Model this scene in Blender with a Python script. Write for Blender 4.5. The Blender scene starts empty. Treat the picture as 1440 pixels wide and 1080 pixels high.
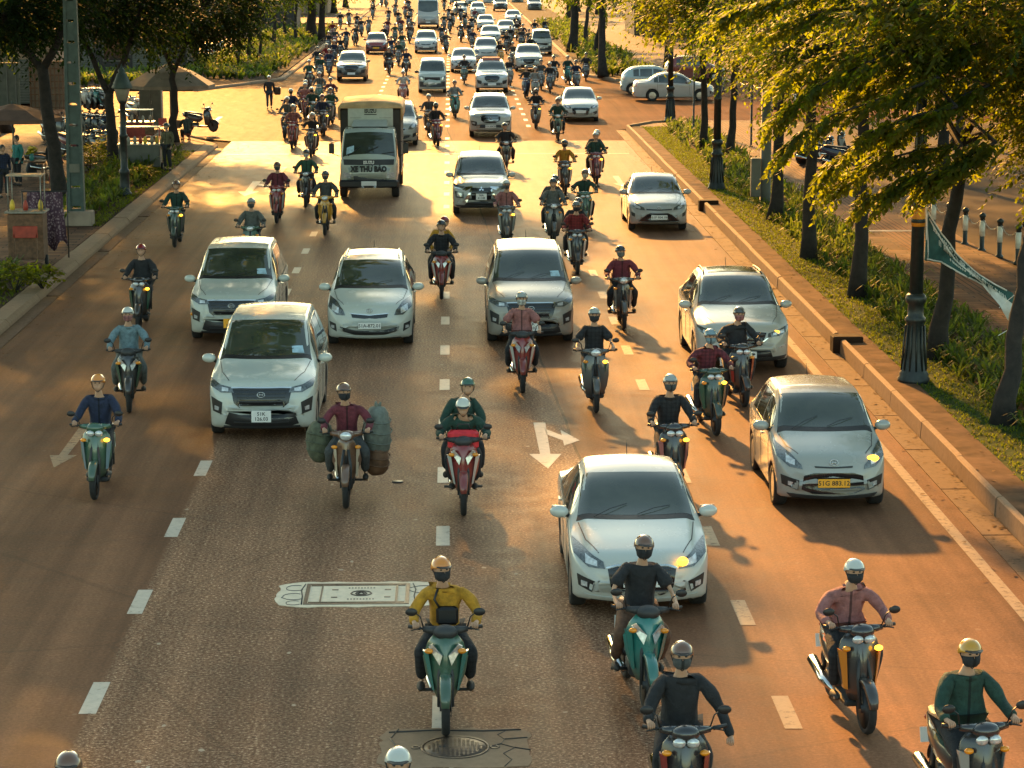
import bpy, bmesh, math, random
import numpy as np
from mathutils import Vector, Matrix
from mathutils.bvhtree import BVHTree
S = bpy.context.scene
C = S.collection
R = math.radians
PI = math.pi

# ------------------------------------------------------------------ camera, sky, sun, exposure
CAM_H = 8.2
PITCH = math.atan(615 / 3400)
YAW = math.atan(88 * math.cos(PITCH) / 3400)
cam_data = bpy.data.cameras.new('camera')
cam = bpy.data.objects.new('camera', cam_data)
C.objects.link(cam)
cam_data.sensor_width = 36
cam_data.lens = 85
cam_data.clip_start = 0.5
cam_data.clip_end = 3000
cam.location = (0, 0, CAM_H)
cam.rotation_euler = (PI / 2 - PITCH, 0, -YAW)
S.camera = cam

SUN_EL = R(21)
SUN_AZ = R(-8)            # measured from +Y towards +X: the sun stands up the street, a little to the left
world = bpy.data.worlds.new('World')
S.world = world
world.use_nodes = True
wn, wl = world.node_tree.nodes, world.node_tree.links
wn.clear()
sky = wn.new('ShaderNodeTexSky')
sky.sky_type = 'NISHITA'
sky.sun_disc = False
sky.sun_elevation = SUN_EL
sky.sun_rotation = SUN_AZ
sky.altitude = 10
sky.air_density = 1.0
sky.dust_density = 1.0
sky.ozone_density = 1.0
tint = wn.new('ShaderNodeMix'); tint.data_type = 'RGBA'; tint.blend_type = 'MULTIPLY'
tint.inputs[0].default_value = 1.0
tint.inputs[7].default_value = (0.97, 0.95, 0.69, 1)
bg = wn.new('ShaderNodeBackground')
bg.inputs['Strength'].default_value = 0.122
wo = wn.new('ShaderNodeOutputWorld')
wl.new(sky.outputs[0], tint.inputs[6])
wl.new(tint.outputs[2], bg.inputs['Color'])
wl.new(bg.outputs[0], wo.inputs[0])

sun_data = bpy.data.lights.new('sun', 'SUN')
sun_data.energy = 3.8
sun_data.angle = R(1.5)
sun_data.color = (1.0, 0.46, 0.10)
sun = bpy.data.objects.new('sun', sun_data)
C.objects.link(sun)
sdir = Vector((math.sin(SUN_AZ) * math.cos(SUN_EL), math.cos(SUN_AZ) * math.cos(SUN_EL), math.sin(SUN_EL)))
sun.rotation_euler = sdir.to_track_quat('Z', 'Y').to_euler()
sun.location = (-20, 200, 80)
S.view_settings.view_transform = 'Standard'
S.view_settings.look = 'None'
S.view_settings.exposure = 1.9
S.view_settings.gamma = 1.0
S.cycles.max_bounces = 6
S.cycles.transparent_max_bounces = 6

# ------------------------------------------------------------------ pixel of the photograph -> point on the ground
_cr = cam.rotation_euler.to_matrix()
def G(px, py, z=0.0):
    d = _cr @ Vector(((px - 720) / 3400, -(py - 540) / 3400, -1))
    t = (z - CAM_H) / d.z
    return (d.x * t, d.y * t)

# ------------------------------------------------------------------ materials
M = {}
def nodes_of(name):
    m = bpy.data.materials.new(name); m.use_nodes = True
    nt = m.node_tree; nt.nodes.clear()
    out = nt.nodes.new('ShaderNodeOutputMaterial')
    b = nt.nodes.new('ShaderNodeBsdfPrincipled')
    nt.links.new(b.outputs[0], out.inputs[0])
    M[name] = m
    return m, nt, b, out
def noise(nt, scale, detail=4, rough=.55, coord=None, kind='noise'):
    tc = nt.nodes.new('ShaderNodeTexCoord') if coord is None else None
    src = tc.outputs['Object'] if tc else coord
    n = nt.nodes.new('ShaderNodeTexNoise' if kind == 'noise' else 'ShaderNodeTexVoronoi')
    n.inputs['Scale'].default_value = scale
    if kind == 'noise':
        n.inputs['Detail'].default_value = detail
        n.inputs['Roughness'].default_value = rough
    nt.links.new(src, n.inputs['Vector'])
    return n
def ramp(nt, fac, stops):
    r = nt.nodes.new('ShaderNodeValToRGB')
    e = r.color_ramp.elements
    while len(e) < len(stops): e.new(0.5)
    for i, (p, c) in enumerate(stops):
        e[i].position = p; e[i].color = (*c, 1) if len(c) == 3 else c
    nt.links.new(fac, r.inputs[0])
    return r.outputs[0]
def mixc(nt, fac, a, b, mode='MIX'):
    m = nt.nodes.new('ShaderNodeMix'); m.data_type = 'RGBA'; m.blend_type = mode
    for sock, v in ((m.inputs[0], fac), (m.inputs[6], a), (m.inputs[7], b)):
        if hasattr(v, 'links'): nt.links.new(v, sock)
        elif isinstance(v, (int, float)): sock.default_value = v if sock.type == 'VALUE' else (v, v, v, 1)
        else: sock.default_value = (*v, 1)
    return m.outputs[2]
def mathn(nt, op, a, b=None, clamp=False):
    m = nt.nodes.new('ShaderNodeMath'); m.operation = op; m.use_clamp = clamp
    for i, v in enumerate((a, b)):
        if v is None: continue
        if hasattr(v, 'links'): nt.links.new(v, m.inputs[i])
        else: m.inputs[i].default_value = v
    return m.outputs[0]
def bump(nt, b, h, strength=.3, dist=.01):
    bn = nt.nodes.new('ShaderNodeBump')
    bn.inputs['Strength'].default_value = strength
    bn.inputs['Distance'].default_value = dist
    nt.links.new(h, bn.inputs['Height']); nt.links.new(bn.outputs[0], b.inputs['Normal'])
def mat(name, col, rough=.6, metal=0., var=.25, scale=8., bmp=0., spec=.5, coat=0., emit=None):
    """A plain surface with uneven colour and gloss."""
    m, nt, b, o = nodes_of(name)
    n = noise(nt, scale)
    lo = tuple(c * (1 - var) for c in col); hi = tuple(min(1, c * (1 + var)) for c in col)
    nt.links.new(ramp(nt, n.outputs[0], [(.3, lo), (.7, hi)]), b.inputs['Base Color'])
    b.inputs['Roughness'].default_value = rough
    b.inputs['Metallic'].default_value = metal
    b.inputs['Specular IOR Level'].default_value = spec
    b.inputs['Coat Weight'].default_value = coat
    b.inputs['Coat Roughness'].default_value = .05
    if bmp: bump(nt, b, n.outputs[0], .4, bmp)
    if emit:
        b.inputs['Emission Color'].default_value = (*emit[:3], 1); b.inputs['Emission Strength'].default_value = emit[3]
    return m
def tinted(name, rough=.4, coat=0., metal=0., var=.12, scale=5., bmp=0., spec=.5):
    """Takes its colour from each object's own colour, so copies that share a mesh can differ."""
    m, nt, b, o = nodes_of(name)
    oi = nt.nodes.new('ShaderNodeObjectInfo')
    n = noise(nt, scale)
    g = ramp(nt, n.outputs[0], [(.3, (1 - var,) * 3), (.75, (1, 1, 1))])
    nt.links.new(mixc(nt, 1.0, oi.outputs['Color'], g, 'MULTIPLY'), b.inputs['Base Color'])
    b.inputs['Roughness'].default_value = rough
    b.inputs['Metallic'].default_value = metal
    b.inputs['Specular IOR Level'].default_value = spec
    b.inputs['Coat Weight'].default_value = coat
    b.inputs['Coat Roughness'].default_value = .04
    if bmp: bump(nt, b, n.outputs[0], .5, bmp)
    return m
def paint_mat():
    m, nt, b, o = nodes_of('paint')
    oi = nt.nodes.new('ShaderNodeObjectInfo'); tc = nt.nodes.new('ShaderNodeTexCoord'); sp = nt.nodes.new('ShaderNodeSeparateXYZ'); nt.links.new(tc.outputs['Object'], sp.inputs[0])
    n = noise(nt, 3.5, 6, .7)
    low = mathn(nt, 'MULTIPLY', mathn(nt, 'SUBTRACT', .75, sp.outputs[2]), 1.3, True)
    dirt = mathn(nt, 'MULTIPLY', mathn(nt, 'ADD', mathn(nt, 'MULTIPLY', low, .8), .12), n.outputs[0], True)
    nt.links.new(mixc(nt, dirt, oi.outputs['Color'], (.13, .10, .07)), b.inputs['Base Color'])
    nt.links.new(ramp(nt, dirt, [(0, (.22,) * 3), (.5, (.6,) * 3)]), b.inputs['Roughness'])
    b.inputs['Coat Weight'].default_value = .7; b.inputs['Coat Roughness'].default_value = .08
paint_mat()
tinted('shell', .22, .8, var=.05)
tinted('plastic', .5)
tinted('leather', .7, var=.2)
mat('skin', (.42, .24, .15), .55, var=.1)
mat('hair', (.012, .010, .009), .5)
mat('rubber', (.018, .018, .018), .85, var=.3, scale=30)
mat('black', (.012, .012, .013), .45)
mat('gloss_black', (.012, .012, .014), .12)
mat('dark_plastic', (.028, .029, .030), .55)
mat('chrome', (.62, .62, .60), .12, 1., var=.05)
mat('alloy', (.42, .43, .43), .3, .9, var=.1)
mat('lamp_glass', (.55, .57, .57), .06, .35, var=.35, scale=22, coat=1)
mat('lamp_dark', (.10, .11, .11), .08, .3, var=.6, scale=30, coat=1)
mat('lamp_lit', (.9, .85, .75), .1, 0, emit=(1, .9, .7, 3.0))
mat('amber', (.75, .26, .01), .25, coat=.5)
mat('amber_lit', (.9, .4, .02), .25, emit=(1, .42, .02, 2.2))
mat('red_lamp', (.35, .012, .01), .2, coat=.6)
mat('plate_white', (.72, .72, .68), .5, var=.05)
mat('plate_yellow', (.85, .38, .02), .5, var=.05)
mat('ink', (.015, .015, .015), .6)
mat('seat_vinyl', (.016, .016, .017), .5)
mat('mask_blue', (.35, .50, .58), .9)
mat('visor', (.02, .02, .022), .08)
def cloth_mat():
    m, nt, b, o = nodes_of('cloth')
    oi = nt.nodes.new('ShaderNodeObjectInfo')
    tc = nt.nodes.new('ShaderNodeTexCoord'); sp = nt.nodes.new('ShaderNodeSeparateXYZ'); nt.links.new(tc.outputs['Object'], sp.inputs[0])
    n = noise(nt, 13, 5, .65); base = mixc(nt, 1., oi.outputs['Color'], ramp(nt, n.outputs[0], [(.3, (.5,) * 3), (.75, (1.15,) * 3)]), 'MULTIPLY')
    sx = mathn(nt, 'GREATER_THAN', mathn(nt, 'SINE', mathn(nt, 'MULTIPLY', sp.outputs[0], 95)), .35)
    sz = mathn(nt, 'GREATER_THAN', mathn(nt, 'SINE', mathn(nt, 'MULTIPLY', sp.outputs[2], 95)), .35)
    chk = mathn(nt, 'MULTIPLY', mathn(nt, 'ADD', sx, sz), .5)
    rnd = oi.outputs['Random']
    has = mathn(nt, 'MULTIPLY', mathn(nt, 'GREATER_THAN', rnd, .68), .75)
    base = mixc(nt, mathn(nt, 'MULTIPLY', chk, has), base, mixc(nt, 1., base, (.25, .25, .28), 'MULTIPLY'))
    zip_ = mathn(nt, 'LESS_THAN', mathn(nt, 'ABSOLUTE', sp.outputs[0]), .013)
    base = mixc(nt, mathn(nt, 'MULTIPLY', zip_, mathn(nt, 'LESS_THAN', rnd, .5)), base, mixc(nt, 1., base, (.3, .3, .3), 'MULTIPLY'))
    nt.links.new(base, b.inputs['Base Color']); b.inputs['Roughness'].default_value = .9
    bump(nt, b, n.outputs[0], .8, .03)
cloth_mat()
def glass_mat():
    m, nt, b, o = nodes_of('car_glass')
    n = noise(nt, 1.6)
    nt.links.new(ramp(nt, n.outputs[0], [(.35, (.030, .037, .027)), (.7, (.060, .066, .048))]), b.inputs['Base Color'])
    b.inputs['Roughness'].default_value = .05
    b.inputs['Specular IOR Level'].default_value = .8
    b.inputs['Coat Weight'].default_value = .55; b.inputs['Coat Roughness'].default_value = .03
glass_mat()
def bark_mat():
    m, nt, b, o = nodes_of('bark')
    n = noise(nt, 5, 8, .7)
    n.inputs['Distortion'].default_value = .6
    nt.links.new(ramp(nt, n.outputs[0], [(.3, (.008, .007, .006)), (.6, (.028, .022, .017)), (.85, (.06, .05, .04))]), b.inputs['Base Color'])
    b.inputs['Roughness'].default_value = .95
    bump(nt, b, n.outputs[0], .8, .03)
bark_mat()
def leaf_mat(name, dark, light, trans):
    m, nt, b, o = nodes_of(name)
    at = nt.nodes.new('ShaderNodeAttribute'); at.attribute_name = 'shade'; at.attribute_type = 'GEOMETRY'
    col = ramp(nt, at.outputs['Fac'], [(0, dark), (1, light)])
    nt.links.new(col, b.inputs['Base Color'])
    b.inputs['Roughness'].default_value = .6
    b.inputs['Specular IOR Level'].default_value = .15
    tr = nt.nodes.new('ShaderNodeBsdfTranslucent')
    nt.links.new(ramp(nt, at.outputs['Fac'], [(0, tuple(c * .55 for c in trans)), (1, trans)]), tr.inputs['Color'])
    mx = nt.nodes.new('ShaderNodeMixShader'); mx.inputs[0].default_value = .40
    nt.links.new(b.outputs[0], mx.inputs[1]); nt.links.new(tr.outputs[0], mx.inputs[2])
    nt.links.new(mx.outputs[0], o.inputs[0])
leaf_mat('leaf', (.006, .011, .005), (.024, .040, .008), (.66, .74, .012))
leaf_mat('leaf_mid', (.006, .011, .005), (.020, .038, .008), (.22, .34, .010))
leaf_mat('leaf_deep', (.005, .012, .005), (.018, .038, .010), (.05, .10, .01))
leaf_mat('blade', (.010, .022, .009), (.050, .080, .022), (.32, .42, .03))
leaf_mat('grass_blade', (.025, .045, .010), (.07, .11, .02), (.50, .58, .02))
mat('turf', (.038, .060, .012), .95, var=.5, scale=6, bmp=.02, spec=.08)
mat('soil', (.05, .032, .018), .95, var=.5, scale=4, bmp=.02, spec=.08)

# ------------------------------------------------------------------ mesh building
class MB:
    """Collects shapes, then links them as one mesh object."""
    def __init__(s): s.v = []; s.f = []; s.mi = []; s.sm = []
    def add(s, v, f, mi=0, smooth=False, X=None):
        o = len(s.v)
        s.v += [tuple(X @ Vector(p)) for p in v] if X is not None else [tuple(p) for p in v]
        for q in f: s.f.append(tuple(o + i for i in q)); s.mi.append(mi); s.sm.append(smooth)
        return s
    def box(s, c, d, mi=0, rz=0., bev=0., rx=0., top=1.):
        x, y, z = d[0] / 2, d[1] / 2, d[2] / 2
        X = Matrix.Translation(c) @ Matrix.Rotation(rz, 4, 'Z') @ Matrix.Rotation(rx, 4, 'X')
        if bev <= 0:
            v = [(-x, -y, -z), (x, -y, -z), (x, y, -z), (-x, y, -z), (-x * top, -y * top, z), (x * top, -y * top, z), (x * top, y * top, z), (-x * top, y * top, z)]
            return s.add(v, [(0, 3, 2, 1), (4, 5, 6, 7), (0, 1, 5, 4), (1, 2, 6, 5), (2, 3, 7, 6), (3, 0, 4, 7)], mi, X=X)
        b = min(bev, x * .9, y * .9, z * .9)
        rings = []
        for zz, k in ((-z, b), (-z + b, 0), (z - b, 0), (z, b)):
            t = top if zz > 0 else 1
            xx, yy = (x - k) * t, (y - k) * t
            rings.append([(-xx + b, -yy, zz), (xx - b, -yy, zz), (xx, -yy + b, zz), (xx, yy - b, zz), (xx - b, yy, zz), (-xx + b, yy, zz), (-xx, yy - b, zz), (-xx, -yy + b, zz)])
        return s.loft(rings, mi, X=X, smooth=False)
    def loft(s, rings, mi=0, smooth=True, caps=True, closed=True, X=None):
        n = len(rings[0]); v = [p for r in rings for p in r]; f = []
        for i in range(len(rings) - 1):
            for j in range(n if closed else n - 1):
                k = (j + 1) % n
                f.append((i * n + j, i * n + k, (i + 1) * n + k, (i + 1) * n + j))
        if caps and closed:
            f.append(tuple(range(n - 1, -1, -1))); f.append(tuple((len(rings) - 1) * n + j for j in range(n)))
        return s.add(v, f, mi, smooth, X)
    def path(s, pts, rad, n=8, mi=0, smooth=True, caps=True):
        pts = [Vector(p) for p in pts]
        if not hasattr(rad, '__len__'): rad = [rad] * len(pts)
        rings = []; up = None
        for i, p in enumerate(pts):
            t = (pts[min(i + 1, len(pts) - 1)] - pts[max(i - 1, 0)]).normalized()
            if up is None: up = Vector((0, 0, 1)) if abs(t.z) < .9 else Vector((1, 0, 0))
            a = (up - t * up.dot(t)).normalized(); up = a; b = t.cross(a)
            rings.append([tuple(p + (a * math.cos(2 * PI * k / n) + b * math.sin(2 * PI * k / n)) * rad[i]) for k in range(n)])
        return s.loft(rings, mi, smooth, caps)
    def lathe(s, prof, c=(0, 0, 0), n=16, mi=0, smooth=True, X=None):
        rings = [[(c[0] + r * math.cos(2 * PI * k / n), c[1] + r * math.sin(2 * PI * k / n), c[2] + z) for k in range(n)] for r, z in prof]
        return s.loft(rings, mi, smooth, X=X)
    def ball(s, c, r, mi=0, n=12, m=8, X=None):
        r = (r, r, r) if not hasattr(r, '__len__') else r
        rings = []
        for i in range(m + 1):
            a = -PI / 2 + PI * i / m; q = max(math.cos(a), .02)
            rings.append([(c[0] + r[0] * q * math.cos(2 * PI * k / n), c[1] + r[1] * q * math.sin(2 * PI * k / n), c[2] + r[2] * math.sin(a)) for k in range(n)])
        return s.loft(rings, mi, True, X=X)
    def disc(s, c, r, n=16, mi=0, X=None):
        return s.add([(c[0] + r * math.cos(2 * PI * k / n), c[1] + r * math.sin(2 * PI * k / n), c[2]) for k in range(n)], [tuple(range(n))], mi, X=X)
    def prism(s, poly, z0, z1, mi=0, X=None):
        n = len(poly)
        v = [(x, y, z0) for x, y in poly] + [(x, y, z1) for x, y in poly]
        f = [tuple(range(n - 1, -1, -1)), tuple(range(n, 2 * n))] + [(i, (i + 1) % n, n + (i + 1) % n, n + i) for i in range(n)]
        return s.add(v, f, mi, X=X)
    def mirror(s):
        n = len(s.v); v = [(-x, y, z) for x, y, z in s.v]; fs = list(s.f); ms = list(s.mi); ss = list(s.sm)
        s.v += v
        for q, m_, sm_ in zip(fs, ms, ss): s.f.append(tuple(n + i for i in reversed(q))); s.mi.append(m_); s.sm.append(sm_)
        return s
    def mesh(s, name, mats):
        me = bpy.data.meshes.new(name)
        me.from_pydata(s.v, [], s.f)
        me.polygons.foreach_set('material_index', s.mi)
        me.polygons.foreach_set('use_smooth', s.sm)
        for m_ in ([mats] if isinstance(mats, str) else mats): me.materials.append(M[m_])
        me.update()
        return me
    def build(s, name, mats, parent=None, loc=(0, 0, 0), rz=0., color=None):
        return link(name, s.mesh(name, mats), parent, loc, rz, color)
def link(name, me, parent=None, loc=(0, 0, 0), rz=0., color=None):
    o = bpy.data.objects.new(name, me); C.objects.link(o)
    o.location = loc; o.rotation_euler = (0, 0, rz)
    if parent is not None: o.parent = parent
    if color is not None: o.color = (*color, 1)
    return o
def tag(o, label=None, cat=None, group=None, kind=None):
    if label: o['label'] = label
    if cat: o['category'] = cat
    if group: o['group'] = group
    if kind: o['kind'] = kind
    return o
def thing(name, label, cat, loc=(0, 0, 0), rz=0., group=None):
    o = bpy.data.objects.new(name, None); C.objects.link(o)
    o.empty_display_size = .2
    o.location = (loc[0], loc[1], loc[2] if len(loc) > 2 else 0); o.rotation_euler = (0, 0, rz)
    return tag(o, label, cat, group)
KIDS = {}
def kids(o):
    return KIDS.get(o.name) or list(o.children)
def dup(o, parent=None, skip=(), paint=None):
    """A copy of a thing with copies of its parts and their sub-parts (mesh data shared)."""
    c = o.copy(); C.objects.link(c); c.parent = parent
    for ch in o.children:
        if ch.name.split('.')[0] not in skip: dup(ch, c, skip)
    return c
def paint_all(o, cols):
    """cols: {part name: colour}; sets the object colour of the named parts below o."""
    for ch in o.children:
        k = ch.name.split('.')[0]
        if k in cols: ch.color = (*cols[k], 1)
        paint_all(ch, cols)
def struct(name, mb, mats, **k):
    return tag(mb.build(name, mats, **k), kind='structure')
def pchip(xs, ys):
    xs = np.array(xs, float); ys = np.array(ys, float)
    h = np.diff(xs); d = np.diff(ys) / h
    m = np.zeros(len(xs)); m[0] = d[0]; m[-1] = d[-1]
    for i in range(1, len(xs) - 1):
        if d[i - 1] * d[i] > 0:
            w1, w2 = 2 * h[i] + h[i - 1], h[i] + 2 * h[i - 1]
            m[i] = (w1 + w2) / (w1 / d[i - 1] + w2 / d[i])
    def f(x):
        x = min(max(x, xs[0]), xs[-1]); i = min(max(int(np.searchsorted(xs, x) - 1), 0), len(h) - 1)
        t = (x - xs[i]) / h[i]
        return float((2 * t**3 - 3 * t**2 + 1) * ys[i] + (t**3 - 2 * t**2 + t) * h[i] * m[i] + (-2 * t**3 + 3 * t**2) * ys[i + 1] + (t**3 - t**2) * h[i] * m[i + 1])
    return f
def text_mesh(name, body, size, mats='ink', depth=.002, bold=.0):
    cu = bpy.data.curves.new(name, 'FONT'); cu.body = body; cu.size = size
    cu.align_x = 'CENTER'; cu.align_y = 'CENTER'; cu.extrude = depth; cu.offset = bold; cu.resolution_u = 2
    o = bpy.data.objects.new(name, cu); C.objects.link(o)
    dg = bpy.context.evaluated_depsgraph_get(); dg.update()
    me = bpy.data.meshes.new_from_object(o.evaluated_get(dg))
    bpy.data.objects.remove(o); bpy.data.curves.remove(cu)
    me.materials.clear(); me.materials.append(M[mats]); me.name = name
    return me
# ------------------------------------------------------------------ cars
def front_round(t, p): 
    t = min(max(t, 0.), 1.); return (1 - (1 - t) ** p) ** (1. / p)
class Car:
    """Body surface from a side profile and rounded cross sections; details are patches laid on it."""
    def __init__(s, P):
        s.P = P; s.L = P['L']; s.hw = P['W'] / 2
        s.top = pchip(*zip(*P['top'])); s.wt = pchip(*zip(*P['wt'])); s.belt = pchip(*zip(*P['belt']))
        s.zb = P.get('zb', .20); s.zc = P.get('zc', .52); s.nose = P.get('nose', .22); s.tail = P.get('tail', .2)
        s.bow = P.get('bow', .24); s.n = P.get('np', 3.2)
    def ring(s, y):
        L = s.L; y = max(y, .004); y = min(y, L - .004)
        k = min(front_round(y / s.nose, s.n), front_round((L - y) / s.tail, s.n))
        kw = min(front_round(y / .75, 2.6) * .16 + .84, front_round((L - y) / .6, 2.6) * .10 + .90)
        zt = s.zc + (s.top(y) - s.zc) * k; zb = s.zc - (s.zc - s.zb) * k
        ws = s.hw * kw * (.55 + .45 * k); w2 = min(s.wt(y) * s.hw, ws * .97) * (.55 + .45 * k)
        bz = min(s.belt(y), zt - .10); bz = s.zc + (bz - s.zc) * k
        mid = .5 * (bz + zb)
        pts = [(0, zt), (.5 * w2, zt - .012), (.86 * w2, zt - .035), (w2, zt - .075), (w2 + (ws - w2) * .55, zt - .075 + (bz - zt + .075) * .5), (ws * .975, bz), (ws * 1.0, bz - .12), (ws * .995, mid), (ws * .985, zb + .12), (ws * .93, zb + .01), (ws * .5, zb), (0, zb)]
        return pts
    def body(s):
        ys = [0, .004, .012, .03, .06, .1, .15, .22, .3, .4, .5] + [.6 + i * (s.L - 1.2) / 34 for i in range(35)]
        ys += [s.L - q for q in (.5, .4, .3, .22, .15, .1, .06, .03, .012, .004, 0)]
        rings = []
        for y in ys:
            p = s.ring(y); q = []
            for i in range(len(p) - 1):      # Catmull-Rom along the section
                a = p[max(i - 1, 0)] if i else (-p[1][0], p[1][1]); b, c = p[i], p[i + 1]; d = p[min(i + 2, len(p) - 1)]
                for t in (0, .34, .67):
                    q.append(tuple(.5 * ((2 * b[k]) + (-a[k] + c[k]) * t + (2 * a[k] - 5 * b[k] + 4 * c[k] - d[k]) * t * t + (-a[k] + 3 * b[k] - 3 * c[k] + d[k]) * t**3) for k in (0, 1)))
            q.append(p[-1]); q[0] = (0, q[0][1])
            half = [(x, z) for x, z in q]
            full = half + [(-x, z) for x, z in reversed(half[1:-1])]
            yy = max(y, 0); r = []
            for x, z in full:
                u = abs(x) / s.hw
                f = s.bow * u**2.2 * max(0, 1 - yy / 1.5); g = .14 * u**2.2 * max(0, 1 - (s.L - yy) / 1.2)
                r.append((x, yy + f - g, z))
            rings.append(r)
        mb = MB(); mb.loft(rings)
        me = mb.mesh('body', ['paint', 'black'])
        # wheel arches
        cut = MB(); R0 = s.P['wr'] + .045; s.axles = (s.P['ax'][0], s.P['ax'][1])
        for ay in s.axles:
            for sx in (-1, 1):
                X = Matrix.Translation((sx * (s.hw - .10), ay, s.P['wr'] + .01)) @ Matrix.Rotation(PI / 2, 4, 'Y')
                cut.lathe([(R0, -.17), (R0, .17)], n=28, X=X)
        cm = cut.mesh('cut', ['black'])
        a = bpy.data.objects.new('tmp_a', me); b = bpy.data.objects.new('tmp_b', cm); C.objects.link(a); C.objects.link(b)
        md = a.modifiers.new('b', 'BOOLEAN'); md.object = b; md.operation = 'DIFFERENCE'; md.solver = 'EXACT'
        dg = bpy.context.evaluated_depsgraph_get(); dg.update()
        out = bpy.data.meshes.new_from_object(a.evaluated_get(dg))
        bpy.data.objects.remove(a); bpy.data.objects.remove(b)
        out.materials.clear(); out.materials.append(M['paint']); out.materials.append(M['black'])
        mi = []; 
        for p in out.polygons:
            c = p.center; dark = p.normal.z < -.75 and c.z < s.zb + .06
            for ay in s.axles:
                if math.hypot(c.y - ay, c.z - s.P['wr'] - .01) < R0 + .004 and abs(c.x) > s.hw - .30 and not (abs(p.normal.x) > .5 and abs(c.x) > s.hw - .2): dark = True
            mi.append(1 if dark else 0)
        out.polygons.foreach_set('material_index', mi)
        out.name = 'body'
        s.bvh = BVHTree.FromPolygons([v.co.copy() for v in me.vertices], [tuple(p.vertices) for p in me.polygons])
        return out
    def hit(s, d, a, b, sx=1):
        o, v = {'front': ((a, -2, b), (0, 1, 0)), 'rear': ((a, s.L + 2, b), (0, -1, 0)), 'top': ((a, b, 4), (0, 0, -1)), 'side': ((3 * sx, a, b), (-sx, 0, 0))}[d]
        r = s.bvh.ray_cast(Vector(o), Vector(v))
        if r[0] is None: r = s.bvh.find_nearest(Vector({'front': (a, 0, b), 'rear': (a, s.L, b), 'top': (a, b, 1.2), 'side': (s.hw * sx, a, b)}[d]))
        return r[0], r[1]
    def patch(s, mb, d, top, bot, off=.006, nu=12, nv=5, mi=0, sx=1, thick=.02):
        def poly(P, t):
            t *= len(P) - 1; i = min(int(t), len(P) - 2); t -= i
            return (P[i][0] + (P[i + 1][0] - P[i][0]) * t, P[i][1] + (P[i + 1][1] - P[i][1]) * t)
        v = []; lo = []
        for i in range(nu + 1):
            a, b = poly(top, i / nu), poly(bot, i / nu)
            for j in range(nv + 1):
                t = j / nv; q = (a[0] + (b[0] - a[0]) * t, a[1] + (b[1] - a[1]) * t)
                if d == 'side': p, n = s.hit(d, q[0], q[1], sx)
                else: p, n = s.hit(d, q[0], q[1])
                v.append(tuple(p + n * off)); lo.append(tuple(p - n * thick))
        f = []
        W = nv + 1
        for i in range(nu):
            for j in range(nv):
                f.append((i * W + j, i * W + j + 1, (i + 1) * W + j + 1, (i + 1) * W + j))
        if (d == 'side' and sx > 0) or d == 'rear': f = [tuple(reversed(q)) for q in f]
        rim = [i * W for i in range(nu + 1)] + [nu * W + j for j in range(1, W)] + [i * W + nv for i in range(nu - 1, -1, -1)] + [j for j in range(nv - 1, 0, -1)]
        mb.add(v, f, mi, True)
        k = len(rim); vv = [v[i] for i in rim] + [lo[i] for i in rim]
        mb.add(vv, [(i, (i + 1) % k, k + (i + 1) % k, k + i) for i in range(k)], mi, False)
        return mb
    def strip(s, mb, d, pts, w=.012, off=.004, mi=0, sx=1, n=10):
        a = []; b = []
        for i, (x, y) in enumerate(pts):
            p, q = pts[max(i - 1, 0)], pts[min(i + 1, len(pts) - 1)]
            t = Vector((q[0] - p[0], q[1] - p[1])).normalized() * w / 2
            a.append((x - t.y, y + t.x)); b.append((x + t.y, y - t.x))
        return s.patch(mb, d, a, b, off, n, 1, mi, sx, .004)

def wheel_parts(root, x, y, r, w=.2, hub='alloy', sx=1, spokes=7):
    X = Matrix.Translation((x, y, r)) @ Matrix.Rotation(PI / 2 * sx, 4, 'Y')
    t = MB(); ri = r * .66
    t.lathe([(ri, -w / 2), (r * .93, -w / 2), (r * .99, -w * .36), (r, -w * .2), (r, w * .2), (r * .99, w * .36), (r * .93, w / 2), (ri, w / 2 - .01), (ri, -w / 2)], n=28, X=X)
    o = t.build('wheel', 'rubber', root)
    m = MB(); m.lathe([(ri, w * .30), (ri * .97, w * .47), (ri * .9, w * .44), (ri * .86, w * .1), (.001, w * .08)], n=28, mi=1, X=X)
    for k in range(spokes):
        a = 2 * PI * k / spokes
        m.add([(.03 * math.cos(a + 1.57), .03 * math.sin(a + 1.57), w * .40), (-.03 * math.cos(a + 1.57), -.03 * math.sin(a + 1.57), w * .40), (ri * .93 * math.cos(a - .10), ri * .93 * math.sin(a - .10), w * .42), (ri * .93 * math.cos(a + .10), ri * .93 * math.sin(a + .10), w * .42)], [(0, 1, 2, 3)], X=X)
    m.lathe([(ri * .99, w * .44), (ri * .92, w * .45)], n=28, X=X); m.lathe([(.06, w * .38), (.05, w * .44), (.001, w * .445)], n=12, X=X)
    m.build('rim', [hub, 'black'], o)
    return o

def plate(root, car, z, w=.47, h=.13, text=None, yellow=False, rear=False, x=0):
    d = 'rear' if rear else 'front'
    p, n = car.hit(d, x, z)
    y = min(car.hit(d, x + a * w / 2, z + b * h / 2)[0].y for a in (-1, 0, 1) for b in (-1, 1)) - .012
    if rear: y = p.y + .02
    mb = MB(); mb.box((x, y, z), (w, .014, h), bev=.005)
    o = mb.build('number_plate', 'plate_yellow' if yellow else 'plate_white', root)
    if text:
        t = link('plate_digits', text_mesh('plate_digits', text, .098 if h < .2 else .085, bold=.001), o)
        t.location = (x, y - .0075, z); t.rotation_euler = (PI / 2, 0, 0)
    return o

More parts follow.
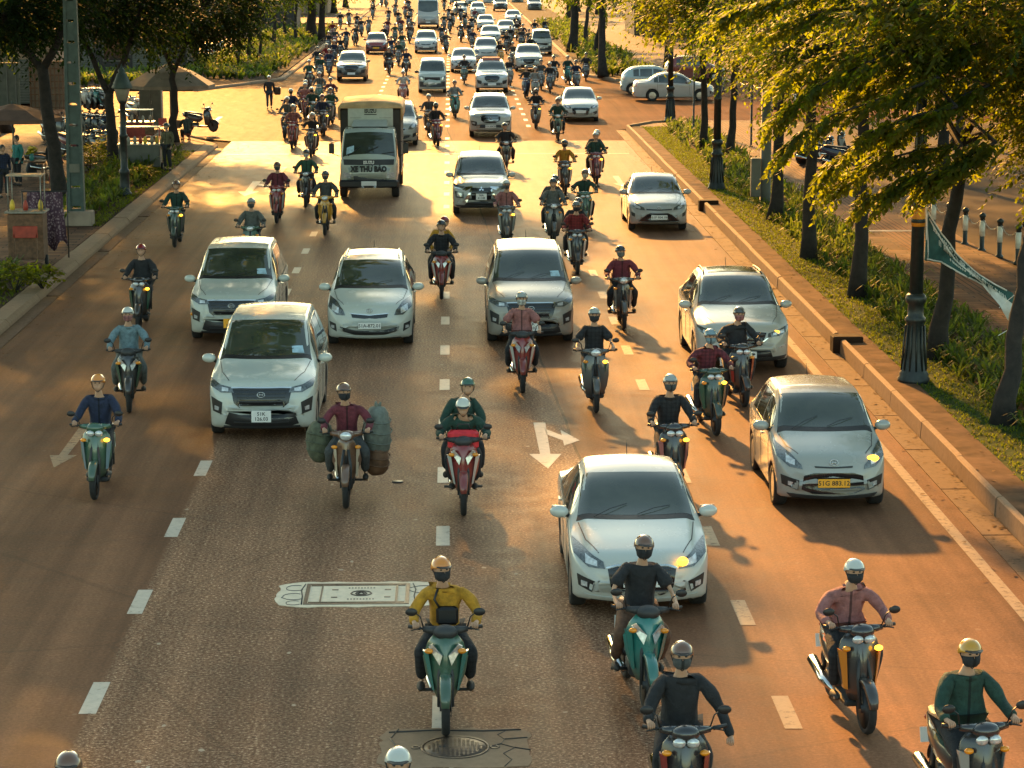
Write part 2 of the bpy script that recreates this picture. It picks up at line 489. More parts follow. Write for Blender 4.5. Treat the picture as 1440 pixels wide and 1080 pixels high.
def make_car(name, label, cat, P):
    c = Car(P); root = thing(name, label, cat)
    hw, L = c.hw, c.L
    col = P.get('color', (.70, .71, .69))
    link('body', c.body(), root, color=col)
    yc, yw, yr, yt = P['yc'], P['yw'], P['yr'], P['yt']
    # windshield
    mb = MB(); xb, xt = P.get('xb', .82) * hw, P.get('xt', .66) * hw
    us = [i / 8 - 1 for i in range(17)]
    c.patch(mb, 'top', [(u * xt, yw - .02 + .07 * u * u) for u in us], [(u * xb, yc + .03 + .16 * u * u) for u in us], .007, 20, 8)
    ws = mb.build('windshield', 'car_glass', root)
    mb = MB()     # black band at the foot of the glass with the wipers
    c.patch(mb, 'top', [(u * xb * 1.0, yc + .03 + .16 * u * u) for u in us], [(u * xb * 1.03, yc - .07 + .17 * u * u) for u in us], .005, 20, 1)
    mb.build('cowl', 'black', root)
    mb = MB()
    for a in (-.62, .02):
        pa, pb = c.hit('top', a * hw, yc + .02)[0], c.hit('top', (a + .50) * hw, yc + .22)[0]
        mb.path([pa + Vector((0, 0, .02)), (pa + pb) / 2 + Vector((0, 0, .045)), pb + Vector((0, 0, .025))], .0045, 4)
    mb.build('wiper', 'black', ws)
    if P.get('sticker'):
        mb = MB(); c.patch(mb, 'top', [(.48 * hw, yc + .28), (.68 * hw, yc + .31)], [(.50 * hw, yc + .14), (.72 * hw, yc + .17)], .010, 3, 2)
        mb.build('sticker', 'mask_blue', ws)
    # back glass
    mb = MB()
    if P.get('hatch', True):
        z1, z0 = c.top(yr) - .10, c.belt(L) + .04
        c.patch(mb, 'rear', [(u * hw * .60, z1) for u in us], [(u * hw * .74, z0) for u in us], .006, 12, 5)
    else:
        c.patch(mb, 'top', [(u * hw * .76, yt - .14 * u * u) for u in us], [(u * hw * .60, yr + .08) for u in us], .006, 14, 6)
    mb.build('rear_window', 'car_glass', root)
    # side windows
    yws = P['win']
    for sx in (-1, 1):
        for a, b in yws:
            n = 8; tp, bt = [], []
            for i in range(n + 1):
                y = a + (b - a) * i / n; z0 = c.belt(y) + .035
                if a < yw + .3 and i == 0: tp.append((y, z0 + .03))
                else: tp.append((y, max(c.top(y) - P.get('rail', .155), z0 + .03)))
                bt.append((y, z0))
            mb = MB(); c.patch(mb, 'side', tp, bt, .005, 12, 4, sx=sx); mb.build('side_window', 'car_glass', root)
        mb = MB()
        for y in P['seams']:
            c.strip(mb, 'side', [(y, c.belt(y)), (y - .02, .6), (y - .05, c.zb + .14)], .012, sx=sx)
        c.strip(mb, 'side', [(yws[0][0] + .05, c.belt(yws[0][0]) + .02), (yws[-1][1], c.belt(yws[-1][1]) + .02)], .028, .006, sx=sx, n=16)
        mb.build('door_seams', 'black', root)
        for y in P['handles']:
            p, n = c.hit('side', y, c.belt(y) - .12, sx)
            mb = MB(); mb.box((p.x + sx * .015, y, p.z), (.03, .19, .03), bev=.01); mb.build('door_handle', P.get('handle_mat', 'paint'), root, color=col)
        # mirror
        my = yc + P.get('my', .42); p, n = c.hit('side', my, c.belt(my) + .05, sx)
        mb = MB(); X = Matrix.Translation((p.x + sx * .13, my - .02, p.z + .05)) @ Matrix.Rotation(sx * .18, 4, 'Z')
        mb.ball((0, 0, 0), (.125, .085, .082), n=14, m=8, X=X)
        mb.path([(p.x - sx * .02, my, p.z - .02), (p.x + sx * .08, my, p.z + .02)], .028, 6, mi=1)
        mr = mb.build('mirror', [P.get('mirror_mat', 'paint'), 'black'], root, color=col)
        mb = MB(); mb.box((p.x + sx * .13, my + .064, p.z + .05), (.19, .006, .12), rz=sx * .18); mb.build('mirror_glass', 'chrome', mr)
    # hood shut lines and creases
    mb = MB()
    for sx in (-1, 1):
        c.strip(mb, 'top', [(sx * hw * .60, P.get('hy', .28)), (sx * hw * .76, yc * .5 + .1), (sx * hw * .84, yc + .05)], .011, .003)
    mb.build('hood_seam', 'black', root)
    # face
    def mp(pts): return [(x * hw, z) for x, z in pts]
    for nm, mtl, kind, tp, bt, off in P['face']:
        if kind == 'c':
            t2 = [(-x, z) for x, z in reversed(tp)] + [q for q in tp if q[0] != 0 or True][(1 if tp[0][0] == 0 else 0):]
            b2 = [(-x, z) for x, z in reversed(bt)] + bt[(1 if bt[0][0] == 0 else 0):]
            mb = MB(); c.patch(mb, 'front', mp(t2), mp(b2), off, 22, 4); mb.build(nm, mtl, root, color=col)
        else:
            for sx in (-1, 1):
                a, b = [(sx * x, z) for x, z in tp], [(sx * x, z) for x, z in bt]
                if sx < 0: a, b = a[::-1], b[::-1]
                mb = MB(); c.patch(mb, 'front', mp(a), mp(b), off, 10, 4); mb.build(nm, mtl, root, color=col)
    # tail lamps, rear plate
    for sx in (-1, 1):
        zt = c.belt(L) - .03
        mb = MB(); a = [(sx * .72 * hw, zt), (sx * .93 * hw, zt + .02)]; b = [(sx * .76 * hw, zt - .20), (sx * .93 * hw, zt - .16)]
        if sx > 0: a, b = a[::-1], b[::-1]
        c.patch(mb, 'rear', a, b, .008, 6, 4); mb.build('tail_lamp', 'red_lamp', root)
    plate(root, c, P.get('plate_z', .5), P.get('pw', .47), P.get('ph', .13), P.get('plate'), P.get('yellow', False))
    for sx in (-1, 1):
        for ay in c.axles: wheel_parts(root, sx * (hw - .115), ay, P['wr'], sx=sx, hub=P.get('hub', 'alloy'))
    if P.get('rails'):
        for sx in (-1, 1):
            pts = [c.hit('top', sx * c.wt(y) * hw * .88, y)[0] + Vector((0, 0, .03 if 0 < i < 8 else -.005)) for i, y in enumerate([yw + .15 + (yr - yw - .3) * q / 8 for q in range(9)])]
            MB().path(pts, .016, 6).build('roof_rail', P['rails'], root)
    if P.get('sunroof'):
        a, b = P['sunroof']; mb = MB(); c.patch(mb, 'top', [(-.5 * hw, b), (.5 * hw, b)], [(-.54 * hw, a), (.54 * hw, a)], .006, 8, 5); mb.build('sunroof', 'gloss_black', root)
    mb = MB(); p, n = c.hit('top', 0, yr - .25); mb.path([p, p + Vector((0, .12, .16))], .006, 5); mb.build('antenna', 'black', root)
    if P.get('emblem'):
        p, n = c.hit('front', 0, P['emblem']); mb = MB()
        X = Matrix.Translation(p + n * .022) @ n.to_track_quat('Z', 'Y').to_matrix().to_4x4()
        k = P.get('emblem_kind', 'oval')
        if k == 'oval':
            ring_ = [(.062 * math.cos(q * PI / 10), .045 * math.sin(q * PI / 10), 0) for q in range(21)]
            mb.path([tuple(X @ Vector(q)) for q in ring_], .006, 6, caps=False)
            mb.path([tuple(X @ Vector(q)) for q in ((-.03, -.03, 0), (-.02, .03, 0))], .006, 5).path([tuple(X @ Vector(q)) for q in ((.02, -.03, 0), (.03, .03, 0))], .006, 5).path([tuple(X @ Vector(q)) for q in ((-.025, 0, 0), (.025, 0, 0))], .006, 5)
        elif k == 'three':
            for q in range(3):
                a = PI / 2 + q * 2 * PI / 3; r = Matrix.Rotation(a - PI / 2, 4, 'Z')
                mb.add([(0, .0, .004), (.028, .045, .004), (0, .09, .004), (-.028, .045, .004)], [(0, 1, 2, 3)], X=X @ r)
        else:
            ring_ = [(.06 * math.cos(q * PI / 10), .04 * math.sin(q * PI / 10), 0) for q in range(21)]
            mb.path([tuple(X @ Vector(q)) for q in ring_], .007, 6, caps=False); mb.path([tuple(X @ Vector(q)) for q in ((-.055, .0, 0), (0, .015, 0), (.055, .0, 0))], .006, 5)
        mb.build('emblem', 'chrome', root)
    return root

WHITE = (.47, .50, .45); SILVER = (.46, .47, .45)
def slats(z0, z1, n, x0, x1, mtl='chrome', h=.010, off=.014, nm='grille_bar'):
    return [(nm, mtl, 'c', [(0, z0 + (z1 - z0) * (i + .5) / n + h), (x0 + (x1 - x0) * (i + .5) / n, z0 + (z1 - z0) * (i + .5) / n + h)], [(0, z0 + (z1 - z0) * (i + .5) / n - h), (x0 + (x1 - x0) * (i + .5) / n, z0 + (z1 - z0) * (i + .5) / n - h)], off) for i in range(n)]
STY = {}
# tall people carrier with a wide dark grille running into slim lamps
STY['carrier'] = dict(L=4.7, W=1.83, wr=.335, ax=(.86, 3.62), yc=1.12, yw=1.98, yr=4.0, yt=4.5, nose=.20, zc=.55,
    top=[(0, .80), (.12, .98), (.35, 1.07), (1.05, 1.19), (1.2, 1.235), (1.98, 1.69), (2.4, 1.755), (3.3, 1.76), (4.05, 1.70), (4.4, 1.45), (4.62, 1.1), (4.7, 1.0)],
    wt=[(0, .80), (1.0, .82), (1.2, .80), (2.0, .68), (4.1, .66), (4.7, .70)], belt=[(0, .86), (.9, 1.0), (1.6, 1.05), (4.7, 1.10)],
    win=[(1.48, 2.42), (2.49, 3.35), (3.43, 4.12)], seams=[1.42, 2.46, 3.40], handles=[2.25, 3.2],
    plate_z=.44, ph=.2, pw=.33, plate='51K\n126.03', emblem=.80, emblem_kind='oval', sticker=True, face=[
        ('grille', 'gloss_black', 'c', [(0, .92), (.40, .92), (.56, .90)], [(0, .56), (.36, .56), (.50, .66)], .008),
        *slats(.60, .91, 5, .38, .50, 'dark_plastic', .010),
        ('grille_trim', 'chrome', 'c', [(0, .925), (.40, .925), (.56, .915)], [(0, .905), (.38, .905), (.54, .895)], .014),
        ('headlight', 'lamp_dark', 's', [(.53, .91), (.75, .94), (.96, 1.0)], [(.50, .83), (.74, .82), (.93, .90)], .012),
        ('headlight_lens', 'lamp_glass', 's', [(.60, .895), (.72, .91)], [(.60, .845), (.72, .845)], .020),
        ('bumper_bar', 'paint', 'c', [(0, .565), (.45, .565), (.62, .60)], [(0, .52), (.42, .52), (.60, .52)], .020),
        ('bumper_intake', 'black', 'c', [(0, .46), (.40, .46), (.60, .50)], [(0, .26), (.50, .26), (.68, .30)], .008),
        ('intake_bar', 'dark_plastic', 'c', [(0, .345), (.5, .35)], [(0, .325), (.5, .33)], .016),
        ('fog_lamp', 'black', 's', [(.72, .66), (.93, .74)], [(.74, .46), (.90, .50)], .008),
        ('fog_lens', 'lamp_glass', 's', [(.78, .58), (.86, .60)], [(.79, .52), (.86, .53)], .016),
        ('lower_lip', 'dark_plastic', 'c', [(0, .265), (.70, .27)], [(0, .235), (.70, .24)], .012)])
# rounded compact people carrier, teardrop lamps and a thin grille
STY['compact'] = dict(L=4.5, W=1.80, wr=.325, ax=(.86, 3.55), yc=1.02, yw=1.86, yr=3.75, yt=4.3, nose=.26, zc=.50, bow=.30,
    top=[(0, .72), (.12, .90), (.35, .99), (.95, 1.12), (1.1, 1.17), (1.86, 1.57), (2.3, 1.63), (3.1, 1.63), (3.8, 1.56), (4.2, 1.32), (4.42, 1.02), (4.5, .9)],
    wt=[(0, .74), (.9, .80), (1.1, .79), (1.9, .67), (3.8, .63), (4.5, .68)], belt=[(0, .80), (.9, .95), (1.6, 1.0), (4.5, 1.06)],
    win=[(1.40, 2.26), (2.33, 3.12), (3.2, 3.75)], seams=[1.34, 2.30, 3.16], handles=[2.08, 2.98],
    plate_z=.50, plate='51A-872.01', emblem=.80, emblem_kind='oval', sticker=False, rails='alloy', face=[
        ('grille', 'gloss_black', 'c', [(0, .705), (.10, .715), (.42, .735)], [(0, .655), (.12, .645), (.40, .665)], .008),
        ('grille_trim', 'chrome', 'c', [(0, .720), (.10, .730), (.44, .75)], [(0, .707), (.10, .717), (.43, .737)], .014),
        ('headlight', 'lamp_dark', 's', [(.60, .80), (.74, .94), (.93, 1.0)], [(.56, .70), (.76, .70), (.95, .84)], .012),
        ('headlight_lens', 'lamp_glass', 's', [(.70, .84), (.86, .89)], [(.71, .73), (.87, .78)], .020),
        ('bumper_intake', 'black', 'c', [(0, .40), (.35, .40), (.68, .47)], [(0, .31), (.35, .31), (.60, .37)], .008),
        ('fog_lamp', 'black', 's', [(.78, .52), (.93, .56)], [(.76, .36), (.90, .42)], .008),
        ('fog_lens', 'lamp_glass', 's', [(.81, .48), (.88, .49)], [(.81, .42), (.88, .43)], .016),
        ('lower_lip', 'paint', 'c', [(0, .27), (.72, .30)], [(0, .235), (.70, .26)], .014)])
# crossover with a broad dark grille, dark lower edge
STY['crossover'] = dict(L=4.55, W=1.85, wr=.35, ax=(.90, 3.60), yc=1.28, yw=2.08, yr=3.75, yt=4.35, nose=.28, zc=.55, bow=.30, zb=.24,
    top=[(0, .84), (.12, .98), (.35, 1.04), (1.15, 1.16), (1.32, 1.20), (2.08, 1.62), (2.5, 1.68), (3.1, 1.67), (3.8, 1.57), (4.25, 1.30), (4.48, 1.04), (4.55, .9)],
    wt=[(0, .76), (1.1, .82), (1.3, .80), (2.1, .66), (3.8, .62), (4.55, .68)], belt=[(0, .88), (.9, 1.0), (1.7, 1.03), (4.55, 1.12)],
    win=[(1.65, 2.45), (2.52, 3.3), (3.38, 3.75)], seams=[1.56, 2.48, 3.34], handles=[2.25, 3.12], sunroof=(2.30, 3.1), rails='black',
    plate_z=.40, plate=None, emblem=.74, emblem_kind='wing', face=[
        ('grille', 'gloss_black', 'c', [(0, .84), (.30, .84), (.46, .82)], [(0, .54), (.22, .56), (.40, .68)], .008),
        *slats(.58, .82, 4, .28, .42, 'dark_plastic', .007),
        ('grille_trim', 'chrome', 'c', [(0, .545), (.22, .565), (.46, .72)], [(0, .52), (.24, .545), (.50, .72)], .014),
        ('headlight', 'lamp_dark', 's', [(.50, .81), (.74, .86), (.96, .93)], [(.48, .73), (.74, .74), (.93, .82)], .012),
        ('headlight_lens', 'lamp_glass', 's', [(.60, .81), (.84, .86)], [(.60, .765), (.84, .80)], .020),
        ('bumper_intake', 'black', 'c', [(0, .46), (.55, .48)], [(0, .33), (.60, .35)], .008),
        ('fog_lens', 'lamp_glass', 's', [(.74, .54), (.90, .56)], [(.74, .51), (.89, .53)], .012),
        ('lower_lip', 'dark_plastic', 'c', [(0, .32), (.92, .36)], [(0, .265), (.86, .29)], .012)])
# small hatchback
STY['hatch'] = dict(L=3.8, W=1.66, wr=.30, ax=(.74, 3.16), yc=.90, yw=1.58, yr=3.15, yt=3.6, nose=.24, zc=.48, bow=.26,
    top=[(0, .68), (.12, .84), (.30, .92), (.82, 1.05), (.95, 1.09), (1.58, 1.44), (1.95, 1.50), (2.7, 1.49), (3.2, 1.42), (3.55, 1.2), (3.75, .95), (3.8, .85)],
    wt=[(0, .76), (.8, .81), (1.0, .80), (1.6, .68), (3.2, .64), (3.8, .70)], belt=[(0, .76), (.8, .90), (1.4, .95), (3.8, 1.0)],
    win=[(1.20, 1.98), (2.05, 2.72), (2.79, 3.1)], seams=[1.14, 2.02, 2.74], handles=[1.82, 2.58],
    plate_z=.47, plate='51G 883.12', yellow=True, emblem=.76, emblem_kind='oval', face=[
        ('grille', 'gloss_black', 'c', [(0, .62), (.34, .62), (.52, .57)], [(0, .31), (.36, .31), (.56, .37)], .008),
        ('upper_slit', 'black', 'c', [(0, .705), (.34, .715)], [(0, .685), (.33, .690)], .008),
        ('headlight', 'lamp_dark', 's', [(.56, .72), (.72, .85), (.94, .95)], [(.54, .66), (.76, .68), (.95, .80)], .012),
        ('headlight_lens', 'lamp_glass', 's', [(.66, .78), (.80, .84)], [(.67, .71), (.81, .74)], .020),
        ('fog_lamp', 'black', 's', [(.60, .50), (.90, .56)], [(.62, .36), (.88, .42)], .008),
        ('fog_lens', 'lamp_glass', 's', [(.70, .47), (.78, .48)], [(.70, .41), (.78, .42)], .016),
        ('lower_lip', 'dark_plastic', 'c', [(0, .27), (.80, .30)], [(0, .225), (.74, .25)], .014)])
# sedan with a large hexagonal grille
STY['sedan'] = dict(L=4.45, W=1.75, wr=.31, ax=(.84, 3.42), yc=1.12, yw=1.92, yr=3.05, yt=3.72, nose=.28, zc=.48, hatch=False, bow=.30,
    top=[(0, .66), (.12, .80), (.35, .88), (1.0, 1.0), (1.15, 1.03), (1.92, 1.41), (2.3, 1.475), (2.75, 1.46), (3.1, 1.38), (3.75, 1.08), (4.2, 1.05), (4.38, .98), (4.45, .85)],
    wt=[(0, .74), (1.0, .81), (1.15, .79), (1.95, .66), (3.05, .62), (3.8, .78), (4.45, .8)], belt=[(0, .74), (.9, .87), (1.6, .92), (3.6, .98), (4.45, .96)],
    win=[(1.52, 2.30), (2.37, 3.08), (3.12, 3.34)], seams=[1.44, 2.33, 3.16], handles=[2.12, 2.98], rail=.13,
    plate_z=.50, plate='51H-236.75', emblem=.73, emblem_kind='oval', face=[
        ('grille', 'gloss_black', 'c', [(0, .68), (.34, .68), (.48, .64)], [(0, .33), (.30, .33), (.44, .42)], .008),
        *slats(.36, .66, 6, .36, .42, 'dark_plastic', .006),
        ('grille_trim', 'chrome', 'c', [(0, .70), (.36, .70), (.51, .66)], [(0, .685), (.35, .685), (.49, .645)], .014),
        ('headlight', 'lamp_dark', 's', [(.54, .72), (.74, .80), (.95, .88)], [(.52, .64), (.74, .64), (.94, .76)], .012),
        ('headlight_lens', 'lamp_glass', 's', [(.62, .72), (.78, .77)], [(.62, .66), (.78, .68)], .020),
        ('fog_lamp', 'black', 's', [(.66, .48), (.90, .54)], [(.70, .34), (.88, .40)], .008),
        ('fog_lens', 'lamp_glass', 's', [(.76, .46), (.84, .47)], [(.76, .40), (.84, .41)], .016),
        ('lower_lip', 'paint', 'c', [(0, .28), (.80, .31)], [(0, .23), (.74, .26)], .014)])
# sedan with a low wide trapezoid intake
STY['low_sedan'] = dict(STY['sedan'], W=1.73, L=4.42, plate_z=.44, plate='51F 904.18', emblem=.70, emblem_kind='wing', face=[
        ('grille', 'gloss_black', 'c', [(0, .56), (.30, .56), (.42, .52)], [(0, .31), (.56, .31), (.70, .32)], .008),
        ('upper_slit', 'black', 'c', [(0, .665), (.44, .68)], [(0, .635), (.42, .645)], .008),
        ('headlight', 'lamp_dark', 's', [(.50, .71), (.74, .80), (.95, .90)], [(.48, .64), (.74, .66), (.94, .78)], .012),
        ('headlight_lens', 'lamp_glass', 's', [(.62, .72), (.80, .79)], [(.62, .67), (.80, .70)], .020),
        ('fog_lamp', 'black', 's', [(.80, .54), (.92, .58)], [(.80, .44), (.90, .47)], .008),
        ('lower_lip', 'chrome', 'c', [(0, .30), (.66, .30)], [(0, .275), (.64, .275)], .016)])
# people carrier with low lamps and bright X-shaped bars
STY['cross_carrier'] = dict(L=4.5, W=1.78, wr=.335, ax=(.84, 3.58), yc=1.12, yw=1.95, yr=3.85, yt=4.3, nose=.20, zc=.55, zb=.24,
    top=[(0, .84), (.12, 1.0), (.35, 1.06), (1.05, 1.16), (1.2, 1.20), (1.95, 1.62), (2.4, 1.70), (3.2, 1.70), (3.9, 1.63), (4.25, 1.4), (4.43, 1.08), (4.5, 1.0)],
    wt=[(0, .80), (1.0, .82), (1.2, .80), (2.0, .68), (3.9, .65), (4.5, .70)], belt=[(0, .88), (.9, .99), (1.6, 1.03), (4.5, 1.08)],
    win=[(1.46, 2.35), (2.42, 3.25), (3.33, 3.95)], seams=[1.40, 2.39, 3.30], handles=[2.18, 3.1],
    plate_z=.60, pw=.33, ph=.2, plate='50A\n413.88', emblem=.83, emblem_kind='three', face=[
        ('grille', 'gloss_black', 'c', [(0, .86), (.36, .88)], [(0, .52), (.34, .52)], .008),
        *slats(.60, .84, 3, .36, .36, 'dark_plastic', .010),
        ('grille_bar', 'chrome', 's', [(.30, .92), (.52, .90), (.92, .93)], [(.30, .88), (.54, .78), (.92, .86)], .012),
        ('cross_bar', 'chrome', 's', [(.36, .84), (.44, .70), (.60, .50)], [(.32, .80), (.38, .66), (.50, .42)], .018),
        ('position_lamp', 'lamp_dark', 's', [(.58, .895), (.94, .96)], [(.62, .84), (.94, .89)], .016),
        ('headlight', 'lamp_dark', 's', [(.62, .74), (.92, .76)], [(.60, .54), (.88, .56)], .012),
        ('headlight_lens', 'lamp_glass', 's', [(.68, .70), (.84, .72)], [(.68, .59), (.84, .60)], .020),
        ('bumper_intake', 'black', 'c', [(0, .46), (.50, .42)], [(0, .33), (.60, .33)], .008),
        ('fog_lens', 'lamp_glass', 's', [(.74, .44), (.84, .45)], [(.74, .38), (.84, .39)], .012),
        ('lower_lip', 'dark_plastic', 'c', [(0, .32), (.90, .34)], [(0, .26), (.84, .29)], .014)])
# sport utility with a tall chrome-edged grille
STY['utility'] = dict(L=4.6, W=1.86, wr=.36, ax=(.90, 3.62), yc=1.26, yw=2.02, yr=3.95, yt=4.4, nose=.22, zc=.58, zb=.26,
    top=[(0, .88), (.12, 1.04), (.35, 1.10), (1.15, 1.20), (1.32, 1.25), (2.02, 1.66), (2.45, 1.72), (3.3, 1.72), (4.0, 1.64), (4.35, 1.38), (4.53, 1.08), (4.6, 1.0)],
    wt=[(0, .78), (1.1, .82), (1.3, .80), (2.1, .68), (4.0, .66), (4.6, .70)], belt=[(0, .92), (.9, 1.04), (1.7, 1.08), (4.6, 1.14)],
    win=[(1.62, 2.46), (2.53, 3.38), (3.46, 4.0)], seams=[1.54, 2.50, 3.42], handles=[2.28, 3.2], rails='alloy',
    plate_z=.50, plate='51H 604.29', emblem=.84, emblem_kind='wing', face=[
        ('grille', 'gloss_black', 'c', [(0, .98), (.34, .98), (.46, .90)], [(0, .64), (.26, .64), (.44, .76)], .008),
        *slats(.66, .96, 5, .34, .40, 'chrome', .006),
        ('grille_trim', 'chrome', 'c', [(0, 1.005), (.36, 1.005), (.50, .92)], [(0, .985), (.35, .985), (.47, .91)], .014),
        ('headlight', 'lamp_glass', 's', [(.52, .94), (.74, .98), (.95, 1.03)], [(.50, .85), (.74, .86), (.93, .93)], .014),
        ('fog_lamp', 'black', 's', [(.64, .70), (.92, .74)], [(.62, .50), (.86, .54)], .008),
        ('fog_lens', 'lamp_glass', 's', [(.72, .66), (.84, .68)], [(.72, .58), (.84, .60)], .016),
        ('bumper_intake', 'black', 'c', [(0, .56), (.48, .56)], [(0, .44), (.52, .44)], .008),
        ('lower_lip', 'chrome', 'c', [(0, .36), (.66, .37)], [(0, .33), (.64, .34)], .014)])
# boxy microvan
STY['microvan'] = dict(L=3.9, W=1.62, wr=.29, ax=(.70, 2.95), yc=.34, yw=.98, yr=3.6, yt=3.8, nose=.10, tail=.10, zc=.60, np=3.6, bow=.16,
    top=[(0, .95), (.08, 1.08), (.30, 1.18), (.42, 1.26), (.98, 1.78), (1.25, 1.86), (2.5, 1.88), (3.6, 1.86), (3.82, 1.75), (3.9, 1.6)],
    wt=[(0, .84), (.4, .86), (1.0, .78), (3.6, .78), (3.9, .78)], belt=[(0, 1.02), (.5, 1.08), (3.9, 1.1)], xb=.84, xt=.76,
    win=[(.72, 1.50), (1.58, 2.62), (2.7, 3.55)], seams=[.66, 1.54, 2.66], handles=[1.40, 1.75], my=.25, hy=.12, handle_mat='black', mirror_mat='black',
    plate_z=.56, plate='50LD 091.5', face=[
        ('grille', 'black', 'c', [(0, .90), (.56, .90)], [(0, .70), (.54, .70)], .008),
        ('headlight', 'lamp_dark', 's', [(.60, .93), (.90, .96)], [(.60, .72), (.86, .74)], .012),
        ('headlight_lens', 'lamp_glass', 's', [(.66, .90), (.82, .92)], [(.66, .76), (.82, .77)], .020),
        ('lower_bumper', 'dark_plastic', 'c', [(0, .66), (.90, .66)], [(0, .34), (.88, .36)], .014)])
# single-deck coach seen from the front
STY['coach'] = dict(L=8.0, W=2.2, wr=.45, ax=(1.3, 5.9), yc=.10, yw=.62, yr=7.7, yt=7.9, nose=.10, tail=.1, zc=1.0, np=4, bow=.10, zb=.35,
    top=[(0, 1.25), (.06, 1.5), (.12, 1.62), (.62, 2.78), (.9, 2.95), (4, 2.98), (7.8, 2.95), (8, 2.7)],
    wt=[(0, .92), (1.0, .90), (8, .90)], belt=[(0, 1.35), (1, 1.45), (8, 1.45)], xb=.88, xt=.86, rail=.35,
    win=[(.9, 2.4), (2.5, 4.1), (4.2, 5.8), (5.9, 7.4)], seams=[2.45, 5.85], handles=[2.2], my=.15, hy=.05,
    plate_z=.62, face=[
        ('grille', 'black', 'c', [(0, 1.02), (.40, 1.02)], [(0, .86), (.40, .86)], .008),
        ('headlight', 'lamp_glass', 's', [(.62, 1.02), (.90, 1.04)], [(.62, .84), (.90, .86)], .012),
        ('lower_bumper', 'dark_plastic', 'c', [(0, .54), (.94, .54)], [(0, .42), (.92, .42)], .014)])
for k_, f_ in (('carrier', 1.06), ('compact', 1.05), ('crossover', 1.04), ('hatch', 1.07), ('sedan', 1.05), ('low_sedan', 1.04), ('cross_carrier', 1.03), ('utility', 1.03)):
    P_ = STY[k_]; P_['top'] = [(y, z if y < .6 else z * (1 + (f_ - 1) * min(1, (y - .5) / .8))) for y, z in P_['top']]
    P_['wt'] = [(y, min(.86, w + (.065 if 1.5 < y < P_['L'] - .4 else .02))) for y, w in P_['wt']]; P_['belt'] = [(y, z * (1 + (f_ - 1) * .6)) for y, z in P_['belt']]; P_['xt'] = .72; P_['xb'] = .84
CARS = {}
def proto(style):
    if style not in CARS:
        P = STY[style]
        CARS[style] = make_car('car', 'x', 'car', P)
    return CARS[style]
USED = set()
LITE = ('door_handle', 'wiper', 'mirror_glass', 'antenna', 'emblem', 'grille_bar', 'intake_bar', 'fog_lens', 'hood_seam', 'plate_digits', 'tail_lamp', 'cowl', 'upper_slit')
def place_car(style, name, label, px, py, color=WHITE, cat='car', rz=0., group=None, lite=False, skip=(), at=None, front=True, edit=None):
    p = proto(style); L = STY[style]['L']
    r = dup(p, None, (LITE if lite else ()) + tuple(skip))
    r.name = name
    x, y = at if at else G(px, py)
    if front:      # the pixel is the foot of the front bumper; the thing turns about that point
        r.location = (x, y, 0)
    r.rotation_euler = (0, 0, rz)
    tag(r, label, cat, group)
    paint_all(r, {k: color for k in ('body', 'mirror', 'door_handle', 'bumper_bar', 'lower_lip')})
    return r
def drop(o):
    for c_ in list(o.children): drop(c_)
    bpy.data.objects.remove(o)
# ------------------------------------------------------------------ motorbikes
def arc_band(mb, cy, cz, r, a0, a1, w, n=10, mi=0, th=.012, x=0):
    """A mudguard: a curved band of width w about a wheel axis along x."""
    rings = []
    for i in range(n + 1):
        a = a0 + (a1 - a0) * i / n; ww = w * (1 - .35 * (2 * i / n - 1) ** 4)
        rings.append([(x + sx * ww / 2 * q, cy + (r + e) * math.cos(a), cz + (r + e) * math.sin(a)) for sx, q, e in ((-1, 1, -.03), (-1, .75, .006), (1, .75, .006), (1, 1, -.03), (1, .7, -.01), (-1, .7, -.01))])
    mb.loft(rings, mi)
def bike_wheel(root, y, r, w=.085):
    X = Matrix.Translation((0, y, r)) @ Matrix.Rotation(PI / 2, 4, 'Y')
    t = MB(); t.lathe([(r * .76, -w * .35), (r * .88, -w / 2), (r * .96, -w * .36), (r, 0), (r * .96, w * .36), (r * .88, w / 2), (r * .76, w * .35), (r * .76, -w * .35)], n=22, X=X)
    o = t.build('wheel', 'rubber', root)
    m = MB(); m.lathe([(r * .77, -w * .4), (r * .70, -w * .3), (r * .70, w * .3), (r * .77, w * .4)], n=22, X=X)
    m.lathe([(.045, -.06), (.045, .06)], n=10, X=X)
    for k in range(5):
        a = 2 * PI * k / 5; m.path([tuple(X @ Vector((.03 * math.cos(a), .03 * math.sin(a), 0))), tuple(X @ Vector((r * .73 * math.cos(a), r * .73 * math.sin(a), 0)))], .014, 5)
    m.lathe([(.10, .05), (.10, .058)], n=16, X=X)
    m.build('rim', 'dark_plastic', o)
def shield_loft(mb, secs, mi=0, n=7):
    """secs: (z, half width, front y, depth, sweep); a shell pointed forwards, hollow at the back."""
    rings = []
    for z, w, yf, d, sw in secs:
        r = [(w * math.sin(a), yf + sw * abs(math.sin(a)) ** 1.6, z) for a in [(-1 + 2 * i / (2 * n)) * PI / 2 for i in range(2 * n + 1)]]
        r += [(w * .82 * math.sin(a), yf + sw * abs(math.sin(a)) ** 1.6 * .9 + d * .35, z) for a in [(1 - 2 * i / (2 * n)) * PI / 2 for i in range(2 * n + 1)]]
        rings.append(r)
    mb.loft(rings, mi)
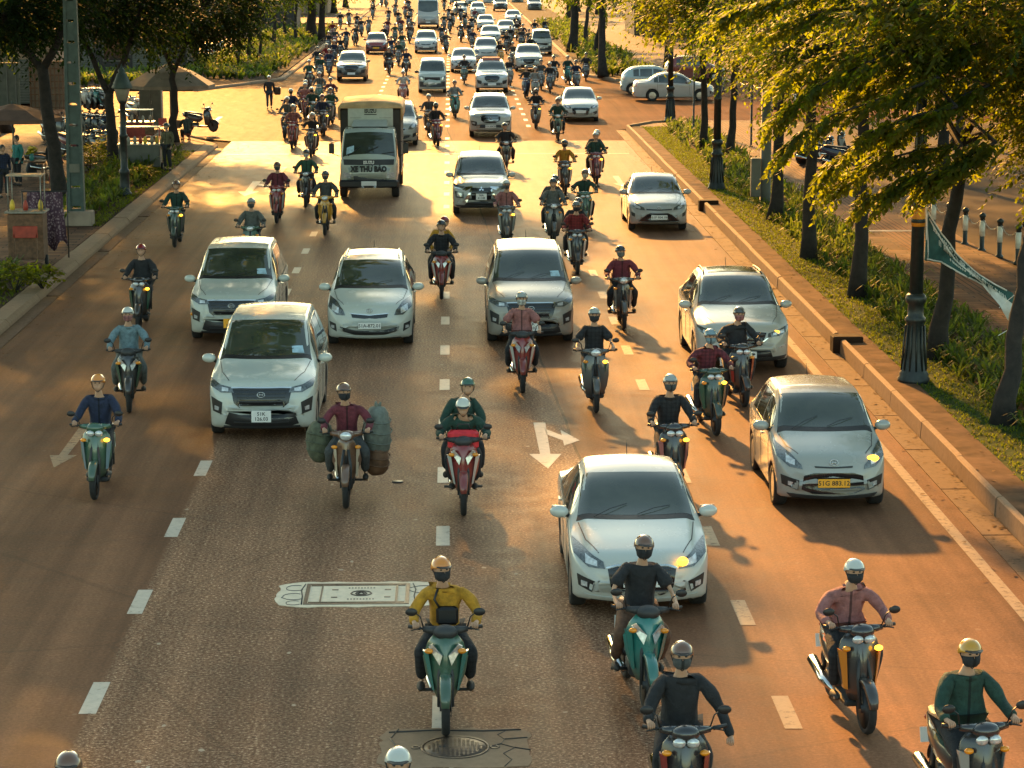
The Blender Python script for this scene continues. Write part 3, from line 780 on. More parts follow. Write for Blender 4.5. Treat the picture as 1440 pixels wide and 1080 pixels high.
def make_bike(kind, near=True):
    root = thing('motorbike', 'x', 'motorbike')
    wr = .29 if kind != 'scooter' else .26; fy, ry = -.62, .60
    K = {'scooter': dict(sh=[(.28, .10, -.44, .10, .10), (.42, .17, -.50, .12, .16), (.58, .215, -.52, .12, .20), (.74, .225, -.50, .12, .20), (.88, .19, -.46, .12, .16), (.97, .12, -.42, .10, .10)]),
         'underbone': dict(sh=[(.34, .08, -.34, .10, .10), (.46, .16, -.42, .12, .20), (.60, .21, -.46, .12, .24), (.74, .19, -.46, .12, .20), (.88, .12, -.44, .12, .12), (.96, .08, -.42, .10, .06)]),
         'sport': dict(sh=[(.26, .07, -.42, .10, .10), (.40, .14, -.52, .12, .18), (.56, .20, -.56, .12, .24), (.72, .23, -.55, .12, .26), (.88, .18, -.52, .12, .18), (1.0, .10, -.46, .10, .08)]),
         'classic': dict(sh=[(.26, .14, -.40, .08, .06), (.42, .20, -.44, .10, .10), (.60, .23, -.44, .10, .10), (.78, .23, -.42, .10, .10), (.92, .16, -.40, .10, .08), (.98, .10, -.38, .08, .05)])}[kind]
    if near: bike_wheel(root, fy, wr); bike_wheel(root, ry, wr, .10)
    ch = MB()
    if not near:
        for y in (fy, ry): ch.lathe([(wr * .5, -.03), (wr * .9, -.045), (wr, 0), (wr * .9, .045), (wr * .5, .03)], n=14, X=Matrix.Translation((0, y, wr)) @ Matrix.Rotation(PI / 2, 4, 'Y'))
    fm = MB(); arc_band(fm, fy, wr, wr + .035, R(20), R(165), .13); 
    if near: fm.build('front_mudguard', 'paint', root)
    for sx in (-1, 1): ch.path([(sx * .065, fy, wr), (sx * .065, fy + .10, wr + .30), (sx * .03, fy + .17, .80)], .020, 6)
    ch.path([(0, fy + .16, .6), (0, fy + .26, .99)], .03, 6)
    if kind in ('underbone', 'sport'):
        ch.path([(0, -.42, .66), (0, -.10, .48), (0, .15, .50)], [.055, .06, .09], 8); ch.box((0, .05, .30), (.20, .34, .20), bev=.04)
        for sx in (-1, 1): ch.path([(sx * .08, .06, .26), (sx * .27, .06, .26)], .018, 6)
    else:
        ch.box((0, -.12, .235), (.30, .50, .07), bev=.02); ch.box((0, .32, .32), (.24, .36, .16), bev=.04)
    for sx in (-1, 1): ch.path([(sx * .10, ry, wr), (sx * .11, ry - .05, .62)], .025, 6)
    ch.path([(-.13, .10, .24), (-.16, .40, .26), (-.17, .80, .36)], [.03, .055, .06], 8, mi=1)
    # inner leg shield, dark
    shield_loft(ch, [(z, w * .9, y + .05, d, s_) for z, w, y, d, s_ in K['sh']])
    if near: ch.build('chassis', ['dark_plastic', 'chrome'], root)
    sh = MB(); shield_loft(sh, K['sh'])
    rb = MB()      # tail body
    secs = [(-.05, .10, .50, .66), (.10, .15, .40, .70), (.35, .17, .42, .74), (.62, .15, .52, .78), (.86, .08, .64, .80), (.92, .03, .70, .78)]
    rings = []
    for y, w, z0, z1 in secs:
        c = (z0 + z1) / 2; h = (z1 - z0) / 2
        rings.append([(w * math.copysign(abs(math.cos(a)) ** .7, math.cos(a)), y, c + h * math.copysign(abs(math.sin(a)) ** .7, math.sin(a))) for a in [2 * PI * i / 14 for i in range(14)]])
    rb.loft(rings)
    hc = MB()      # handlebar cover
    hc.ball((0, -.40, 1.0), (.13, .10, .075), n=14, m=8)
    for sx in (-1, 1): hc.path([(sx * .08, -.38, 1.01), (sx * .22, -.34, 1.015)], [.05, .03], 8)
    if near:
        f = sh.build('front_shield', 'paint', root)
        rb.build('tail_body', 'paint', root); h = hc.build('handlebar_cover', 'paint' if kind != 'sport' else 'dark_plastic', root)
    else:
        for q in (rb, hc, fm): sh.add(q.v, q.f, 0, True)
        f = sh.build('front_shield', 'paint', root); h = f
    # seat
    st = MB(); rings = []
    for y, w, z in ((-.06, .08, .72), (.05, .13, .775), (.30, .15, .785), (.38, .15, .80), (.66, .14, .83), (.80, .09, .82)):
        rings.append([(w * math.copysign(abs(math.cos(a)) ** .6, math.cos(a)), y, z + .04 * math.sin(a)) for a in [2 * PI * i / 12 for i in range(12)]])
    st.loft(rings)
    if near: st.build('seat', 'seat_vinyl', root)
    # lamps
    L1 = MB()
    if kind in ('underbone', 'classic'):
        L1.ball((0, -.485, 1.0), (.085, .035, .062), n=12, m=6); L1.build('headlight', 'lamp_glass', root) if near else None
    elif kind == 'scooter':
        for sx in (-1, 1):
            m = MB(); m.ball((sx * .06, -.475, .93), (.06, .03, .045), n=10, m=6, X=Matrix.Identity(4)); L1.add(m.v, m.f, 0, True); m.build('headlight', 'lamp_glass', root) if near else None
    else:
        for sx in (-1, 1):
            m = MB(); m.add([(sx * .03, -.565, .80), (sx * .13, -.50, .90), (sx * .17, -.44, .86), (sx * .06, -.565, .70), (sx * .03, -.53, .80), (sx * .13, -.46, .90), (sx * .17, -.40, .86), (sx * .06, -.53, .70)], [(0, 1, 2, 3), (0, 4, 5, 1), (1, 5, 6, 2), (2, 6, 7, 3), (3, 7, 4, 0)]); L1.add(m.v, m.f, 0, True); m.build('headlight', 'lamp_glass', root) if near else None
    # accent panels: pale flashes on the shield
    for sx in (-1, 1):
        z0, z1 = (.40, .80)
        m = MB(); w0, w1 = K['sh'][1][1], K['sh'][3][1]; y0 = K['sh'][1][2]; 
        m.add([(sx * w0 * .80, y0 + .10 - .02, z0), (sx * w0 * .98, y0 + .15 - .02, z0), (sx * w1 * .99, y0 + .17 - .02, z1), (sx * w1 * .74, y0 + .07 - .02, z1)] + [(sx * w0 * .80, y0 + .14, z0), (sx * w0 * .98, y0 + .19, z0), (sx * w1 * .99, y0 + .21, z1), (sx * w1 * .74, y0 + .11, z1)], [(0, 1, 2, 3), (0, 4, 5, 1), (1, 5, 6, 2), (2, 6, 7, 3), (3, 7, 4, 0)])
        if near: m.build('side_panel', 'shell', root)
        m = MB(); m.ball((sx * .165, K['sh'][3][2] + .06, .83), (.045, .035, .028), n=10, m=6)
        if near: m.build('indicator', 'amber', root)
    hb = MB()
    hb.path([(-.36, -.30, 1.03), (-.20, -.34, 1.015), (.20, -.34, 1.015), (.36, -.30, 1.03)], .014, 6)
    for sx in (-1, 1):
        hb.path([(sx * .25, -.33, 1.02), (sx * .37, -.295, 1.03)], .020, 8)
        hb.path([(sx * .24, -.37, 1.03), (sx * .34, -.37, 1.01)], .007, 4)
    hbo = hb.build('handlebar', 'black', root) if near else None
    for sx in (-1, 1):
        m = MB(); m.path([(sx * .22, -.34, 1.03), (sx * .25, -.37, 1.15), (sx * .30, -.37, 1.19)], .007, 5)
        m.ball((sx * .34, -.375, 1.20), (.062, .016, .042), n=12, m=6)
        if near: m.build('mirror', 'black', root)
        else: hb.add(m.v, m.f, 0, True)
    if not near:
        for q in (st, hb): ch.add(q.v, q.f, 0, True)
        ch.add(L1.v, L1.f, 1, True); ch.build('chassis', ['dark_plastic', 'chrome'], root)
    if near:
        m = MB(); m.ball((0, .93, .70), (.07, .03, .04), n=10, m=6); m.build('tail_lamp', 'red_lamp', root)
        m = MB(); m.box((0, .95, .52), (.19, .01, .14), rx=R(-15)); m.build('number_plate', 'plate_white', root)
        m = MB(); arc_band(m, ry, wr, wr + .04, R(10), R(110), .14); m.build('rear_mudguard', 'dark_plastic', root)
    return root

# ------------------------------------------------------------------ people
def skin_mesh(name, verts, edges, rad, root, mats, sub=1):
    me = bpy.data.meshes.new(name); me.from_pydata([tuple(v) for v in verts], edges, []); 
    o = bpy.data.objects.new(name, me); C.objects.link(o)
    md = o.modifiers.new('s', 'SKIN'); md.use_smooth_shade = True
    for i, r in enumerate(rad):
        sv = me.skin_vertices[0].data[i]
        sv.radius = (r, r) if not hasattr(r, '__len__') else r
        sv.use_root = (i == root)
    sd = o.modifiers.new('u', 'SUBSURF'); sd.levels = sub; sd.render_levels = sub
    dg = bpy.context.evaluated_depsgraph_get(); dg.update()
    out = bpy.data.meshes.new_from_object(o.evaluated_get(dg))
    bpy.data.objects.remove(o)
    out.materials.clear(); out.materials.append(M[mats]); out.name = name
    out.polygons.foreach_set('use_smooth', [True] * len(out.polygons))
    return out
class Sk:
    def __init__(s): s.v = []; s.e = []; s.r = []
    def chain(s, pts, rad, start=None):
        i = start
        for p, r in zip(pts, rad):
            s.v.append(Vector(p)); s.r.append(r)
            if i is not None: s.e.append((i, len(s.v) - 1))
            i = len(s.v) - 1
        return i
def mix(a, b, t): return Vector(a).lerp(Vector(b), t)
def head_bits(mb, c, yaw=0., pitch=0.):
    X = Matrix.Translation(c) @ Matrix.Rotation(yaw, 4, 'Z') @ Matrix.Rotation(pitch, 4, 'X')
    mb.ball((0, 0, 0), (.076, .092, .112), n=16, m=12, X=X)
    mb.ball((0, -.045, -.055), (.052, .052, .055), n=12, m=8, X=X)            # jaw
    mb.add([(-.014, -.086, -.030), (.014, -.086, -.030), (0, -.113, -.026), (0, -.088, .012), (-.018, -.08, -.036), (.018, -.08, -.036)], [(0, 1, 2), (1, 3, 2), (3, 0, 2)], X=X)
    for sx in (-1, 1):
        mb.ball((sx * .030, -.083, .006), (.014, .009, .008), 1, 8, 5, X=X)     # eyes
        mb.box((sx * .030, -.089, .026), (.032, .008, .006), 1)if False else mb.ball((sx * .030, -.088, .024), (.018, .006, .004), 1, 8, 4, X=X)
        mb.ball((sx * .077, .005, -.005), (.012, .020, .030), n=8, m=6, X=X)     # ears
    mb.ball((0, -.093, -.058), (.022, .007, .006), 2, 8, 4, X=X)                # mouth
    return X
POSE = {
 'ride': dict(pel=(0, .20, .87), chest=(0, .13, 1.20), neck=(0, .08, 1.40), head=(0, .03, 1.565), sh=(.185, .11, 1.34), el=(.29, -.04, 1.10), wr=(.315, -.26, 1.06), kn=(.17, -.24, .72), an=(.13, -.14, .33), toe=(.14, -.33, .285), hip=.095),
 'lean': dict(pel=(0, .26, .87), chest=(0, .08, 1.14), neck=(0, -.03, 1.30), head=(0, -.13, 1.43), sh=(.19, .02, 1.26), el=(.34, -.06, 1.04), wr=(.315, -.26, 1.06), kn=(.20, -.20, .72), an=(.16, -.02, .34), toe=(.17, -.22, .29), hip=.10),
 'straddle': dict(pel=(0, .20, .88), chest=(0, .13, 1.21), neck=(0, .08, 1.41), head=(0, .03, 1.575), sh=(.19, .11, 1.35), el=(.31, -.02, 1.12), wr=(.315, -.26, 1.06), kn=(.24, -.20, .70), an=(.23, .06, .35), toe=(.24, -.12, .29), hip=.11),
 'arm_down': dict(pel=(0, .20, .87), chest=(0, .13, 1.20), neck=(0, .08, 1.40), head=(0, .03, 1.565), sh=(.185, .11, 1.34), el=(.29, -.04, 1.10), wr=(.315, -.26, 1.06), kn=(.20, -.20, .72), an=(.20, .04, .34), toe=(.21, -.14, .29), hip=.10, elR=(.34, .06, 1.08), wrR=(.44, -.06, .84)),
 'ride_low': dict(pel=(0, .24, .86), chest=(.01, .13, 1.16), neck=(.01, .05, 1.35), head=(.02, -.02, 1.51), sh=(.19, .09, 1.29), el=(.33, -.02, 1.08), wr=(.315, -.26, 1.06), kn=(.22, -.22, .72), an=(.19, -.10, .32), toe=(.21, -.28, .28), hip=.10),
 'ride_turn': dict(pel=(0, .22, .87), chest=(-.02, .12, 1.19), neck=(-.03, .05, 1.38), head=(-.04, -.01, 1.54), sh=(.19, .10, 1.32), el=(.32, 0, 1.10), wr=(.315, -.26, 1.06), kn=(.26, -.17, .72), an=(.24, .08, .36), toe=(.27, -.08, .29), hip=.11, yaw=.35),
 'passenger': dict(pel=(0, .58, .93), chest=(0, .54, 1.25), neck=(.03, .50, 1.45), head=(.07, .45, 1.61), sh=(.18, .52, 1.39), el=(.28, .40, 1.14), wr=(.18, .18, 1.02), kn=(.25, .22, .78), an=(.24, .40, .42), toe=(.25, .24, .37), hip=.12),
 'stand': dict(pel=(0, 0, .93), chest=(0, .01, 1.24), neck=(0, 0, 1.45), head=(0, -.02, 1.61), sh=(.19, .01, 1.39), el=(.24, .05, 1.12), wr=(.22, -.05, .88), kn=(.10, -.03, .50), an=(.11, .04, .09), toe=(.12, -.12, .04), hip=.09),
 'walk': dict(pel=(0, 0, .93), chest=(0, -.01, 1.24), neck=(0, -.03, 1.45), head=(0, -.06, 1.61), sh=(.19, -.01, 1.39), el=(.24, .08, 1.12), wr=(.22, -.08, .90), kn=(.10, -.14, .52), an=(.10, -.10, .10), toe=(.11, -.26, .07), hip=.09, knR=(.10, .02, .50), anR=(.10, .24, .13), toeR=(.10, .12, .04)),
 'sit': dict(pel=(0, .05, .42), chest=(0, .05, .74), neck=(0, .0, .94), head=(0, -.05, 1.09), sh=(.185, .02, .88), el=(.25, -.10, .62), wr=(.16, -.30, .60), kn=(.14, -.34, .45), an=(.13, -.30, .09), toe=(.14, -.46, .04), hip=.10)}
BODY = {}
def pose_meshes(pose, build=1.0, near=True):
    key = (pose, build, near)
    if key in BODY: return BODY[key]
    P = POSE[pose]; b = build; V = Vector
    def J(k, sx): 
        v = P.get(k + ('R' if sx > 0 else 'L'), P[k]); return V((v[0] * sx, v[1], v[2]))
    pel, chest, neck, head = V(P['pel']), V(P['chest']), V(P['neck']), V(P['head'])
    def torso(s, g, arms=1., hand=False, neckup=True, hem=False):
        s.chain([pel], [(.145 * b + g, .115 * b + g)])
        if hem: s.h = True
        s.chain([mix(pel, chest, .5), chest, mix(chest, neck, .62)], [(.130 * b + g, .105 * b + g), (.150 * b + g, .115 * b + g), (.125 * b + g, .09 * b + g)], 0)
        top = 3
        if hem: s.chain([pel + V((0, .0, -.10))], [(.155 * b + g, .125 * b + g)], 0)
        if not neckup: s.chain([mix(neck, chest, .12)], [.072], top)
        if neckup: s.chain([neck, mix(neck, head, .5)], [.055, .052], top)
        for sx in (-1, 1):
            sh, el, wr = J('sh', sx), J('el', sx), J('wr', sx)
            pts = [mix(sh, chest, .12), mix(sh, el, .5), el, mix(el, wr, .5), wr]; rd = [.062 * b + g, .052 * b + g, .043 + g, .039 + g * .6, max(.026, .028 + g)]
            if arms < 1: pts = pts[:2] + [mix(sh, el, .82)]; rd = [.064 * b + g, .060 * b + g, .058 * b + g]
            s.chain([pts[0]], [rd[0]], 2); k = len(s.v) - 1
            e = s.chain(pts[1:], rd[1:], k)
            if hand:
                d = V((-.02 * sx, -.9, .05)) if P['wr'][2] > .95 else (wr - el)
                d.normalize(); lat = V((-sx, 0, 0)); 
                pm = s.chain([wr + d * .045], [(.030, .020)], e)
                for q in range(5) if near else ():
                    off = lat * (-.026 + q * .0175) if q else lat * .040
                    ln = (.03, .040, .044, .040, .032)[q]
                    base = wr + d * (.075 if q else .03) + off
                    c = V((0, 0, -1)) if P['wr'][2] > .95 else V((0, -1, 0)) * .3
                    s.chain([base, base + d * ln * .7 + c * ln * .45, base + d * ln * .5 + c * ln * 1.2], [.0095, .009, .0075], pm)
    def legs(s, g, foot=True, length=1.):
        for sx in (-1, 1):
            hp = pel + V((P['hip'] * sx, -.01, -.05)); kn, an, to = J('kn', sx), J('an', sx), J('toe', sx)
            pts = [hp, mix(hp, kn, .5), kn, mix(kn, an, .4), an if foot else mix(kn, an, .92)]
            rd = [.092 * b + g, .080 * b + g, .058 + g, .055 + g, .036 + g * 1.8]
            e = s.chain(pts, rd, 0)
            if foot: s.chain([mix(an, to, .5) + V((0, 0, -.03)), to], [(.040, .03), (.038, .022)], e)
    out = {}
    s = Sk(); torso(s, -.022, hand=True); legs(s, -.012)
    body = skin_mesh('body', s.v, s.e, s.r, 0, 'skin')
    mb = MB(); me = body
    mb.v = [tuple(v.co) for v in me.vertices]; mb.f = [tuple(p.vertices) for p in me.polygons]; mb.mi = [0] * len(mb.f); mb.sm = [True] * len(mb.f)
    hx = head_bits(mb, head, P.get('yaw', 0), R(-8) if pose != 'lean' else R(8))
    out['body'] = mb.mesh('body', ['skin', 'hair', 'skin'])
    def crease(me, amp, seed):
        f = [(seed * 1.7 + k * 2.3, 9 + k * 7) for k in range(3)]
        for v in me.vertices:
            c = v.co; d = sum(math.sin(c.x * w + p) * math.sin(c.y * w * .8 + p * 2) * math.sin(c.z * w * .7 + p * 3) / (1 + i * .7) for i, (p, w) in enumerate(f))
            v.co = c + v.normal * d * amp
        return me
    s = Sk(); torso(s, .018, neckup=False, hem=True); out['shirt'] = crease(skin_mesh('shirt', s.v, s.e, s.r, 0, 'cloth'), .014, 1)
    s = Sk(); torso(s, .020, arms=.5, neckup=False, hem=True); out['tshirt'] = crease(skin_mesh('shirt', s.v, s.e, s.r, 0, 'cloth'), .014, 2)
    s = Sk(); s.chain([pel], [(.150 * b + .014, .12 * b + .014)]); legs(s, .014, foot=False); out['trousers'] = crease(skin_mesh('trousers', s.v, s.e, s.r, 0, 'cloth'), .010, 3)
    out['shoes'] = []
    for sx in (-1, 1):
        mb = MB(); an, to = J('an', sx), J('toe', sx); d = (to - an); d.z = 0; d.normalize()
        mb.ball(tuple(an + V((0, 0, -.045)) + d * .075), (.045, .13, .042), n=12, m=8)
        out['shoes'].append(mb.mesh('shoe', ['leather']))
    H = hx
    # half helmet with a peak
    mb = MB(); rings = []
    for i in range(8):
        a = R(-6) + R(96) * i / 7; q = max(math.cos(a), .02)
        rings.append([(.108 * q * math.cos(t), .128 * q * math.sin(t) + .005, .122 * math.sin(a) + .018 + (.02 if math.sin(t) < 0 and i == 0 else 0)) for t in [2 * PI * k / 18 for k in range(18)]])
    mb.loft(rings, X=H)
    mb.add([(-.085, -.10, .035), (-.04, -.165, .025), (.04, -.165, .025), (.085, -.10, .035), (-.08, -.095, .046), (-.04, -.162, .036), (.04, -.162, .036), (.08, -.095, .046)], [(0, 3, 2, 1), (4, 5, 6, 7), (0, 1, 5, 4), (1, 2, 6, 5), (2, 3, 7, 6)], mi=1, X=H)
    for sx in (-1, 1): mb.path([tuple(H @ V((sx * .098, .0, .02))), tuple(H @ V((sx * .075, -.03, -.06))), tuple(H @ V((0, -.05, -.125)))], .006, 4, mi=1)
    out['helmet'] = mb.mesh('helmet', ['shell', 'black'])
    # three-quarter helmet with a visor
    mb = MB(); rings = []
    for i in range(10):
        a = R(-48) + R(138) * i / 9; q = max(math.cos(a), .02)
        rr = []
        for t in [2 * PI * k / 20 for k in range(20)]:
            fr = -math.sin(t); cut = 1 if (fr > .55 and a < R(8)) else 0
            rr.append((.118 * q * math.cos(t) * (1 - .0 * cut), (.138 * q * math.sin(t) * (.70 if cut else 1)) + .008, .13 * math.sin(a) + .012))
        rings.append(rr)
    mb.loft(rings, X=H)
    out['full_helmet'] = mb.mesh('helmet', ['shell'])
    mb = MB(); rings = []
    for z, r in ((.045, .131), (.01, .134), (-.03, .128), (-.06, .118)):
        rings.append([(r * .90 * math.cos(t), r * 1.05 * math.sin(t) + .003, z) for t in [PI + PI * k / 12 for k in range(13)]])
    mb.loft(rings, closed=False, caps=False, X=H)
    out['visor'] = mb.mesh('visor', ['visor'])
    mb = MB(); rings = []
    for z, r, y in ((-.012, .082, -.005), (-.04, .088, -.016), (-.08, .080, -.016), (-.11, .05, -.02)):
        rings.append([(r * .96 * math.cos(t), r * 1.15 * math.sin(t) + y, z) for t in [PI + PI * k / 10 for k in range(11)]])
    mb.loft(rings, closed=False, caps=False, X=H)
    out['face_mask'] = mb.mesh('face_mask', ['cloth'])
    mb = MB(); mb.ball((0, .012, .02), (.088, .10, .115), n=14, m=10, X=H); out['hair'] = mb.mesh('hair', ['hair'])
    mb = MB(); mb.lathe([(.21, .02), (.15, .075), (.08, .135), (.002, .19), (.002, .18), (.08, .12), (.2, .015)], n=20, X=H); out['conical_hat'] = mb.mesh('conical_hat', ['cloth'])
    BODY[key] = out
    return out
def person(name, label, pose, loc, rz=0., shirt=(.03, .035, .045), trousers=(.03, .03, .035), hat='helmet', hatc=(.6, .6, .58), mask=None, shoes=(.03, .025, .02), build=1.0, near=True, group=None, sleeves=True, hat_extra=None, cat='person'):
    ms = pose_meshes(pose, build, near)
    o = link('person', ms['body'], None, (loc[0], loc[1], loc[2] if len(loc) > 2 else 0), rz)
    tag(o, label, cat, group)
    link('shirt', ms['shirt' if sleeves else 'tshirt'], o, color=shirt)
    link('trousers', ms['trousers'], o, color=trousers)
    for q in ms['shoes'] if near else (): link('shoe', q, o, color=shoes)
    if hat == 'full':
        h = link('helmet', ms['full_helmet'], o, color=hatc); link('visor', ms['visor'], h)
    elif hat == 'helmet': link('helmet', ms['helmet'], o, color=hatc)
    elif hat == 'conical': link('conical_hat', ms['conical_hat'], o, color=hatc)
    else: link('hair', ms['hair'], o)
    if mask and hat != 'full': link('face_mask', ms['face_mask'], o, color=mask)
    return o
BIKES = {}
def bike(kind, label, loc, rz=0., paint=(.03, .03, .035), accent=(.6, .6, .6), near=True, group=None, name='motorbike', lit=False, lean=0.):
    k = (kind, near)
    if k not in BIKES: BIKES[k] = make_bike(kind, near)
    r = dup(BIKES[k]); r.name = name
    r.location = (loc[0], loc[1], 0); r.rotation_euler = (0, lean, rz)
    tag(r, label, 'motorbike', group)
    paint_all(r, {'front_shield': paint, 'tail_body': paint, 'handlebar_cover': paint, 'front_mudguard': paint, 'side_panel': accent})
    if lit:
        for c_ in r.children:
            if c_.name.startswith('indicator') and c_.data.vertices[0].co.x > 0:
                c_.data = c_.data.copy(); c_.data.materials[0] = M['amber_lit']; break
    return r
# ------------------------------------------------------------------ ground, road, pavements
def at(px, py, Y):
    d = _cr @ Vector(((px - 720) / 3400, -(py - 540) / 3400, -1)); t = Y / d.y
    return Vector((d.x * t, Y, CAM_H + d.z * t))
def asphalt_mat(name='asphalt', spec=.038, k=1.0):
    m, nt, b, o = nodes_of(name)
    tc = nt.nodes.new('ShaderNodeTexCoord'); co = tc.outputs['Object']
    sp = nt.nodes.new('ShaderNodeSeparateXYZ'); nt.links.new(co, sp.inputs[0])
    X, Y = sp.outputs[0], sp.outputs[1]
    wob = noise(nt, .35, 2, coord=co).outputs[0]
    big = noise(nt, .22, 5, .6, coord=co).outputs[0]
    med = noise(nt, 2.6, 6, .65, coord=co).outputs[0]
    fine = noise(nt, 24, 4, .8, coord=co).outputs[0]
    # lengthwise streaks from tyres
    mp = nt.nodes.new('ShaderNodeMapping'); mp.inputs['Scale'].default_value = (2.2, .05, 1); nt.links.new(co, mp.inputs[0])
    streak = noise(nt, 1.0, 4, .6, coord=mp.outputs[0]).outputs[0]
    # seam between the coarse middle lanes and the smoother outer lanes: x = 3.3 - .031 y, and x = -3.95
    seam = mathn(nt, 'ADD', mathn(nt, 'MULTIPLY', Y, .031), X)
    seam = mathn(nt, 'ADD', seam, mathn(nt, 'MULTIPLY', mathn(nt, 'SUBTRACT', wob, .5), .22))
    right = mathn(nt, 'MULTIPLY', mathn(nt, 'SUBTRACT', seam, 3.30), 22, True)
    left = mathn(nt, 'MULTIPLY', mathn(nt, 'SUBTRACT', -3.92, X), 14, True)
    smooth = mathn(nt, 'MAXIMUM', right, left)
    coarse = ramp(nt, fine, [(.36, (.08, .038, .021)), (.47, (.19, .098, .056)), (.56, (.30, .168, .098)), (.64, (.66, .47, .31))])
    even = ramp(nt, fine, [(.30, (.14, .067, .036)), (.55, (.22, .110, .061)), (.75, (.31, .165, .095))])
    col = mixc(nt, smooth, coarse, even)
    col = mixc(nt, 1.0, col, ramp(nt, med, [(.25, (.78, .77, .76)), (.7, (1.1, 1.1, 1.1))]), 'MULTIPLY')
    col = mixc(nt, 1.0, col, ramp(nt, big, [(.3, (.72, .72, .74)), (.65, (1.12, 1.1, 1.08))]), 'MULTIPLY')
    col = mixc(nt, 1.0, col, ramp(nt, streak, [(.33, (.70, .70, .72)), (.66, (1.18, 1.16, 1.14))]), 'MULTIPLY')
    # pale worn flecks
    v = nt.nodes.new('ShaderNodeTexVoronoi'); v.inputs['Scale'].default_value = 2.3; v.inputs['Randomness'].default_value = 1
    mp2 = nt.nodes.new('ShaderNodeMapping'); mp2.inputs['Scale'].default_value = (1.0, .75, 1); nt.links.new(co, mp2.inputs[0])
    dist = mathn(nt, 'ADD', 0, 0); nz = noise(nt, 9, 3, coord=co)
    nt.links.new(mp2.outputs[0], v.inputs['Vector'])
    fl = mathn(nt, 'LESS_THAN', mathn(nt, 'ADD', v.outputs['Distance'], mathn(nt, 'MULTIPLY', nz.outputs[0], .25)), .185)
    sepc = nt.nodes.new('ShaderNodeSeparateColor'); nt.links.new(v.outputs['Color'], sepc.inputs[0])
    fl = mathn(nt, 'MULTIPLY', fl, mathn(nt, 'GREATER_THAN', sepc.outputs[0], .5))
    fl = mathn(nt, 'MULTIPLY', fl, mathn(nt, 'SUBTRACT', 1, mathn(nt, 'MULTIPLY', smooth, .85)))
    col = mixc(nt, mathn(nt, 'MULTIPLY', fl, .75), col, (.50, .40, .30))
    # thin dark tar line along the seam and cracks across
    sl = mathn(nt, 'LESS_THAN', mathn(nt, 'ABSOLUTE', mathn(nt, 'SUBTRACT', seam, 3.30)), .025)
    col = mixc(nt, mathn(nt, 'MULTIPLY', sl, .7), col, (.03, .025, .02))
    vc = nt.nodes.new('ShaderNodeTexVoronoi'); vc.feature = 'DISTANCE_TO_EDGE'; vc.inputs['Scale'].default_value = .16
    wv = nt.nodes.new('ShaderNodeMapping'); wv.inputs['Scale'].default_value = (.6, 1, 1)
    mxv = mixc(nt, .12, co, noise(nt, .8, 6, .7, coord=co).outputs[1]); nt.links.new(mxv, wv.inputs[0]); nt.links.new(wv.outputs[0], vc.inputs['Vector'])
    cr = mathn(nt, 'LESS_THAN', vc.outputs[0], .0022)
    col = mixc(nt, mathn(nt, 'MULTIPLY', cr, .18), col, (.035, .026, .02))
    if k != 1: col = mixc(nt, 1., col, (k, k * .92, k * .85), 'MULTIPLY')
    nt.links.new(col, b.inputs['Base Color'])
    nt.links.new(ramp(nt, med, [(.3, (.50,) * 3), (.7, (.66,) * 3)]), b.inputs['Roughness'])
    b.inputs['Specular IOR Level'].default_value = spec
    bump(nt, b, mathn(nt, 'ADD', mathn(nt, 'MULTIPLY', fine, 1.0), mathn(nt, 'MULTIPLY', med, .5)), .35, .008)
asphalt_mat()
asphalt_mat('far_asphalt', .004, .82)  # far road: same asphalt darkened and dulled to take down the sun glare
def worn(name, col, wear=.45, under=(.11, .075, .05), rough=.55):
    m, nt, b, o = nodes_of(name)
    tc = nt.nodes.new('ShaderNodeTexCoord'); co = tc.outputs['Object']
    n = noise(nt, 9, 7, .72, coord=co).outputs[0]; n2 = noise(nt, 1.3, 3, coord=co).outputs[0]
    k = mathn(nt, 'ADD', mathn(nt, 'MULTIPLY', n, .8), mathn(nt, 'MULTIPLY', n2, .2))
    nt.links.new(ramp(nt, k, [(wear - .08, under), (wear, tuple(c * .8 for c in col)), (wear + .25, col)]), b.inputs['Base Color'])
    b.inputs['Roughness'].default_value = rough; b.inputs['Specular IOR Level'].default_value = .12
    bump(nt, b, n, .3, .004)
worn('road_paint', (.62, .53, .42), .42)
worn('faded_paint', (.33, .24, .16), .47)
worn('kerb_stone', (.30, .20, .125), .38, (.09, .055, .033), .85)
worn('gutter_stone', (.17, .10, .06), .46, (.06, .035, .02), .8)
worn('manhole_concrete', (.80, .66, .48), .36, (.20, .13, .08), .8)
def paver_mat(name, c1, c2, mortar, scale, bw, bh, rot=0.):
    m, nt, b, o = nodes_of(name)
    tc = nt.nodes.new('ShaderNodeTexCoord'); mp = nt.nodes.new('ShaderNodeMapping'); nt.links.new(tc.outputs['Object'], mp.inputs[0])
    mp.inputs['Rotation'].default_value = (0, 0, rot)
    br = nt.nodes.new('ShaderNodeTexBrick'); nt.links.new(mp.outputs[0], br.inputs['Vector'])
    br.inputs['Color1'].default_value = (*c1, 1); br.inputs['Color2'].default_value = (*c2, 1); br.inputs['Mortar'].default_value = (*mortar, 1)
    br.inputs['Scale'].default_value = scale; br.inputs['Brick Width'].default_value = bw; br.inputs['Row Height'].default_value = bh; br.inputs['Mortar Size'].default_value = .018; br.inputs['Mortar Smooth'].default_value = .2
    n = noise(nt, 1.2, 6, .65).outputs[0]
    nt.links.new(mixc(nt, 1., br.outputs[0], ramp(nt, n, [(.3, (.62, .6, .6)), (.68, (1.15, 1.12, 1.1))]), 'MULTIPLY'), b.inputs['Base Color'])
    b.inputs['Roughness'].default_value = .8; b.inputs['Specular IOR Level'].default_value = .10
    bump(nt, b, br.outputs[1], -.6, .012)
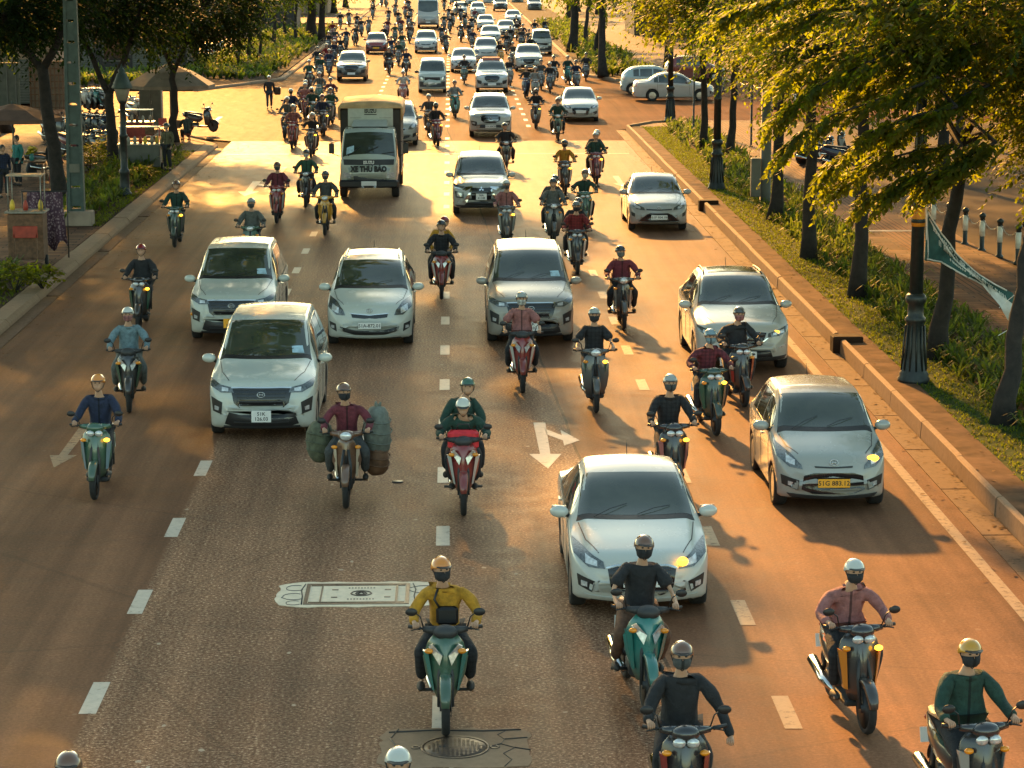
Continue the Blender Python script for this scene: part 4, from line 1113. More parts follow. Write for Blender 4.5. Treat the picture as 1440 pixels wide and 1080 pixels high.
paver_mat('pavers', (.17, .088, .05), (.085, .044, .027), (.016, .010, .007), 1.0, .9, .30)  # light and dark rows imitate shadow stripes, tone lowered for shade
paver_mat('ribbed_pavers', (.18, .078, .04), (.12, .052, .028), (.014, .009, .006), 1.0, .15, 8.)
paver_mat('grey_pavers', (.10, .055, .032), (.075, .042, .026), (.03, .02, .014), 1.0, .6, .6)
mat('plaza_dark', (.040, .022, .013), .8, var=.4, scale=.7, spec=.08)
mat('base_ground', (.05, .030, .018), .95, var=.4, scale=.3, spec=.05)
mat('iron', (.09, .062, .044), .5, .5, var=.4, scale=14)
mat('concrete', (.26, .20, .15), .85, var=.25, scale=2, bmp=.01)

mat('soil_path', (.12, .066, .036), .95, var=.4, scale=2.5, bmp=.01, spec=.08)
def sheet(poly, z): return MB().add([(x, y, z) for x, y in poly], [tuple(range(len(poly)))])
def slab(poly, z0, z1, mb=None): return (mb or MB()).prism(poly, z0, z1)
LX, RX = -9.35, 7.52
struct('ground', sheet([(-900, -60), (900, -60), (900, 2200), (-900, 2200)], -.06), 'base_ground')
struct('road', sheet([(LX, -20), (RX, -20), (RX, 104), (LX, 104), (LX, 101)], 0), 'asphalt')
struct('road', sheet([(LX, 104), (RX, 104), (RX, 110), (10.5, 113.2), (70, 113.2), (70, 150), (10.2, 150), (8.6, 156), (8.3, 1500), (LX - .9, 1500), (LX - .9, 262), (-60, 262), (-60, 236), (LX - .9, 236), (-10.3, 152), (-14.5, 140.5), (-70, 140.5), (-70, 107), (-12.4, 107), (LX, 104)], 0), 'far_asphalt')
# gutters of pale stone
mb = MB()
for y in range(14): slab([(LX - .30, -20 + y * 8.6), (LX + .02, -20 + y * 8.6), (LX + .02, -20 + y * 8.6 + 8.4), (LX - .30, -20 + y * 8.6 + 8.4)], -.03, .012, mb)
struct('gutter', mb, 'gutter_stone')
mb = MB()
for y in range(44): slab([(RX - .02, -20 + y * 2.95), (RX + .40, -20 + y * 2.95), (RX + .40, -20 + y * 2.95 + 2.9), (RX - .02, -20 + y * 2.95 + 2.9)], -.03, .014, mb)
struct('gutter', mb, 'gutter_stone')
# left kerb: sloped stones
def kerb_run(pts, w, h, slope, step, side, name, m='kerb_stone'):
    mb = MB(); rnd = random.Random(3)
    for (x0, y0), (x1, y1) in zip(pts[:-1], pts[1:]):
        L = math.hypot(x1 - x0, y1 - y0); n = max(1, round(L / step)); dx, dy = (x1 - x0) / L, (y1 - y0) / L; nx, ny = -dy * side, dx * side
        for i in range(n):
            a, b = i * L / n + .012, (i + 1) * L / n - .012; j = rnd.uniform(-.008, .008); jz = rnd.uniform(-.008, .008)
            rg = []
            for t in (a, b):
                px, py = x0 + dx * t + nx * j, y0 + dy * t + ny * j
                rg.append([(px, py, -.05), (px + nx * .02, py + ny * .02, h - .02 + jz - slope), (px + nx * (.05 + slope * .8), py + ny * (.05 + slope * .8), h + jz), (px + nx * (w - .02), py + ny * (w - .02), h + jz + .01), (px + nx * w, py + ny * w, h - .02 + jz), (px + nx * w, py + ny * w, -.05)])
            mb.loft(rg, 0, False)
    return struct(name, mb, m)
kerb_run([(LX - .30, -20), (LX - .30, 101), (-12.4, 107)], .52, .17, .07, 2.0, 1, 'kerb')
kerb_run([(-14.5, 140.5), (-10.3, 152), (LX - .9, 236)], .35, .16, .03, 2.5, 1, 'kerb')
kerb_run([(LX - .9, 262), (LX - .9, 600)], .35, .16, .03, 4, 1, 'kerb')
# right planter wall in three stepped lengths with end blocks
for a, b in ((-20, 48.6), (49.5, 75.6), (76.3, 109.5)):
    kerb_run([(RX + .42, a), (RX + .42, b)], .13, .29, .0, 2.9, -1, 'kerb')
    struct('kerb', MB().box((RX + .60, b + .24, .15), (.62, .42, .40), bev=.02), 'plaza_dark') if b < 100 else None
kerb_run([(RX + .42, 109.5), (9.2, 112), (10.4, 113)], .26, .28, .0, 1.2, -1, 'kerb')
kerb_run([(10.4, 113.1), (15.6, 113.1)], .26, .18, .0, 2, 1, 'kerb')
kerb_run([(8.4, 600), (8.6, 156), (10.2, 150), (22, 150)], .30, .18, .02, 3, 1, 'kerb')
# verges
def rect(x0, x1, y0, y1): return [(x0, y0), (x1, y0), (x1, y1), (x0, y1)]
struct('verge_soil', slab(rect(RX + .56, 11.3, -20, 109.5), -.05, .20), 'soil')
struct('kerb_path', slab(rect(RX + .56, RX + 1.12, -20, 108), 0, .225), 'soil_path')
struct('turf', sheet(rect(RX + 1.12, 9.75, -20, 108), .206), 'turf')
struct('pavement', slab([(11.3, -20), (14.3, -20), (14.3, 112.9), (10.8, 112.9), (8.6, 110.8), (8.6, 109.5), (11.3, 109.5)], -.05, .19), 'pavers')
struct('ribbed_path', sheet(rect(12.3, 13.2, -20, 112), .195), 'ribbed_pavers')
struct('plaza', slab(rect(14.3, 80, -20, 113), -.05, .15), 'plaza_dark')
struct('drain_cover', slab(rect(11.35, 14.2, 68.4, 68.75), .19, .2), 'iron')
struct('verge_soil', slab(rect(-12.75, LX - .84, -20, 61.5), -.05, .16), 'soil')
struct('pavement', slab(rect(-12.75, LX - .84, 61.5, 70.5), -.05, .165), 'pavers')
struct('verge_soil', slab(rect(-12.75, LX - .84, 70.5, 97), -.05, .16), 'soil')
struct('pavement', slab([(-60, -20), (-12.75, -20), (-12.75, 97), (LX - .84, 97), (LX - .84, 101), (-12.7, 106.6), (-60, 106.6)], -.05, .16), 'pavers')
struct('verge_soil', slab([(-17, 141), (-14.9, 141), (-10.75, 152), (-10.7, 236), (-17, 236)], -.05, .17), 'soil')
struct('pavement', slab(rect(-60, -17, 141, 236), -.05, .15), 'grey_pavers')
struct('pavement', slab(rect(-60, -10.65, 262, 600), -.05, .15), 'grey_pavers')
struct('verge_soil', slab([(8.95, 156), (10.5, 150.4), (13, 150.4), (13, 600), (8.75, 600)], -.05, .17), 'soil')
struct('pavement', slab(rect(13, 80, 150.4, 600), -.05, .15), 'grey_pavers')
# markings
def dashes(x, ys, w=.15, L=1.0, m='road_paint'):
    mb = MB()
    for y in ys: mb.add([(x - w / 2, y, .005), (x + w / 2, y, .005), (x + w / 2, y + L, .005), (x - w / 2, y + L, .005)], [(0, 1, 2, 3)])
    return struct('lane_marking', mb, m)
dashes(-.13, [33.0 + 4 * k - .3 for k in range(-3, 19)], .19, 1.15)
dashes(-3.97, [25.3 + 4 * k for k in range(-1, 12)], .19, 1.15)
dashes(3.63, [28.6 + 4 * k for k in range(-2, 10)], .19, 1.15, 'faded_paint')
dashes(-.13, [112 + 4 * k for k in range(0, 60)], .19, 1.3); dashes(-3.97, [112 + 4 * k for k in range(60)], .19, 1.3); dashes(3.63, [112 + 4 * k for k in range(60)], .19, 1.3)
struct('edge_line', sheet(rect(7.05, 7.22, -20, 60), .005), 'faded_paint')
struct('stop_line', sheet(rect(-9.0, 7.2, 97.2, 97.5), .005), 'faded_paint')
def arrow(px, py, s=1.0, m='road_paint', straight=True, side=1):
    x, y = G(px, py); mb = MB()
    def q(pts): mb.add([(x + a * s, y + b * s, .006) for a, b in pts], [tuple(range(len(pts)))])
    if straight:
        q([(-.09, 1.0), (.09, 1.0), (.11, 3.8), (-.11, 3.8)]); mb.add([(x - .28 * s, y + 1.0 * s, .006), (x, y - .2 * s, .006), (x + .28 * s, y + 1.0 * s, .006)], [(0, 1, 2)])
    if side:
        q([(.09 * side, 2.7), (.36 * side, 2.15), (.36 * side, 2.6), (.09 * side, 3.2)][::side]); mb.add([(x + .36 * side * s, y + 1.7 * s, .006), (x + .66 * side * s, y + 2.15 * s, .006), (x + .36 * side * s, y + 3.1 * s, .006)][::side], [(0, 1, 2)])
    return struct('arrow_marking', mb, m)
arrow(770, 656, .95)
arrow(78, 655, .8, 'faded_paint')
arrow(345, 275, 1.3)
arrow(470, 660, .9)
for px, py in ((300, 172), (390, 248), (876, 262)): arrow(px, py, 1.0, 'faded_paint', True, 0)
# manhole covers
def box_cover():
    x, y = G(508, 836); z = 0
    t = thing('manhole_cover', 'rectangular iron service cover set in a cracked pale concrete surround on the road', 'manhole', (x, y))
    rnd = random.Random(5); pts = []
    for i in range(44):
        a = 2 * PI * i / 44; px = max(-1, min(1, 1.25 * math.cos(a))) * 1.03 + .02; py = max(-1, min(1, 1.25 * math.sin(a))) * .60
        pts.append((px + rnd.uniform(-.03, .03) - (.06 if px < -.9 else 0), py + rnd.uniform(-.025, .025)))
    MB().prism(pts, -.02, .008).build('surround', 'manhole_concrete', t)
    mb = MB()
    for a, b, c, d in ((-.72, .62, -.50, -.45), (-.72, .62, .45, .50), (-.72, -.67, -.45, .45), (.57, .62, -.45, .45), (-.66, .56, -.42, -.39), (-.66, .56, .39, .42), (.44, .47, -.39, .39), (-.52, -.50, -.39, .39)): mb.prism(rect(a, b, c, d), .004, .016)
    mb.build('iron_frame', 'iron', t)
    MB().prism(rect(-.50, .44, -.38, .38), .004, .013).build('cover_plate', 'manhole_concrete', t)
    mb = MB()
    for r in (.13, .07): mb.path([(r * math.cos(k * PI / 12), r * .9 * math.sin(k * PI / 12), .014) for k in range(25)], .011, 4, caps=False)
    mb.path([(-.06, -.05, .014), (0, .05, .014), (.06, -.05, .014)], .01, 4)
    for sx in (-.34, .34):
        for sy in (-.18, .18): mb.box((sx, sy, .016), (.08, .035, .006))
    for sy in (-.27, .27):
        for k in range(9): mb.box((-.16 + k * .04, sy, .015), (.022, .035, .004))
    mb.build('cast_emblem', 'iron', t)
    mb = MB()
    for cx, cy, r in ((-.86, .30, .13), (-.86, -.12, .15), (-.84, -.42, .10), (.80, .2, .18)):
        mb.path([(cx + r * math.cos(k * .35 + 1) * rnd.uniform(.9, 1.1), cy + r * math.sin(k * .35 + 1), .010) for k in range(14)], .005, 4)
    mb.path([(.66, .5, .01), (.70, .2, .01), (.68, -.1, .01), (.71, -.5, .01)], .008, 4); mb.path([(-.74, -.5, .01), (-.75, -.1, .01), (-.78, .2, .01), (-.74, .5, .01)], .009, 4)
    mb.build('cracks', 'ink', t)
box_cover()
def round_cover():
    x, y = G(640, 1052)
    t = thing('manhole_cover', 'round iron manhole cover in a broken concrete patch at the bottom edge', 'manhole', (x, y))
    rnd = random.Random(8); pts = []
    for i in range(40):
        a = 2 * PI * i / 40; pts.append((max(-1, min(1, 1.3 * math.cos(a))) * .78 + rnd.uniform(-.03, .03), max(-1, min(1, 1.3 * math.sin(a))) * .62 + rnd.uniform(-.03, .03)))
    MB().prism(pts, -.02, .006).build('surround', 'kerb_stone', t)
    mb = MB(); mb.lathe([(.36, .0), (.36, .014), (.33, .014), (.33, .004)], n=36)
    for sx in (-1, 1): mb.lathe([(.055, 0), (.055, .014), (.03, .014), (.03, .004)], c=(sx * .41, 0, 0), n=14)
    mb.build('iron_frame', 'iron', t)
    mb = MB(); mb.lathe([(.325, .0), (.325, .011), (.001, .011)], n=36)
    for i in range(-6, 7):
        for j in range(-6, 7):
            if math.hypot(i, j) < 6.3: mb.box((i * .045, j * .045, .012), (.026, .026, .005), rz=.78)
    mb.build('cover_plate', 'iron', t)
    mb = MB(); P = [(.55, .55), (.45, .4), (.52, .25), (.48, .1), (.62, -.02), (.50, -.2), (.58, -.4), (.5, -.6)]
    mb.path([(a, b, .007) for a, b in P], .006, 4); mb.path([(.48, .1, .009), (.38, .03, .009)], .008, 4); mb.path([(.52, .25, .009), (.76, .3, .009)], .008, 4); mb.path([(.62, -.02, .009), (.78, -.1, .009)], .008, 4)
    mb.path([(-.6, .6, .009), (-.68, .3, .009), (-.6, 0, .009), (-.66, -.4, .009)], .010, 4); mb.path([(-.7, .5, .009), (-.2, .56, .009), (.3, .52, .009), (.7, .56, .009)], .010, 4)
    mb.build('cracks', 'ink', t)
round_cover()
tag(MB().lathe([(.09, 0), (.09, .012), (.001, .014)], n=14, c=(*G(559, 678), 0)).build('road_stud', 'black'), 'small black round stud between the two lower motorbikes', 'road stud')
tag(MB().lathe([(.06, 0), (.06, .012), (.001, .014)], n=12, c=(*G(622, 1050), 0)).build('road_stud', 'black'), 'small dark stud beside the yellow jacketed rider front wheel', 'road stud')
# ------------------------------------------------------------------ foliage
def leafy(name, mats, P, D, U, Lr, Wd, shade, parent=None, fold=.0):
    """Leaves as pointed blades: P base points, D directions, U side vectors, sizes and a shade value each."""
    n = len(P); Lr = Lr[:, None]; Wd = Wd[:, None]
    nrm = np.cross(D, U); nrm /= np.linalg.norm(nrm, axis=1)[:, None] + 1e-9
    v = np.empty((n, 6, 3))
    v[:, 0] = P; v[:, 1] = P + D * Lr * .33 + U * Wd * .5; v[:, 2] = P + D * Lr * .70 + U * Wd * .42 - nrm * Lr * .05
    v[:, 3] = P + D * Lr - nrm * Lr * .14; v[:, 4] = P + D * Lr * .70 - U * Wd * .42 - nrm * Lr * .05; v[:, 5] = P + D * Lr * .33 - U * Wd * .5
    me = bpy.data.meshes.new(name)
    me.vertices.add(n * 6); me.vertices.foreach_set('co', v.reshape(-1).astype(np.float32))
    me.loops.add(n * 6); me.loops.foreach_set('vertex_index', np.arange(n * 6, dtype=np.int32))
    me.polygons.add(n); me.polygons.foreach_set('loop_start', np.arange(n, dtype=np.int32) * 6)
    me.update(calc_edges=True)
    a = me.attributes.new('shade', 'FLOAT', 'FACE'); a.data.foreach_set('value', shade.astype(np.float32))
    me.materials.append(M[mats])
    return link(name, me, parent)
def unit(v): return v / (np.linalg.norm(v, axis=-1, keepdims=True) + 1e-9)
def sprays(rng, O, D, length, per, leaf, lw, tone):
    """Drooping twigs with leaves in pairs along them. O, D: (n,3) origins and directions."""
    n = len(O); P, DD, UU, SS, LL = [], [], [], [], []
    side = unit(np.cross(D, np.array([0, 0, 1.]) + rng.normal(0, .15, (n, 3))))
    for k in range(per):
        t = (k + .6) / per
        c = O + D * (length * t)[:, None] + np.array([0, 0, -1.]) * ((length * .38) * t * t)[:, None]
        d = unit(D + np.array([0, 0, -1.]) * (.76 * t))
        s = 1 if k % 2 else -1
        ld = unit(d * .55 + side * s * rng.uniform(.5, 1.0, (n, 1)) + np.array([0, 0, -1.]) * rng.uniform(.1, .7, (n, 1)))
        up = unit(np.cross(ld, np.cross(np.array([0, 0, 1.]) + rng.normal(0, .28, (n, 3)), ld)))
        P.append(c + rng.normal(0, .015, (n, 3))); DD.append(ld); UU.append(unit(np.cross(ld, up))); LL.append(leaf * rng.uniform(.7, 1.25, n) * (1 - .25 * t))
        SS.append(np.clip(tone + rng.normal(0, .14, n), 0, 1))
    return [np.concatenate(q) for q in (P, DD, UU, SS, LL)]
def limb(mb, a, b, r0, r1, rng, n=5, wob=.12, sag=0.):
    a, b = np.array(a, float), np.array(b, float); L = np.linalg.norm(b - a); pts = []
    for i in range(n + 1):
        t = i / n; j = rng.normal(0, wob * L * .12, 3) if 0 < i < n else 0
        pts.append(tuple(a + (b - a) * t + j + np.array([0, 0, sag * math.sin(PI * t)])))
    mb.path(pts, [r0 + (r1 - r0) * i / n for i in range(n + 1)], 8)
    return [np.array(p) for p in pts]
def tree(label, base, top, r, crowns, seed, limbs=(), leaf=.20, name='street_tree', group=None, m='leaf', zb=.16, per=14, cat='tree', boughs=()):
    """base/top: trunk ends; crowns: (centre, radii, sprays, leaf scale); limbs: fork ends from the trunk top."""
    rng = np.random.default_rng(seed)
    root = thing(name, label, cat, (base[0], base[1], zb - .03), 0, group)
    off = np.array([base[0], base[1], zb - .03])
    b0 = np.zeros(3); t0 = np.array([top[0], top[1], top[2]]) - off
    mb = MB(); pts = []
    n = 7
    for i in range(n + 1):
        t = i / n; pts.append(b0 + (t0 - b0) * t + (rng.normal(0, .04, 3) * np.array([1, 1, 0]) if 0 < i < n else 0))
    rr = [r * 1.45, r * 1.12] + [r * (1 - .3 * (i / n)) for i in range(2, n + 1)]
    mb.path([tuple(p) for p in pts], rr, 12)
    tips = []
    for e in limbs:
        tips += limb(mb, t0 - np.array([0, 0, .15]), np.array(e) - off, r * .55, r * .28, rng)[-2:]
    if not limbs: tips = [t0]
    allP = []
    for cen, rad, cnt, ls in crowns:
        cen = np.array(cen) - off; rad = np.array(rad)
        src = min(tips, key=lambda q: np.linalg.norm(q - cen))
        hub = cen - np.array([0, 0, rad[2] * .35])
        limb(mb, src, hub, r * .38, r * .16, rng, 5, .25)
        k = 6 + int(cnt ** .5 / 4)
        for _ in range(k):
            dv = unit(rng.normal(0, 1, 3) * np.array([1, 1, .6])); limb(mb, hub, cen + dv * rad * .72, r * .14, .012, rng, 5, .35)
        # clumps inside the ellipsoid, sprays around each clump: gaps stay between clumps
        nc = max(6, int(cnt / 16)); cl = unit(rng.normal(0, 1, (nc, 3))) * rng.uniform(.35, 1.0, (nc, 1)) ** .6 * rad * .86 + cen
        clt = np.clip(.42 + rng.normal(0, .22, nc), 0, 1)
        idx = rng.integers(0, nc, cnt)
        cs = float(np.mean(rad)) * .17 + .12
        O = cl[idx] + rng.normal(0, cs, (cnt, 3)) * np.array([1.2, 1.2, .7])
        D = unit(unit(O - cen) * .8 + rng.normal(0, .45, (cnt, 3)) + np.array([0, 0, -.05]))
        allP.append(sprays(rng, O, D, rng.uniform(.5, 1.1, cnt) * (.7 + .4 * ls), per, leaf * ls, 0, clt[idx]) + [ls])
    for bi, line in enumerate(boughs):
        L_pts = [np.array(q) - off for q in line]
        start = min(tips, key=lambda q: np.linalg.norm(q - L_pts[0]))
        mb.path([tuple(start)] + [tuple(q) for q in L_pts], [r * .3] + [.035 - .028 * i / (len(L_pts) - 1) for i in range(len(L_pts))], 6)
        n = 95; u = rng.uniform(0, len(L_pts) - 1.001, n); k = u.astype(int); f = (u - k)[:, None]; LP = np.array(L_pts)
        O = LP[k] * (1 - f) + LP[k + 1] * f; d = unit(LP[k + 1] - LP[k])
        sd = np.cross(d, np.array([0, 0, 1.])) * rng.choice([-1, 1], n)[:, None]
        D = unit(d * .8 + sd * rng.uniform(.15, 1.0, (n, 1)) + np.array([0, 0, -.18]))
        O = O + rng.normal(0, .07, (n, 3)) * np.array([1, 2.5, .9])
        allP.append(sprays(rng, O, D, rng.uniform(.28, .62, n), 16, .17, 0, np.clip(.6 + rng.normal(0, .18, n), 0, 1)) + [1.0])
    mb.build('trunk', 'bark', root)
    P, D, U, Sh, Ll = [np.concatenate([q[i] for q in allP]) for i in range(5)]
    leafy('crown', m, P, D, U, Ll, Ll * .40, Sh, root)
    return root
def strap_bed(name, label, poly_fn, n, seed, h=.55, per=9, m='blade', kind='stuff', wd=.05, zb=.2):
    """Clumps of arching strap leaves."""
    rng = np.random.default_rng(seed); V = []; F = []; SH = []
    for i in range(n):
        x, y = poly_fn(rng); sc = rng.uniform(.7, 1.25); tone = rng.uniform(0, 1)
        for k in range(per):
            a = rng.uniform(0, 2 * PI); lean = rng.uniform(.25, .95); L = h * sc * rng.uniform(.7, 1.2); w = wd * rng.uniform(.7, 1.2)
            dx, dy = math.cos(a), math.sin(a); sx, sy = -dy * w / 2, dx * w / 2
            o = len(V)
            for t, q in ((0, .7), (.4, 1.), (.75, .8), (1., .08)):
                r = L * lean * (t ** 1.4); z = L * (t * (1 - .45 * lean * t * t)) - (L * .25 * lean if t == 1 else 0)
                px, py = x + dx * r, y + dy * r
                V.append((px - sx * q, py - sy * q, zb + z)); V.append((px + sx * q, py + sy * q, zb + z))
            for j in range(3): F.append((o + 2 * j, o + 2 * j + 1, o + 2 * j + 3, o + 2 * j + 2)); SH.append(min(1, max(0, tone * .6 + rng.uniform(0, .4))))
    me = bpy.data.meshes.new(name); me.from_pydata(V, [], F); me.update()
    at_ = me.attributes.new('shade', 'FLOAT', 'FACE'); at_.data.foreach_set('value', np.array(SH, np.float32))
    me.materials.append(M[m])
    return tag(link(name, me), label, None, None, kind)
def strip_fn(x0, x1, y0, y1, bias=1.0):
    return lambda g: (g.uniform(x0, x1), y0 + (y1 - y0) * g.uniform(0, 1) ** bias)
strap_bed('flower_bed_foliage', None, strip_fn(9.5, 11.2, 34, 75), 760, 1, .50)
strap_bed('flower_bed_foliage', None, strip_fn(9.6, 11.2, 75, 109), 330, 2, .62, 8, wd=.07)
strap_bed('flower_bed_foliage', None, strip_fn(-12.6, -10.7, 70.5, 97), 260, 3, .60, 8, 'blade', zb=.16, wd=.07)
strap_bed('flower_bed_foliage', None, strip_fn(-12.6, -10.9, 54, 61.3), 60, 4, .55, 9, 'blade', zb=.16)
strap_bed('hedge_foliage', None, lambda g: (lambda x, y: (x, y))(g.uniform(-16.8, -11.0), g.uniform(150, 236)), 620, 5, .95, 8, 'blade', zb=.17, wd=.16)
strap_bed('hedge_foliage', None, lambda g: (lambda y: (g.uniform(-30, -15.5), y))(g.uniform(142.5, 152)), 360, 6, .95, 8, 'blade', zb=.17, wd=.14)
strap_bed('hedge_foliage', None, strip_fn(9.3, 12.8, 152, 260), 520, 7, .85, 8, 'blade', zb=.17, wd=.15)
strap_bed('grass', None, strip_fn(8.62, 9.75, 30, 109, .8), 9000, 8, .085, 4, 'grass_blade', wd=.018)
strap_bed('grass', None, strip_fn(-12.5, -10.2, 50, 61.3), 1700, 9, .08, 4, 'grass_blade', zb=.16, wd=.018)
strap_bed('grass', None, strip_fn(-10.8, -10.2, 70.6, 97), 1300, 10, .09, 4, 'grass_blade', zb=.16, wd=.02)
tree_group = 'street trees along the verges'
# right-hand row
BOUGHS = [(43.2, ((1270, 70), (1210, 92), (1150, 122), (1088, 168))), (42.8, ((1320, 110), (1250, 135), (1170, 162), (1096, 212))), (43.6, ((1330, 60), (1250, 62), (1170, 72), (1095, 108))),
 (42.6, ((1345, 150), (1280, 165), (1215, 190), (1160, 240))), (42.9, ((1350, 205), (1290, 212), (1230, 228), (1172, 262))), (42.5, ((1370, 235), (1320, 240), (1270, 252), (1215, 282))),
 (43.8, ((1300, 5), (1220, 8), (1150, 18), (1078, 42))), (43.0, ((1390, 120), (1340, 140), (1290, 165), (1240, 200))), (42.4, ((1400, 200), (1370, 215), (1335, 235), (1300, 262))), (44.2, ((1220, -20), (1140, -10), (1080, 0), (1010, 25))), (43.4, ((1380, 60), (1320, 85), (1260, 100), (1200, 130)))]
R_ = [
 ('leaning street tree at the right edge behind the grass strip', G(1410, 612), at(1450, 330, 41), .17, [((12.5, 43.5, 9.3), (4.2, 4.1, 2.6), 442, 1.2)], [(10.4, 41.5, 5.6), (12.5, 41.5, 6.2)]),
 ('street tree behind the ornate lamp with low sunlit sprays over the pavement', (9.6, 46.8), (9.9, 46.8, 4.6), .17,
   [((11.9, 43.6, 5.0), (1.8, 1.6, .9), 520, .95), ((12.4, 44, 6.0), (2.6, 2.2, 1.3), 1530, 1.0), ((9.6, 44.5, 7.2), (2.6, 2.2, .8), 884, 1.0), ((14.2, 47.5, 9.4), (3.2, 4.4, 1.8), 620, 1.35)], [(10.6, 46.6, 5.8), (8.9, 46.6, 6.0), (12.0, 46.5, 5.4)]),
 ('slim dark street tree beside the ribbed path, fourth trunk up the verge', (9.41, 55.3), (9.5, 55.3, 5.2), .17, [((9.4, 55.5, 6.2), (2.4, 2.2, .9), 442, 1.0), ((12.2, 56, 6.4), (2.4, 2.2, 1.5), 646, 1.05), ((14.0, 56, 9), (3.6, 4, 2), 544, 1.3)], [(9.0, 55.3, 6.4), (11.2, 55.4, 6.6)]),
 ('dark street trunk standing in the strap-leaf bed right of the crossover', (9.31, 62.3), (9.3, 62.3, 5.0), .17, [((9.4, 62.5, 6.0), (2.6, 2.2, 1.0), 510, 1.0), ((12.0, 63, 6.2), (2.2, 2.2, 1.4), 476, 1.05), ((14.0, 63, 9), (3.6, 4, 2.2), 510, 1.3)], [(8.8, 62.3, 6.2), (10.9, 62.5, 6.4)]),
 ('street tree right beside the grey utility box, forked high up', (9.58, 71.2), (9.8, 71.2, 4.4), .18, [((10.2, 71.5, 6.0), (2.8, 2.4, 1.1), 561, 1.05), ((12.6, 72, 6.2), (2.2, 2.2, 1.3), 442, 1.05), ((10.5, 72, 9), (4, 4, 2.2), 476, 1.3)], [(8.6, 71.2, 6.0), (11.2, 71.4, 6.1)]),
 ('slender street tree left of its twin near the sign pole', (10.07, 95.9), (10.0, 95.9, 4.5), .15, [((9.4, 96, 5.9), (2.6, 2.4, 1.0), 408, 1.2), ((10, 96, 8.6), (4, 4, 2.2), 240, 1.5)], [(9.2, 95.9, 5.6), (11, 96, 5.6)]),
 ('slender street tree right of its twin near the sign pole', (10.75, 92.7), (10.9, 92.7, 4.5), .15, [((11.6, 93, 5.9), (2.6, 2.4, 1.2), 442, 1.2), ((11, 93, 8.6), (4, 4, 2.2), 200, 1.5)], [(10.2, 92.7, 5.8), (12, 93, 5.6)]),
 ('thick street tree at the far corner behind the kerb hedge', G(848, 112), (9.6, 154, 5), .26, [((9.6, 154, 6.8), (3.6, 3.6, 1.8), 260, 1.9)], [(8.6, 154, 6), (11, 154, 6)]),
 ('thick dark street tree beyond the corner, beside the van', G(805, 76), (9.8, 190, 5), .36, [((9.8, 190, 6.6), (3.8, 3.6, 2), 220, 2.2)], [(8.4, 190, 6), (11, 190, 6)]),
 ('thin street trunk just right of the thickest far trunk', G(822, 66), (11.8, 204, 5), .18, [((11.4, 204, 6.6), (3.4, 3.6, 2), 180, 2.2)], []),
 ('thin leaning street trunk between the far corner trees', G(836, 84), (11.4, 179, 5), .18, [((11.4, 179, 6.6), (3.4, 3.6, 2), 180, 2.2)], []),
]
for i, (lb, b, tp, r, cr, lm) in enumerate(R_):
    tree(lb, b, tp, r, cr, 40 + i, lm, group=tree_group, zb=.2, m='leaf' if i in (1, 3, 5) else 'leaf_mid', boughs=[[tuple(at(x_, y_, Y_ + .25 * q_)) for q_, (x_, y_) in enumerate(ln)] for Y_, ln in BOUGHS] if i == 1 else (), per=20 if i < 5 else 12, leaf=.17 if i < 5 else .2)
# left-hand row: tall trees, their unseen high crowns shaped to shade the road
L_ = [
 ('tall dark street tree just left of the perforated green pole', (-12.12, 75.6), (-12.6, 75.6, 4.6), .24, [((-13.8, 76, 6.5), (2.8, 2.6, 1.2), 700, 1.1), ((-11.5, 77, 12.0), (4.6, 7.5, 2.2), 697, 2.6), ((-5.6, 76, 12.6), (3.4, 7.5, 2.0), 588, 2.6)], [(-14.2, 75.8, 6.6), (-10.6, 75.6, 8.5)]),
 ('V-forked dark street tree behind the lantern lamp', (-12.52, 90.3), (-12.6, 90.3, 2.9), .22, [((-12.8, 91, 6.4), (3.2, 3.0, 1.7), 1100, 1.2), ((-11.5, 91, 12.2), (4.6, 7.5, 2.4), 697, 2.6), ((-5.6, 90, 12.4), (3.4, 7.5, 2.2), 588, 2.6)], [(-14.2, 90.3, 6.2), (-11.3, 90.3, 6.2)]),
 ('Y-forked street tree in front of the beige parasol', (-11.55, 101.7), (-11.5, 101.7, 3.2), .18, [((-10.8, 102, 6.0), (3.4, 3, 1.7), 1150, 1.2), ((-9, 99.5, 11.8), (4.8, 4.5, 2.2), 620, 2.4), ((-4.5, 98.5, 12.4), (3.6, 3.6, 1.8), 360, 2.4)], [(-12.6, 101.7, 5.6), (-10.3, 101.7, 5.6)]),
 ('curved street tree with a lit leaf clump at the left edge', (-19.6, 108), (-20.4, 104, 3.4), .24, [((-20.2, 103, 5.6), (2.6, 2.6, 1.0), 756, 1.2), ((-21.2, 101, 3.6), (1.6, 1.6, 1.0), 396, 1.1), ((-20, 104, 9), (4, 4, 2), 260, 1.6)], [(-18.2, 105, 5.4), (-21.8, 104, 5.4)]),
]
for i, (lb, b, tp, r, cr, lm) in enumerate(L_):
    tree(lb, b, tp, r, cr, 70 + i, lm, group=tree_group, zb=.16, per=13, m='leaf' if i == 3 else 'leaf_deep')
# two added trees outside the frame, crowns placed to shade the near left lanes
for i, (b, cs) in enumerate((((-12.2, 58.0), [((-11.5, 62, 12.2), (4.6, 8, 2.2), 697, 2.6), ((-5.6, 61, 12.8), (3.4, 8, 2), 620, 2.6)]), ((-12.3, 44.0), [((-11.5, 48, 12.4), (4.6, 7, 2.2), 588, 2.6), ((-5.2, 47, 12.8), (3.4, 7, 2), 384, 2.6)]))):
    tree(('added tall street tree beyond the left edge beside the paved gap', 'nearest added tall street tree outside the left edge')[i], b, (b[0] - .2, b[1], 7), .26, cs, 90 + i, [(-9.5, b[1], 10.5)], group=tree_group, per=19)
